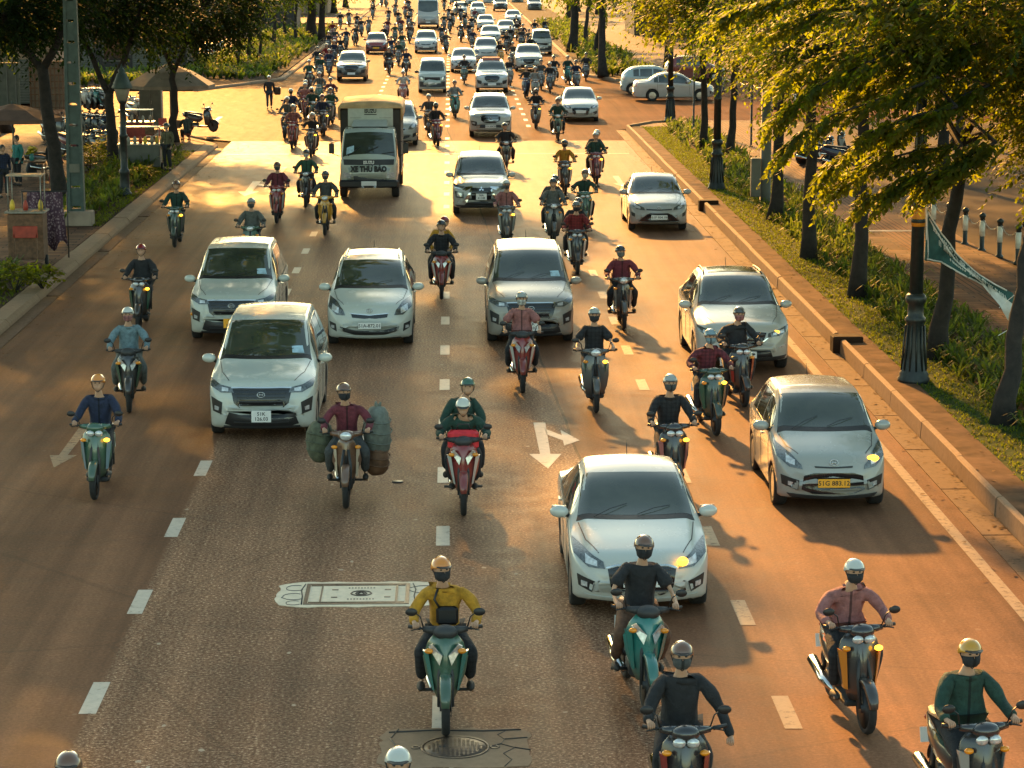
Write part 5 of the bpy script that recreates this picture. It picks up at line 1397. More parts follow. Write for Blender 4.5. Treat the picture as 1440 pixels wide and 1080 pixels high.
# far left block
fl = [(350, 95, .15), (385, 75, .17), (400, 60, .15), (415, 66, .14), (437, 58, .45), (452, 60, .3), (334, 100, .10), (365, 92, .10)]
nm_ = ['thin street trunk rising from the left hedge, nearest the corner sign', 'street trunk in the left hedge between two thinner ones', 'slim trunk behind the left hedge before the thick trunk', 'slim street trunk just left of the thickest left trunk', 'very thick dark street trunk at the end of the left hedge', 'dark street trunk touching the very thick one', 'thinnest sapling at the near end of the left hedge', 'sapling second along the left hedge']
for i, (px, py, r) in enumerate(fl):
    x, y = G(px, py)
    tree(nm_[i], (x, y), (x + .2, y, 5.5), r, [((x, y, 6.2), (3.4, 3.4, 1.9), 230, 2.0)], 100 + i, [], group=tree_group, zb=.17, per=9, m='leaf_mid')
for i, (px, py) in enumerate(((470, 20), (486, 12), (800, 30), (812, 18), (828, 10), (842, 22))):
    x, y = G(px, py)
    tree(('far street tree by the second left side street', 'farthest street tree on the left pavement', 'far right street tree beside the empty lane', 'far right street tree behind the first', 'farthest street tree on the right verge', 'broad far tree on the right pavement')[i], (x, y), (x, y, 3.4), .35, [((x, y, 4.6), (4, 4, 1.9), 150, 2.8)], 120 + i, [], group=tree_group, per=8)
# tall trees added to shade side street, plaza and stalls, crowns above the frame
for i, (x, y, zz, cl) in enumerate(((14, 157, .17, [((13, 158, 8.6), (5, 5, 1.8), 420, 2.6), ((15, 166, 9.5), (5, 5, 1.8), 300, 2.6)]), (25, 158, .15, [((23, 159, 8.8), (5.5, 5, 1.8), 420, 2.6), ((26, 168, 10), (6, 5, 1.8), 320, 2.6)]), (37, 158, .15, [((34, 159, 9), (6, 5, 1.8), 420, 2.6), ((37, 168, 10), (6, 5, 1.8), 320, 2.6)]),
        (16.5, 121.5, .15, [((17, 104, 9), (3.6, 6, 1.8), 360, 2.4)]), (17.2, 84, .15, [((17.5, 84, 9), (3.6, 7, 1.8), 420, 2.4)]), (17.0, 70, .15, [((16.5, 70, 9), (3.4, 6, 1.8), 380, 2.4)]),
        (-19.5, 92, .16, [((-18.5, 93, 9.5), (4, 7, 1.8), 420, 2.6), ((-17.5, 106, 9.5), (3.6, 6, 1.8), 340, 2.6)]), (-24.5, 110, .1, [((-24, 111, 9.5), (4.5, 8, 1.8), 420, 2.6), ((-18.5, 121, 9.6), (4, 5, 1.6), 300, 2.6)]), (-17.6, 77, .16, [((-17, 78, 9.5), (3.6, 7, 1.8), 360, 2.6)]))):
    tree('added tall shade tree ' + ('at the far corner of the right side street', 'behind the parked silver sedan', 'at the far end of the right side street', 'by the near side of the right side street', 'in the plaza right of the ribbed path', 'behind the chained bollards', 'behind the parked scooter rows', 'beside the low tiled building', 'beyond the left parasols')[i], (x, y), (x, y, 6.4), .2, cl, 180 + i, [], name='added_shade_tree', group='added tall shade trees', m='leaf_deep', per=9, zb=zz)
# dark trees on the right beyond the pavement
dk = [(19, 128, 5.2), (24, 150, 5.5), (17.5, 168, 4.6), (30, 135, 5.5), (22, 185, 4.6), (28, 172, 5), (36, 158, 5.4), (18, 210, 4.4), (33, 205, 4.6), (21, 100, 5.5), (27, 112, 5.5), (20, 78, 6), (18.5, 62, 6), (25, 90, 6)]
ord_ = ['nearest the bollards', 'behind the parked cars', 'left of the parked cars', 'beyond the parked motorbikes', 'far behind the hatchback', 'behind the silver sedan roof', 'at the right edge of the side street', 'farthest up the side pavement', 'farthest to the right behind others', 'beyond the chained posts', 'between the side street and bollards', 'behind the low sunlit sprays', 'behind the chained posts on the right', 'in the dark plaza behind the row']
for i, (x, y, h) in enumerate(dk):
    rg = 3.2 + (i % 3) * .5
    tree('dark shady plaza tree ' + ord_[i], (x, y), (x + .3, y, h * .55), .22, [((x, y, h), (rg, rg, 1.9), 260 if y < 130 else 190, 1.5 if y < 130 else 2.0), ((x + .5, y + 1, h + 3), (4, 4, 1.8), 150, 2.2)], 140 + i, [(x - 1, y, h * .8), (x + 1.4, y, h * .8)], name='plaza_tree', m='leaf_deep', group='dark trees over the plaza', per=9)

# dry leaves and grit blown along the gutters
mat('dry_leaf', (.16, .085, .035), .9, var=.6, scale=9, spec=.1)
def litter(name, x0, x1, y0, y1, n, seed, z):
    rng = np.random.default_rng(seed)
    P = np.stack([x0 + (x1 - x0) * rng.uniform(0, 1, n) ** 2, rng.uniform(y0, y1, n), np.full(n, z)], 1)
    a = rng.uniform(0, 2 * PI, n); D = np.stack([np.cos(a), np.sin(a), rng.uniform(0, .35, n)], 1); U = unit(np.stack([-np.sin(a), np.cos(a), rng.uniform(-.3, .3, n)], 1))
    o = leafy(name, 'dry_leaf', P, unit(D), U, rng.uniform(.04, .13, n), rng.uniform(.02, .06, n), rng.uniform(0, 1, n)); o['kind'] = 'stuff'
litter('fallen_leaves', LX - .02, LX + 1.1, 45, 101, 420, 1, .02)
litter('fallen_leaves', RX + .38, RX - .5, 24, 110, 520, 2, .022)
litter('fallen_leaves', RX + 1.3, RX + .6, 24, 108, 420, 3, .232)
litter('fallen_leaves', 11.4, 14.0, 34, 112, 260, 4, .20)
# ------------------------------------------------------------------ street furniture, stalls, buildings
mat('lamp_iron', (.022, .028, .026), .45, .3, var=.35, scale=9)
mat('green_concrete', (.050, .075, .066), .7, var=.25, scale=5, bmp=.004)
mat('frost_glass', (.30, .28, .22), .3, var=.1)
mat('orange_band', (.75, .28, .02), .5)
mat('banner', (.025, .085, .08), .8, var=.2)
mat('banner_white', (.62, .62, .58), .8, var=.1)
mat('tarp', (.50, .33, .16), .75, var=.25, scale=3, bmp=.02)
mat('truck_white', (.40, .42, .36), .4, var=.08)
mat('wood', (.14, .07, .035), .7, var=.4, scale=9)
mat('canopy_beige', (.20, .155, .11), .85, var=.2, scale=3)
mat('canopy_brown', (.13, .07, .045), .85, var=.3, scale=3)
mat('canopy_pink', (.42, .16, .12), .85, var=.2)
mat('roof_tile', (.28, .13, .075), .8, var=.3, scale=5, bmp=.02)
mat('plaster', (.20, .14, .09), .85, var=.25, scale=1.2)
mat('plaster_dark', (.035, .031, .027), .85, var=.3, scale=1.2)
mat('shutter', (.07, .075, .055), .7, var=.25, scale=4)
mat('window_dark', (.02, .022, .022), .15)
mat('grey_panel', (.10, .10, .08), .6, var=.2, scale=3)
mat('red_paint', (.34, .04, .02), .5, var=.25)
mat('teal_paint', (.03, .20, .19), .5)
mat('sign_blue', (.03, .10, .10), .5)
mat('stall_steel', (.26, .25, .22), .4, .5, var=.3)
mat('yellow_box', (.62, .42, .04), .6)
mat('reflective', (.60, .56, .46), .5)
mat('sack', (.085, .095, .06), .9, var=.35, scale=14, bmp=.02)
mat('sack_pale', (.14, .155, .13), .85, var=.3, scale=12, bmp=.02)
mat('lettering', (.55, .58, .54), .8)

# ornate lamp posts
def ornate_lamp(label, x, y, s=1.0, zb=.2, band=False):
    t = thing('street_lamp', label, 'street lamp', (x, y, zb - .02), 0, 'ornate street lamps')
    mb = MB()
    mb.lathe([(.30, 0), (.30, .10), (.27, .14), (.27, .20), (.24, .24), (.19, .60), (.165, .95), (.16, 1.15), (.19, 1.18), (.19, 1.24), (.15, 1.28), (.145, 1.50), (.18, 1.53), (.20, 1.60), (.18, 1.66), (.14, 1.70)], n=24)
    for k in range(12):
        a = 2 * PI * k / 12; mb.path([(.235 * math.cos(a), .235 * math.sin(a), .26), (.175 * math.cos(a), .175 * math.sin(a), 1.1)], .018, 4)
    mb.build('base', 'lamp_iron', t)
    mb = MB(); mb.lathe([(.125, 1.68), (.115, 3.0), (.135, 3.02), (.135, 3.08), (.105, 3.12), (.085, 6.4), (.11, 6.45), (.11, 6.55), (.07, 6.6), (.06, 7.6)], n=18)
    for k in range(8):
        a = 2 * PI * k / 8; mb.path([(.118 * math.cos(a), .118 * math.sin(a), 1.7), (.085 * math.cos(a), .085 * math.sin(a), 6.3)], .010, 4)
    mb.build('pole', 'lamp_iron', t)
    for sx in (-1, 1):
        mb = MB(); mb.path([(0, 0, 6.7), (sx * .35, 0, 6.9), (sx * .62, 0, 7.25), (sx * .62, 0, 7.4)], .03, 6); mb.lathe([(.05, 7.4), (.20, 7.5), (.21, 7.56), (.06, 7.6)], c=(sx * .62, 0, 0), n=14)
        a = mb.build('arm', 'lamp_iron', t)
        MB().lathe([(.12, 7.6), (.2, 7.72), (.2, 7.9), (.1, 8.03), (.01, 8.06)], c=(sx * .62, 0, 0), n=14).build('globe', 'frost_glass', a)
    if band: MB().lathe([(.13, 2.95), (.13, 3.30)], n=16).build('orange_band', 'orange_band', t)
    return t
ornate_lamp('ornate dark iron lamp post with an orange band beside the blue banner', 8.62, 44.2, band=True)
ornate_lamp('ornate dark iron lamp post in the verge behind the silver sedan', 8.9, 80.6)
ornate_lamp('ornate dark iron lamp post at the side street corner before the parked cars', 10.2, 112.3, zb=.18)
def lantern():
    t = thing('street_lamp', 'lower lamp post with a pyramid lantern head on the left verge', 'street lamp', (-10.68, 79.5, .15), 0, 'ornate street lamps')
    MB().lathe([(.22, 0), (.22, .10), (.17, .16), (.15, .7), (.17, .74), (.17, .84), (.12, .9), (.11, 1.9), (.14, 1.93), (.14, 2.0), (.10, 2.04), (.09, 3.0), (.13, 3.05), (.16, 3.12)], n=18).build('pole', 'lamp_iron', t)
    MB().lathe([(.16, 3.1), (.26, 3.5), (.26, 3.52)], n=6).build('globe', 'frost_glass', t)
    MB().lathe([(.33, 3.5), (.34, 3.54), (.16, 3.98), (.10, 4.02), (.12, 4.1), (.03, 4.2), (.01, 4.3)], n=6).build('lamp_shade', 'green_concrete', t)
lantern()
def h_pole():
    t = thing('utility_pole', 'tall green perforated concrete utility pole on a box base', 'utility pole', (-10.95, 70.9, .15))
    mb = MB(); n = 14; H = 9.4
    for sx in (-1, 1):
        mb.loft([[(sx * (.20 - .008 * z) + a * .045, b, z) for a, b in ((-1, -.16 + .006 * z), (1, -.16 + .006 * z), (1, .16 - .006 * z), (-1, .16 - .006 * z))] for z in (0, H)], 0, False)
    mb.build('flange', 'green_concrete', t)
    mb = MB()
    for k in range(16):
        z = .25 + k * .6; mb.box((0, 0, z), (.34 - .014 * z, .20, .53))
    mb.build('web', 'green_concrete', t)
    mb = MB(); mb.box((-.04, 0, .22), (1.05, .55, .44), bev=.03); mb.build('base', 'concrete', t)
    mb = MB(); mb.path([(.22, -.17, 3.4), (.34, -.20, 2.9), (.30, -.2, 2.4)], .02, 5); mb.box((0, -.17, 1.7), (.30, .03, .25)); mb.build('cable_clamp', 'grey_panel', t)
h_pole()
def plain_pole(label, x, y, h, r, zb, name='sign_pole', m='lamp_iron', box=None):
    t = thing(name, label, 'pole', (x, y, zb - .02))
    MB().lathe([(r * 1.6, 0), (r * 1.6, .05), (r, .08), (r * .9, h)], n=12).build('pole', m, t)
    if box: MB().box(box[0], box[1], bev=.02).build('utility_box', 'grey_panel', t)
plain_pole('thick grey metal pole with a small box beside the street trees', 9.75, 74.6, 8, .17, .2, 'utility_pole', 'grey_panel', ((-.32, -.1, 1.0), (.30, .28, 1.2)))
x, y = G(975, 200); plain_pole('thin signpost at the near corner of the right side street', x, y, 6, .04, .2)
x, y = G(1056, 213); plain_pole('thin pole standing in the middle of the sunlit pavement', x, y, 6, .045, .19)
t = thing('utility_box', 'low brown utility box among the strap leaves', 'utility box', (*G(853, 310), .18)) if False else None

# banner tied between the lamp and the leaning tree
def banner():
    Y = 44.75
    top = [at(*p, Y) for p in ((1303, 292), (1322, 325), (1345, 357), (1375, 385), (1400, 400), (1426, 413))]
    bot = [at(*p, Y) for p in ((1300, 366), (1325, 371), (1352, 386), (1383, 401), (1405, 430), (1424, 460))]
    o = top[0].copy(); o.z = 0
    t = thing('banner', 'blue-green cloth banner with white border and lettering, twisted down to a white tail', 'banner', (o.x, Y, 0))
    base = Vector((o.x, Y, 0)); mb = MB(); V = []
    nu, nv = 20, 6
    def P(i, j):
        u = i / nu * (len(top) - 1); k = min(int(u), len(top) - 2); u -= k
        a = top[k].lerp(top[k + 1], u); b = bot[k].lerp(bot[k + 1], u); p = a.lerp(b, j / nv) - base
        p.y += .10 * math.sin(i * .75 + j * .9) + .05 * math.sin(i * 1.9)
        return p
    for s in (0, .012):
        for i in range(nu + 1):
            for j in range(nv + 1): p = P(i, j); V.append((p.x, p.y + s, p.z))
    W = nv + 1; N = (nu + 1) * W; F = []; MI = []
    for i in range(nu):
        for j in range(nv):
            q = (i * W + j, i * W + j + 1, (i + 1) * W + j + 1, (i + 1) * W + j); wh = i > 13 and j > 1
            for f_ in (q, tuple(N + k for k in reversed(q))): F.append(f_); MI.append(1 if wh else 0)
    for f_, m_ in zip(F, MI): pass
    mb.v = V; mb.f = F; mb.mi = MI; mb.sm = [True] * len(F)
    mb.build('cloth', ['banner', 'banner_white'], t)
    mb = MB()
    def on(u, v, d=-.012):
        i, j = u * nu, v * nv; a, b = P(int(i), int(j)), P(min(int(i) + 1, nu), min(int(j) + 1, nv)); p = P(int(i), int(j)).lerp(b, .5) if False else None
        i0, j0 = min(int(i), nu - 1), min(int(j), nv - 1); fu, fv = i - i0, j - j0
        p = P(i0, j0).lerp(P(i0 + 1, j0), fu).lerp(P(i0, j0 + 1).lerp(P(i0 + 1, j0 + 1), fu), fv)
        return (p.x, p.y + d, p.z)
    mb.path([on(.03 + k * .045, .02) for k in range(21)], .014, 4); mb.path([on(.03, .05 + k * .1) for k in range(10)], .014, 4); mb.path([on(.02 + k * .045, .96) for k in range(16)], .016, 4)
    mb.path([on(.06 + k * .05, .10 + k * .052) for k in range(14)], .016, 4)
    mb.build('border', 'banner_white', t)
    rnd = random.Random(2); mb = MB()
    for row, (u0, u1, v, h) in enumerate(((.10, .44, .16, .10), (.16, .66, .34, .16), (.40, .92, .50 if False else .22, .12), (.30, .62, .60, .10))):
        u = u0
        while u < u1:
            w = rnd.uniform(.008, .016); 
            for _ in range(2):
                du = rnd.uniform(0, w); mb.path([on(min(u + du, .97), v), on(min(u + rnd.uniform(0, w), .97), min(v + h, .95))], .009, 4)
            if rnd.random() < .6: mb.path([on(u, v + h * rnd.choice((.02, .5, .95))), on(min(u + w, .97), v + h * rnd.choice((.02, .5, .95)))], .008, 4)
            u += w * 1.7 + (.02 if rnd.random() < .2 else 0)
    mb.build('lettering', 'lettering', t)
    mb = MB(); e = at(1426, 415, Y) - base; e2 = at(1424, 460, Y) - base; far = Vector((9.72 - base.x, 42.2 - Y, 1.9))
    mb.path([tuple(at(1303, 292, Y) - base), tuple(at(1303, 330, Y) - base), tuple(at(1300, 366, Y) - base)], .014, 5); mb.path([tuple(e), tuple(far)], .008, 4); mb.path([tuple(e2), tuple(far + Vector((0, 0, -.5)))], .008, 4)
    mb.build('cord', 'banner_white', t)
banner()
# chained bollards
bl = None
def bollards(pts, g, lab, zb=.15):
    proto_ = None
    for i, (x, y) in enumerate(pts):
        if proto_ is None:
            t = thing('bollard', lab, 'bollard', (x, y, zb), 0, g); proto_ = t
            MB().lathe([(.11, 0), (.11, .06), (.065, .1), (.065, .92), (.09, .94), (.09, 1.0), (.03, 1.05)], n=12).build('post', 'lamp_iron', t)
            MB().lathe([(.075, .42), (.075, .84)], n=12).build('reflective_band', 'reflective', t)
        else: t = dup(proto_); t.location = (x, y, zb)
    for i, ((x0, y0), (x1, y1)) in enumerate(zip(pts[:-1], pts[1:])):
        a, b = Vector((x0, y0, zb + .9)), Vector((x1, y1, zb + .9)); mb = MB()
        mb.path([tuple(a.lerp(b, k / 8) + Vector((0, 0, -.22 * math.sin(PI * k / 8)))) for k in range(9)], .014, 5)
        tag(mb.build('chain', 'stall_steel'), 'sagging chain ' + ('between the white-banded posts under the low sunlit leaves' if zb < .16 else 'between posts by the parked cars'), 'chain', g + ', chains')
bollards([(13.55 + .17 * k, 69.5 - 1.35 * k) for k in range(7)], 'chained posts at the dark plaza edge', 'dark post with a white band, in the chained row under the low leaves')
bollards([(15.4 + .35 * k, 136.5 - 3.2 * k) for k in range(6)], 'chained posts at the side street corner', 'dark post with a white band, in the far row beside the parked cars', .16)

# ---- left pavement
def parasol(label, x, y, r, z0, z1, m, n=8, pole_off=(0, 0), name='parasol', rz=0.):
    t = thing(name, label, 'parasol', (x, y, .16), rz)
    mb = MB(); ring = [(r * math.cos(2 * PI * k / n), r * math.sin(2 * PI * k / n), z0) for k in range(n)]
    mid = [(r * .5 * math.cos(2 * PI * k / n), r * .5 * math.sin(2 * PI * k / n), z0 + (z1 - z0) * .62) for k in range(n)]
    lo = [(a * .995, b * .995, c - .02) for a, b, c in ring]; drop_ = [(a, b, c - .14) for a, b, c in ring]
    mb.loft([drop_, ring, mid, [(.05 * math.cos(2 * PI * k / n), .05 * math.sin(2 * PI * k / n), z1) for k in range(n)]], 0, False, caps=False)
    mb.loft([[(a * .99, b * .99, c) for a, b, c in drop_], lo, [(a, b, c - .03) for a, b, c in mid], [(.05 * math.cos(2 * PI * k / n), .05 * math.sin(2 * PI * k / n), z1 - .03) for k in range(n)]][::-1], 0, False, caps=False)
    mb.build('canopy', m, t)
    MB().lathe([(.035, 0), (.03, z1 + .12)], n=10, c=(*pole_off, 0)).build('pole', 'green_concrete', t)
    mb = MB()
    for k in range(n):
        a = 2 * PI * k / n; mb.path([(.04 * math.cos(a), .04 * math.sin(a), z0 - .1), (r * .5 * math.cos(a), r * .5 * math.sin(a), z0 + (z1 - z0) * .55)], .012, 4)
    mb.build('ribs', 'black', t)
    MB().lathe([(.28, 0), (.28, .08), (.05, .14)], n=14, c=(*pole_off, 0)).build('base', 'concrete', t)
    return t
parasol('beige octagonal parasol over the grey booth at the street corner', -11.95, 104.2, 1.95, 2.25, 3.15, 'canopy_beige', rz=.3)
parasol('low brown canvas parasol shading the flower seller at the left edge', -15.7, 87.5, 1.75, 2.0, 2.5, 'canopy_brown', 6, rz=.2)
x, y = G(279, 96); parasol('distant pink parasol beyond the corner hedge', x, y, 1.9, 2.0, 3.0, 'canopy_pink')
def booth():
    x, y = G(212, 183); t = thing('booth', 'narrow grey metal booth with double doors under the beige parasol', 'booth', (x, y + .4, .15))
    MB().box((0, 0, 1.05), (1.0, .7, 2.1), bev=.02).build('cabinet', 'grey_panel', t)
    for sx in (-1, 1):
        d = MB().box((sx * .24, -.36, 1.1), (.44, .03, 1.75), bev=.01).build('door', 'shutter', t); MB().box((sx * .06, -.39, 1.1), (.02, .03, .18)).build('handle', 'chrome', d)
    MB().box((0, 0, 2.14), (1.12, .82, .08), bev=.02).build('roof', 'grey_panel', t)
booth()
def cart(label, px, py, w, h, m, items, rz=0., name='food_cart', cat='cart'):
    x, y = G(px, py); t = thing(name, label, cat, (x, y + .3, .16), rz)
    MB().box((0, 0, h * .5), (w, .7, h * .75), bev=.02).build('cabinet', m, t)
    MB().box((0, 0, h * .9), (w + .12, .8, .05), bev=.01).build('counter', 'stall_steel', t)
    mb = MB()
    for sx in (-1, 1): mb.path([(sx * w * .46, -.3, h * .9), (sx * w * .46, -.3, h * 1.5)], .015, 5); mb.path([(sx * w * .46, .3, h * .9), (sx * w * .46, .3, h * 1.5)], .015, 5)
    mb.box((0, 0, h * 1.5), (w, .66, .03)); mb.build('shelf_frame', 'stall_steel', t)
    for sx in (-1, 1): MB().lathe([(.14, -.03), (.14, .03)], n=14, X=Matrix.Translation((sx * w * .52, 0, .14)) @ Matrix.Rotation(PI / 2, 4, 'Y')).build('wheel', 'rubber', t)
    rnd = random.Random(px)
    for k in range(items):
        c = rnd.choice(('red_paint', 'frost_glass', 'teal_paint', 'yellow_box', 'wood'))
        MB().lathe([(.06, 0), (.07, .1), (.05, .2), (.02, .26)], n=10, c=(-w * .4 + w * .8 * k / max(1, items - 1), rnd.uniform(-.2, .2), h * .925)).build('jar', c, t)
    return t
cart('grey wheeled food cart with jars beside the Y-forked tree', 197, 246, 1.5, 1.05, 'grey_panel', 7)
cart('red and white drinks cart behind the grey food cart', 193, 203, 1.3, .85, 'red_paint', 5)
cart('dark wooden stall cabinet at the left edge with a red panel', 38, 384, .9, 1.55, 'wood', 3)
x, y = G(40, 352)
t = thing('sign_board', 'small red sign panel leaning on the dark stall cabinet', 'sign', (-9.95 - .0 if False else G(40, 386)[0], G(40, 386)[1] - .25, .16))
MB().box((0, 0, .95), (.62, .03, .30), bev=.01).build('panel', 'red_paint', t); MB().box((-.28, 0, .45), (.03, .03, .9)).build('leg', 'wood', t); MB().box((.28, 0, .45), (.03, .03, .9)).build('leg', 'wood', t)
def cloth_hang():
    x, y = G(66, 372); t = thing('hanging_cloth', 'purple patterned cloth hung over a rail by the stall cabinet', 'cloth', (x, y, .16))
    m, nt, b, o = nodes_of('patterned'); v = noise(nt, 16, kind='v'); nt.links.new(ramp(nt, v.outputs['Distance'], [(.25, (.30, .22, .24)), (.45, (.10, .05, .075)), (.8, (.06, .03, .05))]), b.inputs['Base Color']); b.inputs['Roughness'].default_value = .9
    mb = MB(); n = 16; rings = []
    for i in range(n + 1):
        u = i / n - .5; d = .06 * math.sin(i * 1.3)
        rings.append([(u * .9, d - .02, 1.75 - .05 * abs(u)), (u * .98, d - .10, 1.2), (u * 1.15, d * 1.8 - .16, .35 + .15 * math.sin(i)), (u * 1.15, d * 1.8 - .14, .35 + .15 * math.sin(i)), (u * .98, d - .08, 1.2), (u * .9, d, 1.75)])
    mb.loft(rings); mb.build('cloth', 'patterned', t)
    mb = MB(); mb.path([(-.6, 0, 1.76), (.6, 0, 1.76)], .018, 6)
    for sx in (-1, 1): mb.path([(sx * .58, 0, 0), (sx * .58, 0, 1.76)], .018, 6)
    mb.build('rail_frame', 'black', t)
cloth_hang()
MB_ = MB()
def chair(label, x, y, rz, m='red_paint', g='plastic chairs by the stalls'):
    t = thing('chair', label, 'chair', (x, y, .16), rz, g)
    MB().box((0, 0, .43), (.40, .40, .03), bev=.01).build('seat', m, t); MB().box((0, .19, .68), (.38, .025, .34), bev=.01, rx=R(-8)).build('backrest', m, t)
    for sx in (-1, 1):
        for sy in (-1, 1): MB().path([(sx * .17, sy * .17, .43), (sx * .19, sy * .19, 0)], .016, 5).build('leg', m, t)
def table(label, x, y, w, h, m, g=None, rz=0.):
    t = thing('table', label, 'table', (x, y, .16), rz, g)
    MB().box((0, 0, h), (w, w * .65, .035), bev=.01).build('tabletop', m, t)
    for sx in (-1, 1):
        for sy in (-1, 1): MB().path([(sx * w * .42, sy * w * .26, h), (sx * w * .44, sy * w * .28, 0)], .02, 5).build('leg', 'wood', t)
x, y = G(42, 262); table('wooden table with orange flowers under the brown parasol', x, y, 1.2, .72, 'wood')
chair('red chair left of the flower table', x - .9, y - .2, 1.2); chair('red chair right of the flower table', x + 1.0, y - .5, -1.2)
def vase(label, x, y, z, c, s=.16, n=16, seed=1):
    t = thing('flowers', label, 'flowers', (x, y, z)); rng = np.random.default_rng(seed)
    MB().lathe([(.07, 0), (.09, .12), (.06, .2), (.075, .24)], n=12).build('pot', 'teal_paint', t)
    mb = MB()
    for k in range(n):
        d = unit(rng.normal(0, 1, 3)); mb.ball((d[0] * s, d[1] * s, .38 + d[2] * s * .6), (.05, .05, .035), n=8, m=5)
    mb.build('blossoms', c, t)
    P = np.array([[0, 0, .24]] * 20) + rng.normal(0, .02, (20, 3)); D = unit(rng.normal(0, 1, (20, 3)) + np.array([0, 0, 1.2])); U = unit(np.cross(D, rng.normal(0, 1, (20, 3))))
    leafy('leaves', 'leaf', P, D, U, np.full(20, .28), np.full(20, .06), rng.uniform(0, 1, 20), t)
vase('yellow flowers in a teal pot on the wooden table', x + .1, y, .16 + .735, 'yellow_box', seed=2); vase('orange flowers at the left end of the wooden table', x - .42, y, .16 + .735, 'orange_band', .12, 12, 3)
x, y = G(232, 200); chair('red chair pulled up by the Y-forked tree', x, y, .5); x, y = G(212, 212); chair('dark wooden chair facing the drinks cart', x, y, PI, 'wood'); x, y = G(246, 203); chair('dark chair between the tree and the seated person', x, y, -.6, 'wood')
x, y = G(190, 225); table('low red table between the two carts', x, y, 1.0, .5, 'red_paint')
x, y = G(118, 246)
t = thing('crate', 'shallow wooden tray of goods beside the green pole', 'crate', (x, y, .16)); MB().box((0, 0, .22), (1.0, .6, .06)).build('tray', 'wood', t); MB().box((0, 0, .1), (.9, .5, .2), bev=.01).build('box', 'canopy_beige', t)
# shrubs with pale flecks behind the verge
for i, (px, py, s) in enumerate(((128, 250, 1.0), (150, 232, .9), (205, 262, .6), (22, 420, .7), (60, 415, .6))):
    x, y = G(px, py); rng = np.random.default_rng(300 + i)
    root = thing('shrub', ('leafy shrub between the green pole and the lantern lamp', 'leafy shrub behind the lantern lamp', 'low shrub at the foot of the grey food cart', 'low shrub below the stall cabinet', 'small shrub under the patterned cloth')[i], 'shrub', (x, y, .15))
    n = int(90 * s); cen = np.array([0, 0, .55 * s]); d = unit(rng.normal(0, 1, (n, 3))) * np.array([1.0, .9, .55]) * s * rng.uniform(.3, 1, (n, 1))
    P, D, U, Sh, L = sprays(rng, cen + d * .7, unit(d + np.array([0, 0, .3])), rng.uniform(.2, .45, n) * s, 9, .15, 0, rng.uniform(.2, .8, n))
    mb = MB()
    for k in range(5): mb.path([(0, 0, 0), tuple(cen + unit(rng.normal(0, 1, 3)) * .4 * s)], [.025, .008], 5)
    mb.build('stems', 'bark', root); leafy('foliage', 'leaf', P, D, U, L, L * .4, Sh, root)

# ---- buildings
def building(label, x, y, w, d, h, m, roof=None, doors=(), wins=(), awning=None, rz=0., name='shop_building', cat='building'):
    t = thing(name, label, cat, (x, y, .1), rz)
    MB().box((0, d / 2, h / 2), (w, d, h)).build('wall', m, t)
    if roof:
        mb = MB(); mb.loft([[(-w / 2 - .4, -.5, h), (w / 2 + .4, -.5, h), (w / 2 + .4, d + .5, h), (-w / 2 - .4, d + .5, h)], [(-w / 2 - .4, -.5, h + .1), (w / 2 + .4, -.5, h + .1), (w / 2 + .4, d + .5, h + .1), (-w / 2 - .4, d + .5, h + .1)], [(-w / 2 + 1.2, d / 2 - .2, h + roof), (w / 2 - 1.2, d / 2 - .2, h + roof), (w / 2 - 1.2, d / 2 + .2, h + roof), (-w / 2 + 1.2, d / 2 + .2, h + roof)]], 0, False); mb.build('roof', 'roof_tile', t)
    else: MB().box((0, d / 2, h + .12), (w + .3, d + .3, .24)).build('parapet', m, t)
    for a, ww, hh in doors:
        dd = MB().box((a, -.04, hh / 2), (ww, .06, hh), bev=.01).build('door', 'shutter', t)
        mb = MB()
        for k in range(int(hh / .14)): mb.box((a, -.08, .1 + k * .14), (ww - .1, .02, .05))
        mb.build('slats', 'grey_panel', dd)
    for a, z, ww, hh in wins:
        f = MB().box((a, -.05, z), (ww, .1, hh), bev=.01).build('window', 'grey_panel', t); MB().box((a, -.11, z), (ww - .16, .03, hh - .16)).build('pane', 'window_dark', f)
    if awning:
        mb = MB(); mb.add([(-w / 2, -.02, awning + .5), (w / 2, -.02, awning + .5), (w / 2, -1.6, awning), (-w / 2, -1.6, awning), (-w / 2, -.02, awning + .45), (w / 2, -.02, awning + .45), (w / 2, -1.6, awning - .05), (-w / 2, -1.6, awning - .05)], [(0, 3, 2, 1), (4, 5, 6, 7), (3, 7, 6, 2), (0, 4, 7, 3), (1, 2, 6, 5)]); mb.build('awning', 'canopy_brown', t)
    return t
building('low building with a terracotta tiled roof and shutters behind the left trees', -26.4, 128, 11, 7, 3.6, 'plaster', 1.9, [(-3.6, 1.8, 2.5), (-1.5, 1.8, 2.5), (4.3, 1.2, 2.3)], [(-3.5, 3.1, 1.6, .5), (-1.2, 3.1, 1.6, .5), (1.2, 2.4, 1.2, 1.4), (3, 3.1, .9, .5)])
building('dark shop front with a brown awning behind the lantern lamp', -21.5, 158, 9, 8, 5.5, 'plaster_dark', None, [(-2.6, 2.2, 2.6), (2.2, 2.4, 2.6)], [(-.2, 1.7, 1.4, 1.8)], 3.0, name='shop_building')
building('tan columned building behind the left hedge', -30.5, 200, 14, 10, 6.0, 'plaster', None, [(-4, 2.4, 2.8), (0, 2.4, 2.8), (4, 2.4, 2.8)], [(-2, 1.7, 1, 1.8), (2, 1.7, 1, 1.8)], 3.2)
building('pale shuttered warehouse behind the thick left trunks', -19.5, 236.5, 9, 10, 6.0, 'plaster_dark', None, [(-2.5, 3, 3)], [(1.5, 2, 1.8, 1.6)])
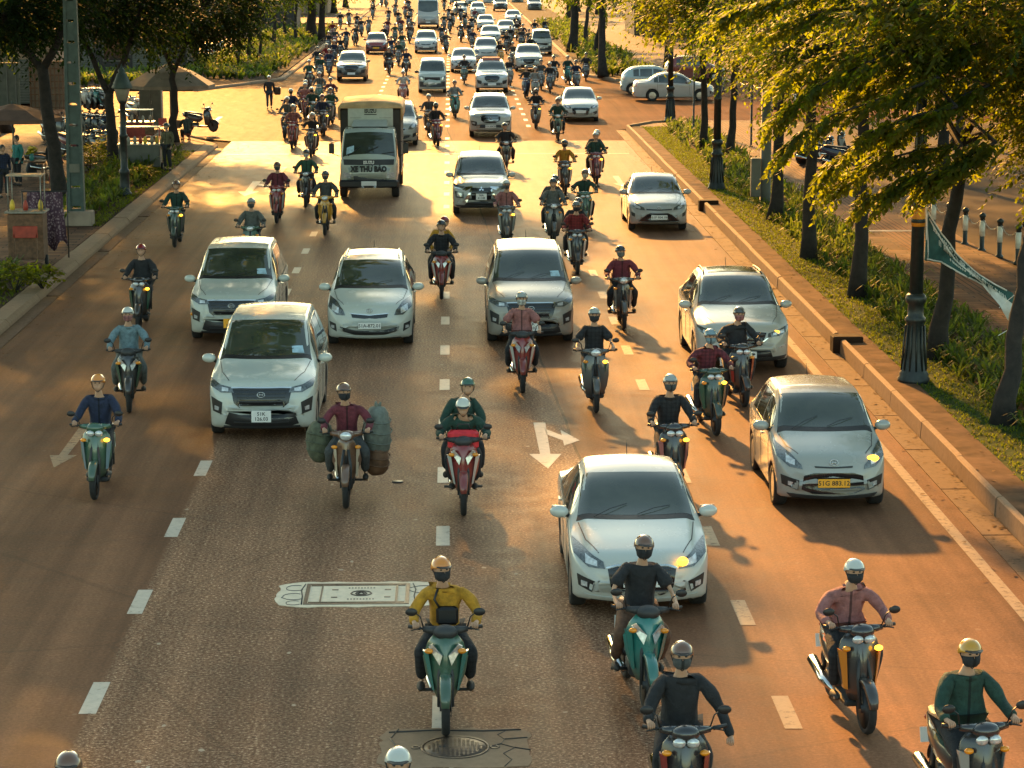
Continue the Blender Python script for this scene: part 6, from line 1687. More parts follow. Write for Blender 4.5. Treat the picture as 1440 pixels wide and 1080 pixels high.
building('shaded building far behind the left crowd', -22, 300, 14, 12, 6.5, 'plaster', None, [(-4, 3, 3), (2, 3, 3)], [(5, 2, 1.6, 1.6)], 3.0)
building('dark glass-fronted building beyond the plaza trees', 34, 225, 34, 12, 7, 'plaster_dark', None, [(-12, 3, 3), (-4, 3, 3), (4, 3, 3), (12, 3, 3)], [(-8, 2, 3.4, 2.6), (0, 2, 3.4, 2.6), (8, 2, 3.4, 2.6)])
building('dark office building behind the plaza at the right edge', 36, 118, 18, 14, 9, 'plaster_dark', None, [(-6, 3, 3), (2, 3, 3)], [(-2, 2, 3, 2.6), (6, 2, 3, 2.6)])
def fence_panel():
    t = thing('gate', 'tall brown lattice gate beside the green shutters', 'gate', (-20.1, 121.8, .16))
    mb = MB()
    for k in range(9): mb.box((-.8 + k * .2, 0, 1.25), (.05, .04, 2.4))
    for k in range(8): mb.box((0, -.03, .15 + k * .32), (1.75, .03, .05))
    mb.build('lattice', 'wood', t); MB().box((0, .08, 1.25), (1.75, .03, 2.4)).build('panel', 'canopy_beige', t)
    t = thing('hoarding', 'green shuttered hoarding behind the brown parasol', 'hoarding', (-23.4, 121, .16))
    MB().box((0, 0, 1.2), (4.2, .12, 2.4)).build('panel', 'shutter', t)
    mb = MB()
    for k in range(10): mb.box((-1.95 + k * .43, -.08, 1.2), (.05, .05, 2.4))
    mb.build('battens', 'grey_panel', t)
fence_panel()
def signpost():
    x, y = G(335, 104); t = thing('street_sign', 'blue rectangular signboard on a thin post in the corner hedge', 'sign', (x, y, .16))
    MB().lathe([(.05, 0), (.05, 3.1)], n=8).build('pole', 'lamp_iron', t); MB().box((-.55, 0, 2.75), (1.1, .05, .5), bev=.01).build('panel', 'sign_blue', t); MB().box((0, -.05, 1.2), (.34, .1, .3), bev=.01).build('meter_box', 'black', t)
signpost()
x, y = G(318, 76); t = thing('bicycle_rack', 'low black hoop rack on the bright pavement behind the hedge', 'rack', (x, y, .15))
for k in range(3): MB().path([(k * .8 - 1.1, 0, 0), (k * .8 - 1.1, 0, .7), (k * .8 - .95, 0, .8), (k * .8 - .65, 0, .8), (k * .8 - .5, 0, .7), (k * .8 - .5, 0, 0)], .03, 6).build('hoop', 'black', t)
x, y = G(283, 62)
cart('small yellow kiosk box near the pink parasol', 285, 100, 1.6, 1.1, 'yellow_box', 3)
# ------------------------------------------------------------------ cars in the road
CG = 'cars driving down the avenue'
place_car('carrier', 'people_carrier', 'white people carrier with a dark sunroof and yellow plate, left rear of the pair', 326, 484, WHITE)
a = bpy.data.objects['people_carrier']
place_car('carrier', 'people_carrier', 'white people carrier nearest the lower left lane with a two-line white plate', 368, 622, (.50, .53, .48))
place_car('compact', 'compact_car', 'white rounded compact people carrier with teardrop headlights left of the centre dashes', 520, 492, (.50, .53, .48))
place_car('carrier', 'people_carrier', 'white-roofed people carrier with a dark chromed face, right of the centre dashes', 747, 488, (.27, .255, .22))
place_car('crossover', 'crossover_car', 'white crossover with black sunroof beside the right kerb', 1047, 528, (.42, .43, .39))
place_car('hatch', 'taxi', 'small silver-white taxi hatchback with yellow plate and one lit indicator near the right kerb', 1172, 724, (.33, .34, .31), cat='taxi')
place_car('sedan', 'sedan_car', 'nearest white sedan with its orange indicator glowing, low in the centre right', 903, 874, (.50, .52, .48))
place_car('cross_carrier', 'people_carrier', 'silver people carrier with bright X-shaped bars, following the truck on its right', 677, 304, (.37, .38, .35))
place_car('low_sedan', 'sedan_car', 'silver low sedan with a wide trapezoid grille hugging the right kerb wall', 927, 327, (.33, .33, .31))
place_car('utility', 'utility_car', 'white sport utility with an oval grille above the silver people carrier', 690, 194, (.47, .48, .44))
place_car('sedan', 'sedan_car', 'white sedan passing the right side street below the parked cars', 817, 172, (.47, .48, .44), lite=True)
place_car('compact', 'compact_car', 'silver car half hidden behind the mail truck', 557, 206, (.34, .35, .32), lite=True)
place_car('microvan', 'microvan', 'pale green boxy microvan left of the centre dashes', 608, 131, (.40, .45, .40), lite=True)
place_car('utility', 'utility_car', 'dark bronze sport utility behind the mail truck', 494, 115, (.12, .10, .075), lite=True)
place_car('hatch', 'hatchback_car', 'dark red hatchback with a pale roof behind the bronze utility', 529, 76, (.24, .025, .02), lite=True)
place_car('compact', 'compact_car', 'silver compact between the coach and the pale microvan', 599, 75, (.50, .51, .48), lite=True)
place_car('coach', 'coach', 'large coach with a tall dark windscreen in the far left lane', 602, 40, (.40, .40, .37), lite=True, cat='coach')
place_car('low_sedan', 'sedan_car', 'white sedan right of the pale microvan', 652, 102, (.46, .46, .43), lite=True)
place_car('utility', 'utility_car', 'white sport utility carrying brown luggage on its roof', 692, 131, (.46, .47, .43), lite=True)
place_car('crossover', 'crossover_car', 'white crossover stopped behind motorbikes in the right-hand lane', 744, 101, (.42, .43, .39), lite=True)
place_car('microvan', 'microvan', 'silver van with open side windows near the far right kerb', 762, 77, (.42, .42, .38), lite=True)
far_ = [('compact', 684, 88, .62, 'directly behind the luggage carrier'), ('sedan', 690, 62, .60, 'second behind the luggage carrier'), ('low_sedan', 683, 43, .62, 'third behind the luggage carrier'), ('sedan', 712, 53, .46, 'ahead of the silver van, one lane left'), ('compact', 672, 24, .62, 'in the far middle queue, fourth from the luggage carrier'), ('sedan', 647, 21, .62, 'right of the coach, far up the middle lane'), ('low_sedan', 722, 35, .58, 'in the far right queue above the others'), ('utility', 704, 16, .10, 'dark-fronted one alone in the far right lanes'), ('carrier', 752, 16, .16, 'dark one farthest up on the empty right side'), ('sedan', 663, 8, .6, 'at the top edge in the middle queue'), ('compact', 688, 7, .5, 'at the top edge right of the middle queue'), ('hatch', 640, 6, .4, 'at the top edge next to the coach'), ('sedan', 728, 5, .3, 'at the top edge on the right side')]
for st, px, py, v, lb in far_:
    place_car(st, {'carrier': 'people_carrier', 'utility': 'utility_car', 'compact': 'compact_car', 'hatch': 'hatchback_car'}.get(st, 'sedan_car'), ('white ' if v > .55 else 'silver ' if v > .25 else '') + {'carrier': 'people carrier ', 'utility': 'utility car ', 'compact': 'compact car ', 'hatch': 'hatchback '}.get(st, 'sedan ') + lb, px, py, (v * .75, v * .76, v * .70), lite=True, group='queue of cars far up the avenue',
              skip=('grille_trim', 'lower_lip', 'fog_lamp', 'headlight_lens', 'position_lamp', 'cross_bar', 'roof_rail', 'door_seams', 'rim', 'rear_window', 'bumper_intake', 'number_plate', 'sticker'))
# parked, side on
place_car('hatch', 'hatchback_car', 'pale blue hatchback parked side on behind the silver sedan', 966, 132, (.34, .44, .44), rz=PI / 2)
place_car('sedan', 'sedan_car', 'silver sedan parked side on in the right side street', 1004, 141, (.42, .40, .37), rz=PI / 2)
place_car('hatch', 'hatchback_car', 'dark red car parked behind the pale hatchback', 0, 0, (.22, .04, .03), rz=PI / 2, at=(17.0, 150), lite=True)
for k in list(CARS.values()): drop(k)
# individual touches: yellow plates, lit indicators, sunroof, roof load
def parts_of(o, key): return [c_ for c_ in o.children if c_.name.split('.')[0] == key]
def near_obj(label): return next(o for o in C.objects if o.get('label') == label)
tx = near_obj('small silver-white taxi hatchback with yellow plate and one lit indicator near the right kerb')
def add_indicator(o, x, z, y=.10, lit=True, s=(.09, .03, .05)):
    MB().ball((x, y, z), s, n=12, m=6).build('indicator', 'amber_lit' if lit else 'amber', o)
add_indicator(tx, .60, .80, .22, True)
add_indicator(near_obj('nearest white sedan with its orange indicator glowing, low in the centre right'), .50, .74, .08, True, (.07, .03, .06))
a = near_obj('white people carrier with a dark sunroof and yellow plate, left rear of the pair')
MB().loft([[(-.52, 2.15, 1.742), (.52, 2.15, 1.742), (.52, 2.15, 1.760), (-.52, 2.15, 1.760)], [(-.50, 3.3, 1.748), (.50, 3.3, 1.748), (.50, 3.3, 1.775), (-.50, 3.3, 1.775)]], 0, False).build('sunroof', 'gloss_black', a)
for p in parts_of(a, 'number_plate'):
    p.data = p.data.copy(); p.data.materials[0] = M['plate_yellow']
add_indicator(a, -.80, .60, .30, False)
add_indicator(near_obj('white crossover with black sunroof beside the right kerb'), .62, .82, .20, True, (.08, .03, .035))
lg = near_obj('white sport utility carrying brown luggage on its roof')
tag(MB().box((lg.location.x, lg.location.y + 2.75, 1.83), (1.05, 1.0, .16), bev=.05).build('roof_luggage', 'canopy_pink'), 'brown-red luggage strapped on the white sport utility roof', 'luggage')

# ------------------------------------------------------------------ mail truck
def truck():
    x, y = G(519, 280); t = thing('mail_truck', 'white box truck marked XE THƯ BÁO with an orange tarpaulin top', 'truck', (x, y))
    P = dict(L=2.2, W=1.95, wr=.40, ax=(.75, 1.9), top=[(0, 1.12), (.05, 1.30), (.10, 1.42), (.62, 2.18), (.85, 2.28), (1.9, 2.28), (2.2, 2.24)], wt=[(0, .92), (.6, .86), (2.2, .86)], belt=[(0, 1.25), (2.2, 1.3)], zb=.42, zc=1.0, nose=.10, tail=.06, np=4, bow=.12,
             yc=.14, yw=.60, yr=2.0, yt=2.1)
    c = Car(P); link('body', c.body(), t, color=(.38, .42, .36))
    us = [i / 8 - 1 for i in range(17)]; hw = c.hw
    mb = MB(); c.patch(mb, 'top', [(u * hw * .80, yy) for u, yy in ((u, .60 + .03 * u * u) for u in us)], [(u * hw * .88, .13 + .06 * u * u) for u in us], .008, 20, 8); ws = mb.build('windshield', 'car_glass', t)
    mb = MB()
    for a in (-.7, -.1, .45): pa, pb = c.hit('top', a * hw, .16)[0], c.hit('top', (a + .42) * hw, .26)[0]; mb.path([pa + Vector((0, -.03, .0)), pb + Vector((0, -.03, .02))], .01, 5)
    mb.build('wiper', 'black', ws)
    mb = MB(); c.patch(mb, 'top', [(-.74 * hw, .30), (-.50 * hw, .30)], [(-.76 * hw, .19), (-.50 * hw, .19)], .014, 3, 2); mb.build('sticker', 'mask_blue', ws)
    mb = MB(); c.patch(mb, 'front', [(-.86 * hw, 1.30), (.86 * hw, 1.30)], [(-.84 * hw, 1.12), (.84 * hw, 1.12)], .008, 16, 3); mb.build('grille', 'black', t)
    mb = MB(); c.patch(mb, 'front', [(-.52 * hw, .76), (.52 * hw, .76)], [(-.5 * hw, .58), (.5 * hw, .58)], .012, 16, 3); mb.build('lower_grille', 'black', t)
    for sx in (-1, 1):
        mb = MB(); a, b = [(sx * .60 * hw, .86), (sx * .86 * hw, .88)], [(sx * .60 * hw, .68), (sx * .86 * hw, .70)]
        if sx < 0: a, b = a[::-1], b[::-1]
        c.patch(mb, 'front', a, b, .014, 8, 4); mb.build('headlight', 'lamp_glass', t)
        mb = MB(); c.patch(mb, 'side', [(.34, 1.42), (.62, 2.0), (1.4, 2.06)], [(.30, 1.36), (.7, 1.30), (1.4, 1.30)], .008, 10, 4, sx=sx); mb.build('side_window', 'car_glass', t)
        mb = MB(); mb.path([(sx * .95, .25, 1.9), (sx * 1.22, .12, 1.85), (sx * 1.22, .12, 1.5), (sx * .97, .2, 1.4)], .014, 5); mb.box((sx * 1.22, .11, 1.66), (.18, .06, .34), bev=.02); mb.build('mirror', 'black', t)
        MB().box((sx * 1.03, 4.3, .62), (.02, 3.6, .10)).build('side_guard', 'orange_band', t)
    mb = MB(); mb.box((0, .05, .50), (1.96, .18, .26), bev=.05); mb.build('bumper', 'black', t)
    MB().box((0, -.055, .52), (.5, .012, .15), bev=.004).build('number_plate', 'plate_white', t)
    for sx in (-1, 1):
        MB().ball((sx * .2, -.05, .40), (.05, .03, .04), n=10, m=6).build('fog_lamp', 'lamp_glass', t)
    def txt(s, z, size, m, y, px=0, nm='lettering', ry=0., b=.007, sx=.86):
        o = link(nm, text_mesh(nm, s, size, m, .004, b), t); o.location = (px, y, z); o.rotation_euler = (PI / 2 + ry, 0, 0); o.scale = (sx, 1, 1)
    py = c.hit('front', 0, .98)[0].y
    py = min(c.hit('front', a, b)[0].y for a in (-.6, 0, .6) for b in (.9, 1.08))
    txt('XE THƯ BÁO', .985, .25, 'ink', py - .012, b=.016, sx=.80)
    py = min(c.hit('front', a, 1.2)[0].y for a in (-.3, .3)); txt('ISUZU', 1.20, .15, 'banner_white', py - .022)
    # cargo body with fairing
    MB().box((0, 4.35, 1.75), (2.05, 4.1, 2.1), bev=.03).build('cargo_box', 'plaster_dark', t)
    mb = MB(); mb.box((0, 4.5, .66), (.9, 5.0, .18)); mb.build('chassis', 'black', t)
    mb = MB(); mb.loft([[(-.70, 2.22, 2.30), (.70, 2.22, 2.30), (.70, 2.30, 2.30), (-.70, 2.30, 2.30)], [(-.72, 2.26, 2.86), (.72, 2.26, 2.86), (.72, 2.30, 2.86), (-.72, 2.30, 2.86)]], 0, False)
    mb.box((0, 2.26, 2.58), (1.52, .06, .70), bev=.01); mb.build('front_panel', 'truck_white', t)
    mb = MB(); mb.loft([[(-.60, 1.2, 2.30), (.60, 1.2, 2.30), (.60, 2.2, 2.30), (-.60, 2.2, 2.30)], [(-.56, 1.9, 2.46), (.56, 1.9, 2.46), (.56, 2.2, 2.46), (-.56, 2.2, 2.46)]], 0, False); mb.build('cab_deflector', 'truck_white', t)
    txt('ISUZU', 2.74, .17, 'ink', 2.22); txt('SERVICE TRUCK', 2.62, .055, 'ink', 2.22) if False else None
    mb = MB(); mb.box((0, 2.225, 2.63), (.42, .008, .03)); mb.box((-.5, 2.225, 2.52), (.4, .006, .008)); mb.box((.5, 2.225, 2.52), (.4, .006, .008)); mb.build('panel_lines', 'ink', t)
    rng = random.Random(4); mb = MB(); rings = []
    for i in range(13):
        yy = 2.20 + 4.35 * i / 12; zz = 2.98 + (.05 if i % 3 == 1 else 0)
        rings.append([(-1.08, yy, 2.45 + rng.uniform(-.03, .03)), (-1.10, yy, 2.86), (-1.0, yy, zz - .03), (-.5, yy, zz + .03 + rng.uniform(-.02, .02)), (0, yy, zz + .06), (.5, yy, zz + .03 + rng.uniform(-.02, .02)), (1.0, yy, zz - .03), (1.10, yy, 2.86), (1.08, yy, 2.45 + rng.uniform(-.03, .03)), (1.02, yy, 2.45), (1.02, yy, 2.84), (-1.02, yy, 2.84), (-1.02, yy, 2.45)])
    mb.loft(rings, 0, True); mb.build('tarpaulin', 'tarp', t)
    for ay, ww in ((.78, .24), (4.9, .45)):
        for sx in (-1, 1): wheel_parts(t, sx * (.86 if ww < .3 else .80), ay, .40, ww, 'stall_steel', sx)
    return t
truck()

# ------------------------------------------------------------------ riders
K = (.022, .024, .028); NAVY = (.02, .03, .07); DG = (.02, .06, .045); GREY = (.12, .13, .12); PINK = (.34, .14, .13); RED = (.22, .02, .02); WH = (.50, .51, .47); YEL = (.52, .26, .02); LB = (.17, .26, .30); TEAL = (.015, .17, .15); BRN = (.14, .07, .04); GRN = (.035, .10, .065); MAR = (.16, .03, .045); OR = (.62, .22, .03); CRM = (.52, .44, .32); SLV = (.30, .32, .30); DGR = (.07, .075, .075)
CN = {K: 'black', NAVY: 'navy', DG: 'dark green', GREY: 'grey', PINK: 'pink', RED: 'red', WH: 'white', YEL: 'yellow', LB: 'pale blue', TEAL: 'teal', BRN: 'brown', GRN: 'green', MAR: 'maroon', OR: 'orange', CRM: 'cream', SLV: 'silver', DGR: 'dark grey'}
def ride(px, py, kind, paint, shirt, hatc, zone, pose=None, hat='helmet', rz=0., near=True, mask=None, lit=False, accent=SLV, trousers=K, sleeves=True, pill=None, lean=0., build=1.0, extra=''):
    x, y = G(px, py); o = (x - .62 * math.sin(rz) * -1 * 0, y + .62)
    # the pixel is where the front wheel meets the road
    loc = (x - .62 * math.sin(rz) * 1.0, y + .62 * math.cos(rz))
    if build == 1.0: build = (1.0, 1.12, 1.22)[int(px * 3 + py) % 3] if near else 1.12
    if pose is None and near and int(px + 2 * py) % 5 < 2: pose = 'ride_low' if kind in ('scooter', 'classic') else 'ride_turn'
    pose = pose or ('ride' if kind in ('scooter', 'classic') else 'straddle')
    kn = {'scooter': 'scooter', 'classic': 'rounded scooter', 'underbone': 'motorbike', 'sport': 'sharp-faced motorbike'}[kind]
    g = 'motorbikes in the traffic'
    n0 = len(C.objects)
    bike(kind, f'{CN[paint]} {kn} {zone}', loc, rz, paint, accent, near, g, lit=lit and near, lean=lean)
    person('rider', f'{"helmeted " if hat == "full" else ""}rider in {CN[shirt]} with {CN[hatc]} {"hat" if hat == "conical" else "helmet"} {zone}', pose, loc, rz, shirt, trousers, hat, hatc, mask, near=near, group='riders in the traffic', sleeves=sleeves, build=build).rotation_euler = (0, lean, rz)
    if pill:
        sc, hc = pill
        person('rider', f'pillion in {CN[sc]} with {CN[hc]} helmet {zone}', 'passenger', loc, rz, sc, trousers, 'helmet', hc, near=near, group='riders in the traffic').rotation_euler = (0, lean, rz)
    for o_ in list(C.objects)[n0:]:
        if o_.parent is None: o_.scale = (1.06, 1.06, 1.06) if near else (1.03, 1.03, 1.03)
    return loc
# near riders
ride(134, 702, 'scooter', (GRN), NAVY, OR, 'lowest on the left lane by the faded arrow', lit=True, accent=LB)
ride(182, 580, 'sport', K, LB, WH, 'just above the lowest left scooter', rz=.10, accent=GRN, trousers=GREY, mask=PINK)
ride(196, 464, 'scooter', K, K, RED, 'left of the pair of white people carriers', lit=True, accent=GRN)
ride(246, 348, 'scooter', DG, DG, BRN, 'beside the left kerb tree bed', lit=True, accent=DGR)
ride(352, 380, 'classic', GRN, GREY, SLV, 'hidden behind the sunroof carrier', mask=DGR)
ride(389, 314, 'scooter', RED, MAR, BRN, 'above the sunroof carrier', mask=DGR)
ride(430, 292, 'underbone', K, GRN, DGR, 'left of the yellow motorbike', mask=WH)
ride(457, 331, 'underbone', YEL, DGR, DGR, 'below left of the mail truck', accent=YEL, trousers=K, mask=DGR)
ride(621, 421, 'sport', RED, K, K, 'on the centre dashes between the two carriers', 'straddle', pill=(YEL, RED), accent=WH, build=1.15)
ride(713, 347, 'scooter', DGR, PINK, WH, 'in front of the silver X-faced carrier', mask=DGR, trousers=GREY, lit=True)
ride(735, 552, 'sport', RED, PINK, SLV, 'in front of the chrome-faced carrier', accent=WH, mask=WH, sleeves=False, build=1.15)
ride(838, 580, 'classic', DGR, K, SLV, 'lit from behind left of the crossover', lit=True, accent=GRN, mask=K, trousers=K, sleeves=False)
ride(877, 464, 'underbone', DGR, MAR, K, 'alone between the centre queue and the crossover', mask=GREY, accent=SLV)
l14 = ride(487, 714, 'underbone', BRN, MAR, BRN, 'loaded with sacks below the compact carrier', accent=CRM, mask=K, trousers=DGR)
l15 = ride(652, 724, 'sport', RED, DG, WH, 'carrying a red bag in the lower centre', 'lean', accent=WH, pill=(DG, GRN), trousers=K, build=1.2)
l16 = ride(627, 1032, 'sport', GRN, YEL, OR, 'lowest in the centre beside the pale manhole', accent=TEAL, mask=K)
ride(908, 1000, 'sport', TEAL, K, BRN, 'in front of the nearest white sedan', rz=.10, accent=TEAL, sleeves=False, lean=.05, trousers=BRN, mask=K)
ride(965, 1195, 'scooter', K, K, BRN, 'at the bottom edge with one arm hanging', 'arm_down', accent=RED, mask=DGR)
ride(1216, 1030, 'scooter', K, PINK, WH, 'below the taxi on the sunlit lane', rz=.12, accent=OR, mask=K, lit=True)
ride(1392, 1190, 'scooter', K, DG, YEL, 'in the bottom right corner', rz=.16, accent=SLV, mask=K, build=1.22)
ride(950, 702, 'scooter', K, K, SLV, 'behind the nearest white sedan roof', rz=.06, accent=PINK, lit=True, mask=DGR)
ride(1006, 612, 'scooter', DG, MAR, LB, 'left of the taxi with a long shadow', rz=.10, lit=True, accent=GRN, mask=LB)
ride(1046, 572, 'scooter', K, K, DGR, 'in front of the white crossover', rz=.10, accent=RED, mask=PINK)
ride(779, 344, 'classic', DGR, GREY, K, 'above the chrome-faced carrier on its right', trousers=DGR, pill=(DGR, K))
ride(812, 386, 'scooter', K, RED, GREY, 'right of the chrome-faced carrier roof', mask=K, accent=WH, pill=(K, K))
ride(823, 324, 'scooter', GRN, DG, BRN, 'just above the red-shirted one right of the carrier', mask=CRM, accent=WH)
ride(795, 274, 'scooter', K, YEL, K, 'between the X-faced carrier and the low sedan', mask=K, lit=True, accent=WH)
ride(839, 260, 'scooter', MAR, DG, WH, 'left of the low sedan by the kerb', lit=True, pill=(DGR, WH), accent=WH)
ride(712, 242, 'underbone', K, K, K, 'squeezed behind the X-faced carrier')
ride(88, 1400, 'scooter', K, K, BRN, 'cut off at the bottom left corner')
ride(560, 1392, 'scooter', K, TEAL, WH, 'at the bottom edge by the round manhole')
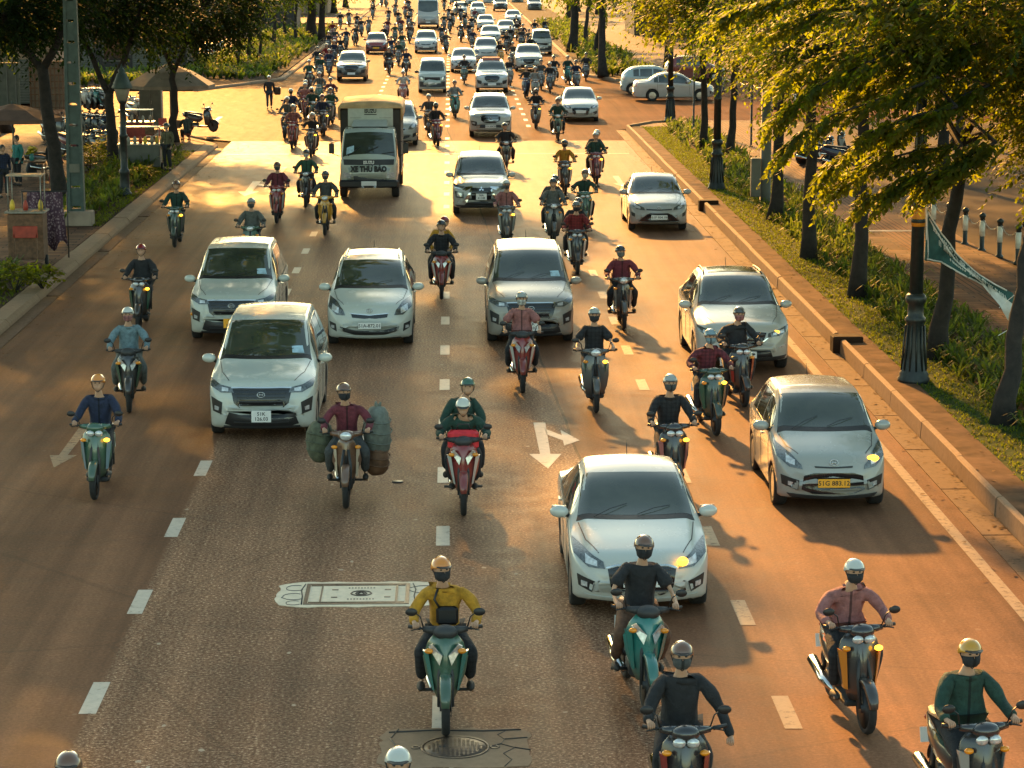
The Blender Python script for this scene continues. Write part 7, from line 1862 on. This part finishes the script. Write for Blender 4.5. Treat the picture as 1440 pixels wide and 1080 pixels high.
# middle distance
G2 = [
 (410, 210, 'scooter', RED, PINK, WH, 'left of the mail truck, nearest the side street', None), (438, 222, 'scooter', K, K, WH, 'right beside the mail truck cab, leftmost lane', None),
 (408, 180, 'scooter', K, NAVY, WH, 'second up from the side street mouth', None), (428, 168, 'scooter', RED, PINK, WH, 'with pale cap in the left cluster', (GREY, WH)), (442, 176, 'underbone', DG, DG, WH, 'in the middle of the left cluster', None),
 (455, 192, 'scooter', K, NAVY, RED, 'touching the mail truck tarp on the left', None), (446, 150, 'scooter', GRN, GREY, WH, 'below left of the bronze utility', None), (463, 158, 'scooter', K, MAR, K, 'at the mail truck rear left corner', None),
 (438, 128, 'underbone', K, GRN, WH, 'left of the bronze utility bumper', None), (452, 116, 'scooter', K, DG, K, 'hugging the bronze utility side', None), (458, 98, 'scooter', RED, RED, WH, 'above left of the bronze utility', None),
 (447, 104, 'scooter', DG, K, GREY, 'outermost left above the bronze utility', None), (476, 84, 'underbone', K, K, K, 'behind the bronze utility roof', None), (468, 92, 'scooter', K, NAVY, WH, 'between kerb and bronze utility roof', None),
 (565, 146, 'sport', PINK, WH, WH, 'right behind the mail truck, alone', None), (550, 105, 'underbone', K, K, K, 'between the bronze utility and the microvan', (DG, K)), (573, 106, 'sport', K, NAVY, BRN, 'left of the pale microvan mirror', None),
 (603, 192, 'scooter', K, DGR, WH, 'left one of the pair below the microvan', None), (617, 207, 'scooter', MAR, K, DG, 'right one of the pair below the microvan', None), (640, 166, 'classic', TEAL, SLV, BRN, 'on the centre line left of the oval-grille utility', None),
 (654, 119, 'scooter', DG, K, K, 'between microvan and luggage carrier', None), (753, 181, 'classic', DGR, K, K, 'right of the oval-grille utility', None), (783, 199, 'underbone', GRN, DG, BRN, 'below left of the passing white sedan', (WH, WH)),
 (738, 137, 'scooter', NAVY, K, K, 'right of the luggage carrier bumper', None), (753, 140, 'scooter', GREY, SLV, SLV, 'right of the luggage carrier in light grey', None), (717, 122, 'scooter', GREY, K, BRN, 'at the luggage carrier right mirror', None),
 (777, 120, 'sport', SLV, K, K, 'in front of the silver van', None), (763, 126, 'scooter', GREY, DGR, K, 'between the stopped crossover and silver van', None), (799, 118, 'scooter', TEAL, DG, CRM, 'by the far corner hedge', None), (822, 115, 'scooter', K, K, K, 'against the right kerb corner above the passing sedan', None),
 (706, 92, 'scooter', YEL, K, BRN, 'with a yellow glow behind the luggage carrier', None), (745, 82, 'scooter', K, K, K, 'left of the silver van rear', None), (730, 70, 'scooter', K, DGR, K, 'ahead of the stopped crossover roof', None), (738, 62, 'scooter', K, NAVY, K, 'in the small group above the crossover', None), (724, 58, 'underbone', YEL, K, K, 'with a yellow spot above the crossover', None), (751, 55, 'scooter', K, K, K, 'above the silver van roof, left one', None), (766, 52, 'scooter', K, K, DGR, 'above the silver van roof, right one', None),
 (634, 48, 'scooter', K, K, WH, 'right of the coach, lowest', None), (646, 60, 'underbone', K, DGR, WH, 'right of the coach above the white sedan', None), (662, 58, 'scooter', K, K, K, 'between the two middle car queues, lowest', None), (657, 40, 'scooter', DG, K, WH, 'between the two middle car queues, higher', None), (632, 30, 'scooter', K, K, BRN, 'right of the coach windscreen top', None), (667, 34, 'scooter', K, MAR, K, 'squeezed left of the far middle sedan', None),
 (522, 28, 'scooter', K, K, K, 'alone high in the left lane', None), (524, 16, 'underbone', K, K, WH, 'above the lone one high in the left lane', None), (507, 52, 'scooter', K, K, WH, 'left of the dark red hatchback, upper', None), (497, 64, 'underbone', K, DGR, K, 'left of the dark red hatchback, lower', None), (516, 48, 'scooter', GREY, GREY, K, 'above the dark red hatchback roof', None), (486, 70, 'scooter', K, NAVY, K, 'left of the hatchback by the bronze roof', None),
 (546, 52, 'scooter', MAR, MAR, K, 'right above the dark red hatchback', None), (556, 62, 'scooter', DG, GRN, K, 'between the hatchback and silver compact', None), (566, 76, 'scooter', GRN, DG, K, 'between the hatchback and silver compact, lower', None), (553, 84, 'sport', NAVY, NAVY, BRN, 'right of the hatchback bumper', None), (578, 62, 'scooter', K, BRN, K, 'left beside the silver compact', None), (548, 34, 'scooter', K, K, WH, 'left of the coach, fourth row back', None), (561, 36, 'scooter', K, K, BRN, 'left of the coach, centre of the pack', None), (572, 42, 'scooter', NAVY, K, K, 'left of the coach near its bumper', None),
 (556, 22, 'scooter', DGR, DGR, K, 'in the far pack left of the coach roof', None), (568, 26, 'scooter', K, MAR, WH, 'in the far pack touching the coach', None), (576, 18, 'scooter', K, K, K, 'farthest beside the coach roof', None), (537, 10, 'scooter', K, K, K, 'top edge, left of the far pack', None), (546, 12, 'underbone', K, GREY, K, 'top edge, above the far pack', None), (558, 8, 'scooter', K, K, WH, 'top edge, in the far pack', None), (570, 7, 'scooter', RED, K, K, 'top edge, nearest the coach', None), (626, 14, 'scooter', K, K, K, 'top edge, right of the coach', None), (634, 6, 'scooter', K, K, BRN, 'top edge, between coach and cars', None), (656, 20, 'scooter', K, DG, K, 'top edge, in the middle queues', None),
 (399, 196, 'scooter', K, GREY, WH, 'nearest the kerb ramp in the left cluster', None), (421, 146, 'scooter', K, DGR, K, 'in the upper left cluster, kerb side', None), (430, 186, 'scooter', DG, K, WH, 'inside the left cluster beside the maroon ones', None), (456, 134, 'underbone', K, DG, SLV, 'squeezed beside the bronze utility front wheel', None), (470, 134, 'scooter', K, K, WH, 'just left of the bronze utility plate', None), (464, 176, 'scooter', GRN, GRN, DGR, 'against the mail truck cab roof', None),
 (436, 112, 'scooter', K, MAR, K, 'outermost left above the cluster', None), (464, 108, 'scooter', NAVY, NAVY, WH, 'at the bronze utility left mirror', None), (452, 88, 'scooter', K, GREY, K, 'two rows above the bronze utility mirror', None), (460, 76, 'scooter', K, K, RED, 'kerb side above the bronze utility', None), (482, 62, 'scooter', DGR, K, WH, 'above left of the bronze roof, upper row', None), (472, 70, 'scooter', RED, DGR, K, 'upper left row by the kerb end', None), (492, 50, 'scooter', K, DG, K, 'opposite the second side street', None), (500, 42, 'scooter', K, K, BRN, 'below the lone high pair', None), (530, 46, 'scooter', K, K, WH, 'straight above the red hatchback', None), (540, 66, 'scooter', K, K, K, 'at the red hatchback right mirror', None), (560, 92, 'scooter', DGR, DG, GREY, 'left of the microvan upper row', None), (570, 86, 'scooter', K, K, DGR, 'left of the microvan, behind another', None), (577, 52, 'scooter', K, GREY, K, 'touching the silver compact roof', None), (540, 24, 'scooter', K, K, K, 'left border of the far pack', None), (550, 18, 'scooter', K, DGR, BRN, 'left upper part of the far pack', None), (563, 16, 'scooter', GRN, K, K, 'upper middle of the far pack', None), (575, 30, 'scooter', K, K, GREY, 'coach side of the far pack, middle', None), (565, 50, 'scooter', K, MAR, K, 'lower middle of the far pack', None), (552, 44, 'scooter', DGR, K, WH, 'lower left of the far pack', None), (620, 62, 'scooter', K, K, K, 'right behind the silver compact', None), (624, 44, 'scooter', K, DG, K, 'at the coach right front corner', None), (640, 38, 'scooter', GREY, K, WH, 'in the gap right of the coach', None), (642, 72, 'scooter', K, K, DGR, 'directly above the white sedan roof', None), (630, 76, 'scooter', K, DGR, K, 'above left of the white sedan', None), (665, 46, 'scooter', K, K, WH, 'inside the gap left of the third queue car', None), (662, 70, 'scooter', K, NAVY, K, 'left of the second queue car', None), (712, 76, 'scooter', K, K, K, 'right of the queue beside the yellow one', None), (718, 96, 'scooter', K, DGR, SLV, 'at the stopped crossover left mirror', None), (733, 92, 'underbone', K, K, K, 'close behind the stopped crossover', None), (742, 72, 'scooter', K, GREY, K, 'left of the silver van roof', None), (716, 66, 'scooter', DG, K, BRN, 'between queue and small upper group', None), (728, 46, 'scooter', K, K, DGR, 'highest of the small upper group', None), (772, 132, 'scooter', K, K, WH, 'below the silver van bumper', None), (787, 126, 'scooter', MAR, K, GREY, 'between van and corner hedge', None), (812, 128, 'scooter', DGR, NAVY, K, 'at the kerb above the passing sedan mirror', None), (744, 116, 'scooter', K, K, BRN, 'in front of the stopped crossover bumper', None), (731, 124, 'scooter', K, MAR, K, 'right of the luggage carrier, middle one', None), (760, 108, 'scooter', K, DGR, K, 'right side of the stopped crossover', None), (650, 30, 'scooter', K, K, K, 'in the middle queues above the sedan', None), (641, 24, 'scooter', K, K, K, 'beside the far white sedan', None),
 (478, 40, 'scooter', K, K, WH, 'waiting at the second left side street', None), (490, 36, 'scooter', GREY, DGR, K, 'turning at the second left side street', None), (470, 58, 'scooter', MAR, RED, K, 'hugging the left kerb beyond the hedge', None),
]
DROP = {'in the upper left cluster, kerb side', 'inside the left cluster beside the maroon ones', 'just left of the bronze utility plate', 'outermost left above the cluster', 'two rows above the bronze utility mirror', 'above left of the bronze roof, upper row', 'opposite the second side street', 'straight above the red hatchback', 'left of the microvan, behind another', 'left border of the far pack', 'upper middle of the far pack', 'lower left of the far pack', 'directly above the white sedan roof', 'close behind the stopped crossover', 'between van and corner hedge', 'right of the luggage carrier, middle one', 'right side of the stopped crossover', 'in front of the stopped crossover bumper', 'left upper part of the far pack', 'squeezed beside the bronze utility front wheel'}
for px, py, kd, pt, sh, hc, zn, pl in G2:
    if zn in DROP: continue
    px += ((px * 13 + py * 7) % 9 - 4) * .6; py += ((px * 5 + py * 11) % 7 - 3) * .35
    nr = py > 160
    ride(px, py, kd, pt, sh, hc, zn, near=nr, pill=pl, mask=(K if int(px + py) % 3 == 0 else None) if nr else None, accent=SLV, rz=((px * 7) % 11 - 5) * .026, lit=nr and int(px) % 2 == 1)
# ------------------------------------------------------------------ loads
def sack(label, loc, r, m, cat='sack', z=.75, off=(0, 0)):
    mb = MB(); rng = np.random.default_rng(int(abs(loc[0] * 100))); rings = []
    for i in range(9):
        a = -PI / 2 + PI * i / 8; q = max(math.cos(a), .08) ** .6
        rings.append([(r[0] * q * math.cos(t) * (1 + .07 * math.sin(3 * t + i)), r[1] * q * math.sin(t) * (1 + .06 * math.cos(4 * t + i)), r[2] * math.sin(a)) for t in [2 * PI * k / 16 for k in range(16)]])
    mb.loft(rings)
    for k in range(3): mb.path([(r[0] * .1 * math.cos(k * 2.1), r[1] * .1 * math.sin(k * 2.1), r[2] * .95), (r[0] * .25 * math.cos(k * 2.1), r[1] * .25 * math.sin(k * 2.1), r[2] * 1.15)], [.04, .015], 5)
    for zz in (-.35, .05, .45):
        q = math.sqrt(1 - zz * zz) ** .6 * 1.05; mb.path([(r[0] * q * math.cos(t), r[1] * q * math.sin(t), r[2] * zz + .02 * math.sin(t * 2)) for t in [2 * PI * k / 20 for k in range(21)]], .011, 4)
    return tag(mb.build('sack', m, None, (loc[0] + off[0], loc[1] + off[1], z)), label, cat)
sack('pale green sack strapped on the left of the loaded brown motorbike', l14, (.21, .28, .32), 'sack', z=.80, off=(-.43, .40))
sack('tall grey-white sack strapped on the right of the loaded brown motorbike', l14, (.21, .28, .40), 'sack_pale', z=.94, off=(.44, .42))
sack('dark bundle under the grey-white sack on the loaded motorbike', l14, (.20, .26, .28), 'cloth' if False else 'wood', z=.55, off=(.42, .42))
mat('red_bag', (.55, .02, .03), .6, var=.2, scale=10)
t = thing('bag', 'bright red bag held in front by the dark green leaning rider', 'bag', (l15[0], l15[1] - .30, .93))
MB().box((0, 0, .13), (.46, .16, .30), bev=.05).build('bag_body', 'red_bag', t); MB().path([(-.1, 0, .28), (-.08, 0, .36), (.08, 0, .36), (.1, 0, .28)], .012, 5).build('strap', 'black', t)
t = thing('bag', 'black crossbody bag on the yellow jacketed rider in the lower centre', 'bag', (l16[0] + .02, l16[1] - .03, 1.05))
MB().box((0, 0, .08), (.24, .09, .20), bev=.03).build('bag_body', 'black', t); MB().path([(-.08, .0, .16), (-.14, -.005, .26), (-.10, .05, .36)], .014, 5).build('strap', 'black', t)
# ------------------------------------------------------------------ pavement people and parked bikes
x, y = G(379, 154)
person('person', 'person in a pale round hat walking at the side street mouth with a bag', 'walk', (x, y, .0), .1, K, (.03, .04, .06), 'helmet', WH)
tag(MB().box((x + .42, y, .95), (.34, .24, .40), bev=.05).build('bag', 'leather' if False else 'window_dark'), 'dark bag hanging beside the walking person', 'bag')
x, y = G(236, 246); person('person', 'vendor in olive clothes standing behind the grey food cart', 'stand', (x, y, .16), -.5, (.14, .13, .07), K, 'helmet', DG)
x, y = G(263, 204); person('person', 'person in dark grey seated on a stool with their back turned near the corner', 'sit', (x, y, .17), PI + .3, (.05, .07, .06), K, None)
t = thing('stool', 'small red stool under the seated person near the corner', 'stool', (x, y, .16)); MB().box((0, -.05, .31), (.30, .30, .03), bev=.01).build('seat', 'red_paint', t)
for sx in (-1, 1):
    for sy in (-1, 1): MB().path([(sx * .11, sy * .11 - .05, .3), (sx * .14, sy * .14 - .05, 0)], .014, 5).build('leg', 'red_paint', t)
x, y = G(26, 268); person('person', 'flower seller in a teal shirt standing under the brown parasol', 'stand', (x, y, .16), -.8, (.03, .20, .18), K, 'conical' if False else None)
x, y = G(6, 285); person('person', 'person in navy standing at the far left edge by the flower table', 'stand', (x, y, .16), .6, NAVY, K, None)
for i, (px, py, w) in enumerate(((243, 250, 'left of the green pole base'),) if False else ()): pass
pk = [(283, 190, 1.1, K, 'scooter', 'on the corner pavement beside the parasol'), (63, 252, 2.5, K, 'scooter', 'behind the flower table'),
      (118, 158, .5, WH, 'scooter', 'first in the upper parked row'), (126, 158, .5, SLV, 'underbone', 'second in the upper parked row'), (134, 158, .5, TEAL, 'scooter', 'third in the upper parked row'), (142, 158, .5, WH, 'sport', 'fourth in the upper parked row'), (150, 160, .5, K, 'scooter', 'fifth in the upper parked row'), (182, 172, .5, WH, 'scooter', 'right of the lantern in the parked rows'), (190, 176, .5, SLV, 'underbone', 'left of the grey booth in the parked rows'),
      (112, 200, .6, K, 'scooter', 'first in the middle parked row'), (122, 201, .6, DGR, 'underbone', 'second in the middle parked row'), (132, 202, .6, K, 'scooter', 'third in the middle parked row'), (142, 203, .6, NAVY, 'sport', 'fourth in the middle parked row'), (152, 204, .6, K, 'scooter', 'fifth in the middle parked row'),
      (72, 205, .6, K, 'scooter', 'left of the green pole, first'), (82, 206, .6, DGR, 'scooter', 'left of the green pole, second'),
      (100, 225, .7, MAR, 'scooter', 'in the lower row right of the green pole'), (126, 226, .7, K, 'underbone', 'in the lower row, middle'), (142, 228, .7, DGR, 'scooter', 'in the lower row by the lantern'),
      (298, 78, .9, K, 'scooter', 'beyond the corner hedge, left one'), (308, 80, .9, SLV, 'scooter', 'beyond the corner hedge, right one')]
for px, py, rz, pt, kd, zn in pk:
    x, y = G(px, py); b_ = bike(kd, f'{CN[pt]} parked {"scooter" if kd != "underbone" else "motorbike"} {zn}', (x, y), rz, pt, SLV, False, 'parked motorbikes on the left pavement'); b_.location.z = .15
for px, py, rz, pt, zn in ((1152, 240, 1.2, K, 'on the right pavement between two trunks'), (1168, 232, 1.3, DGR, 'behind the other on the right pavement'), (1190, 246, 1.2, NAVY, 'nearest the low sunlit leaves')):
    x, y = G(px, py); b_ = bike('scooter', f'{CN[pt]} parked scooter {zn}', (x, y), rz, pt, SLV, True, 'parked scooters on the right pavement'); b_.location.z = .17
for k in list(BIKES.values()): drop(k)
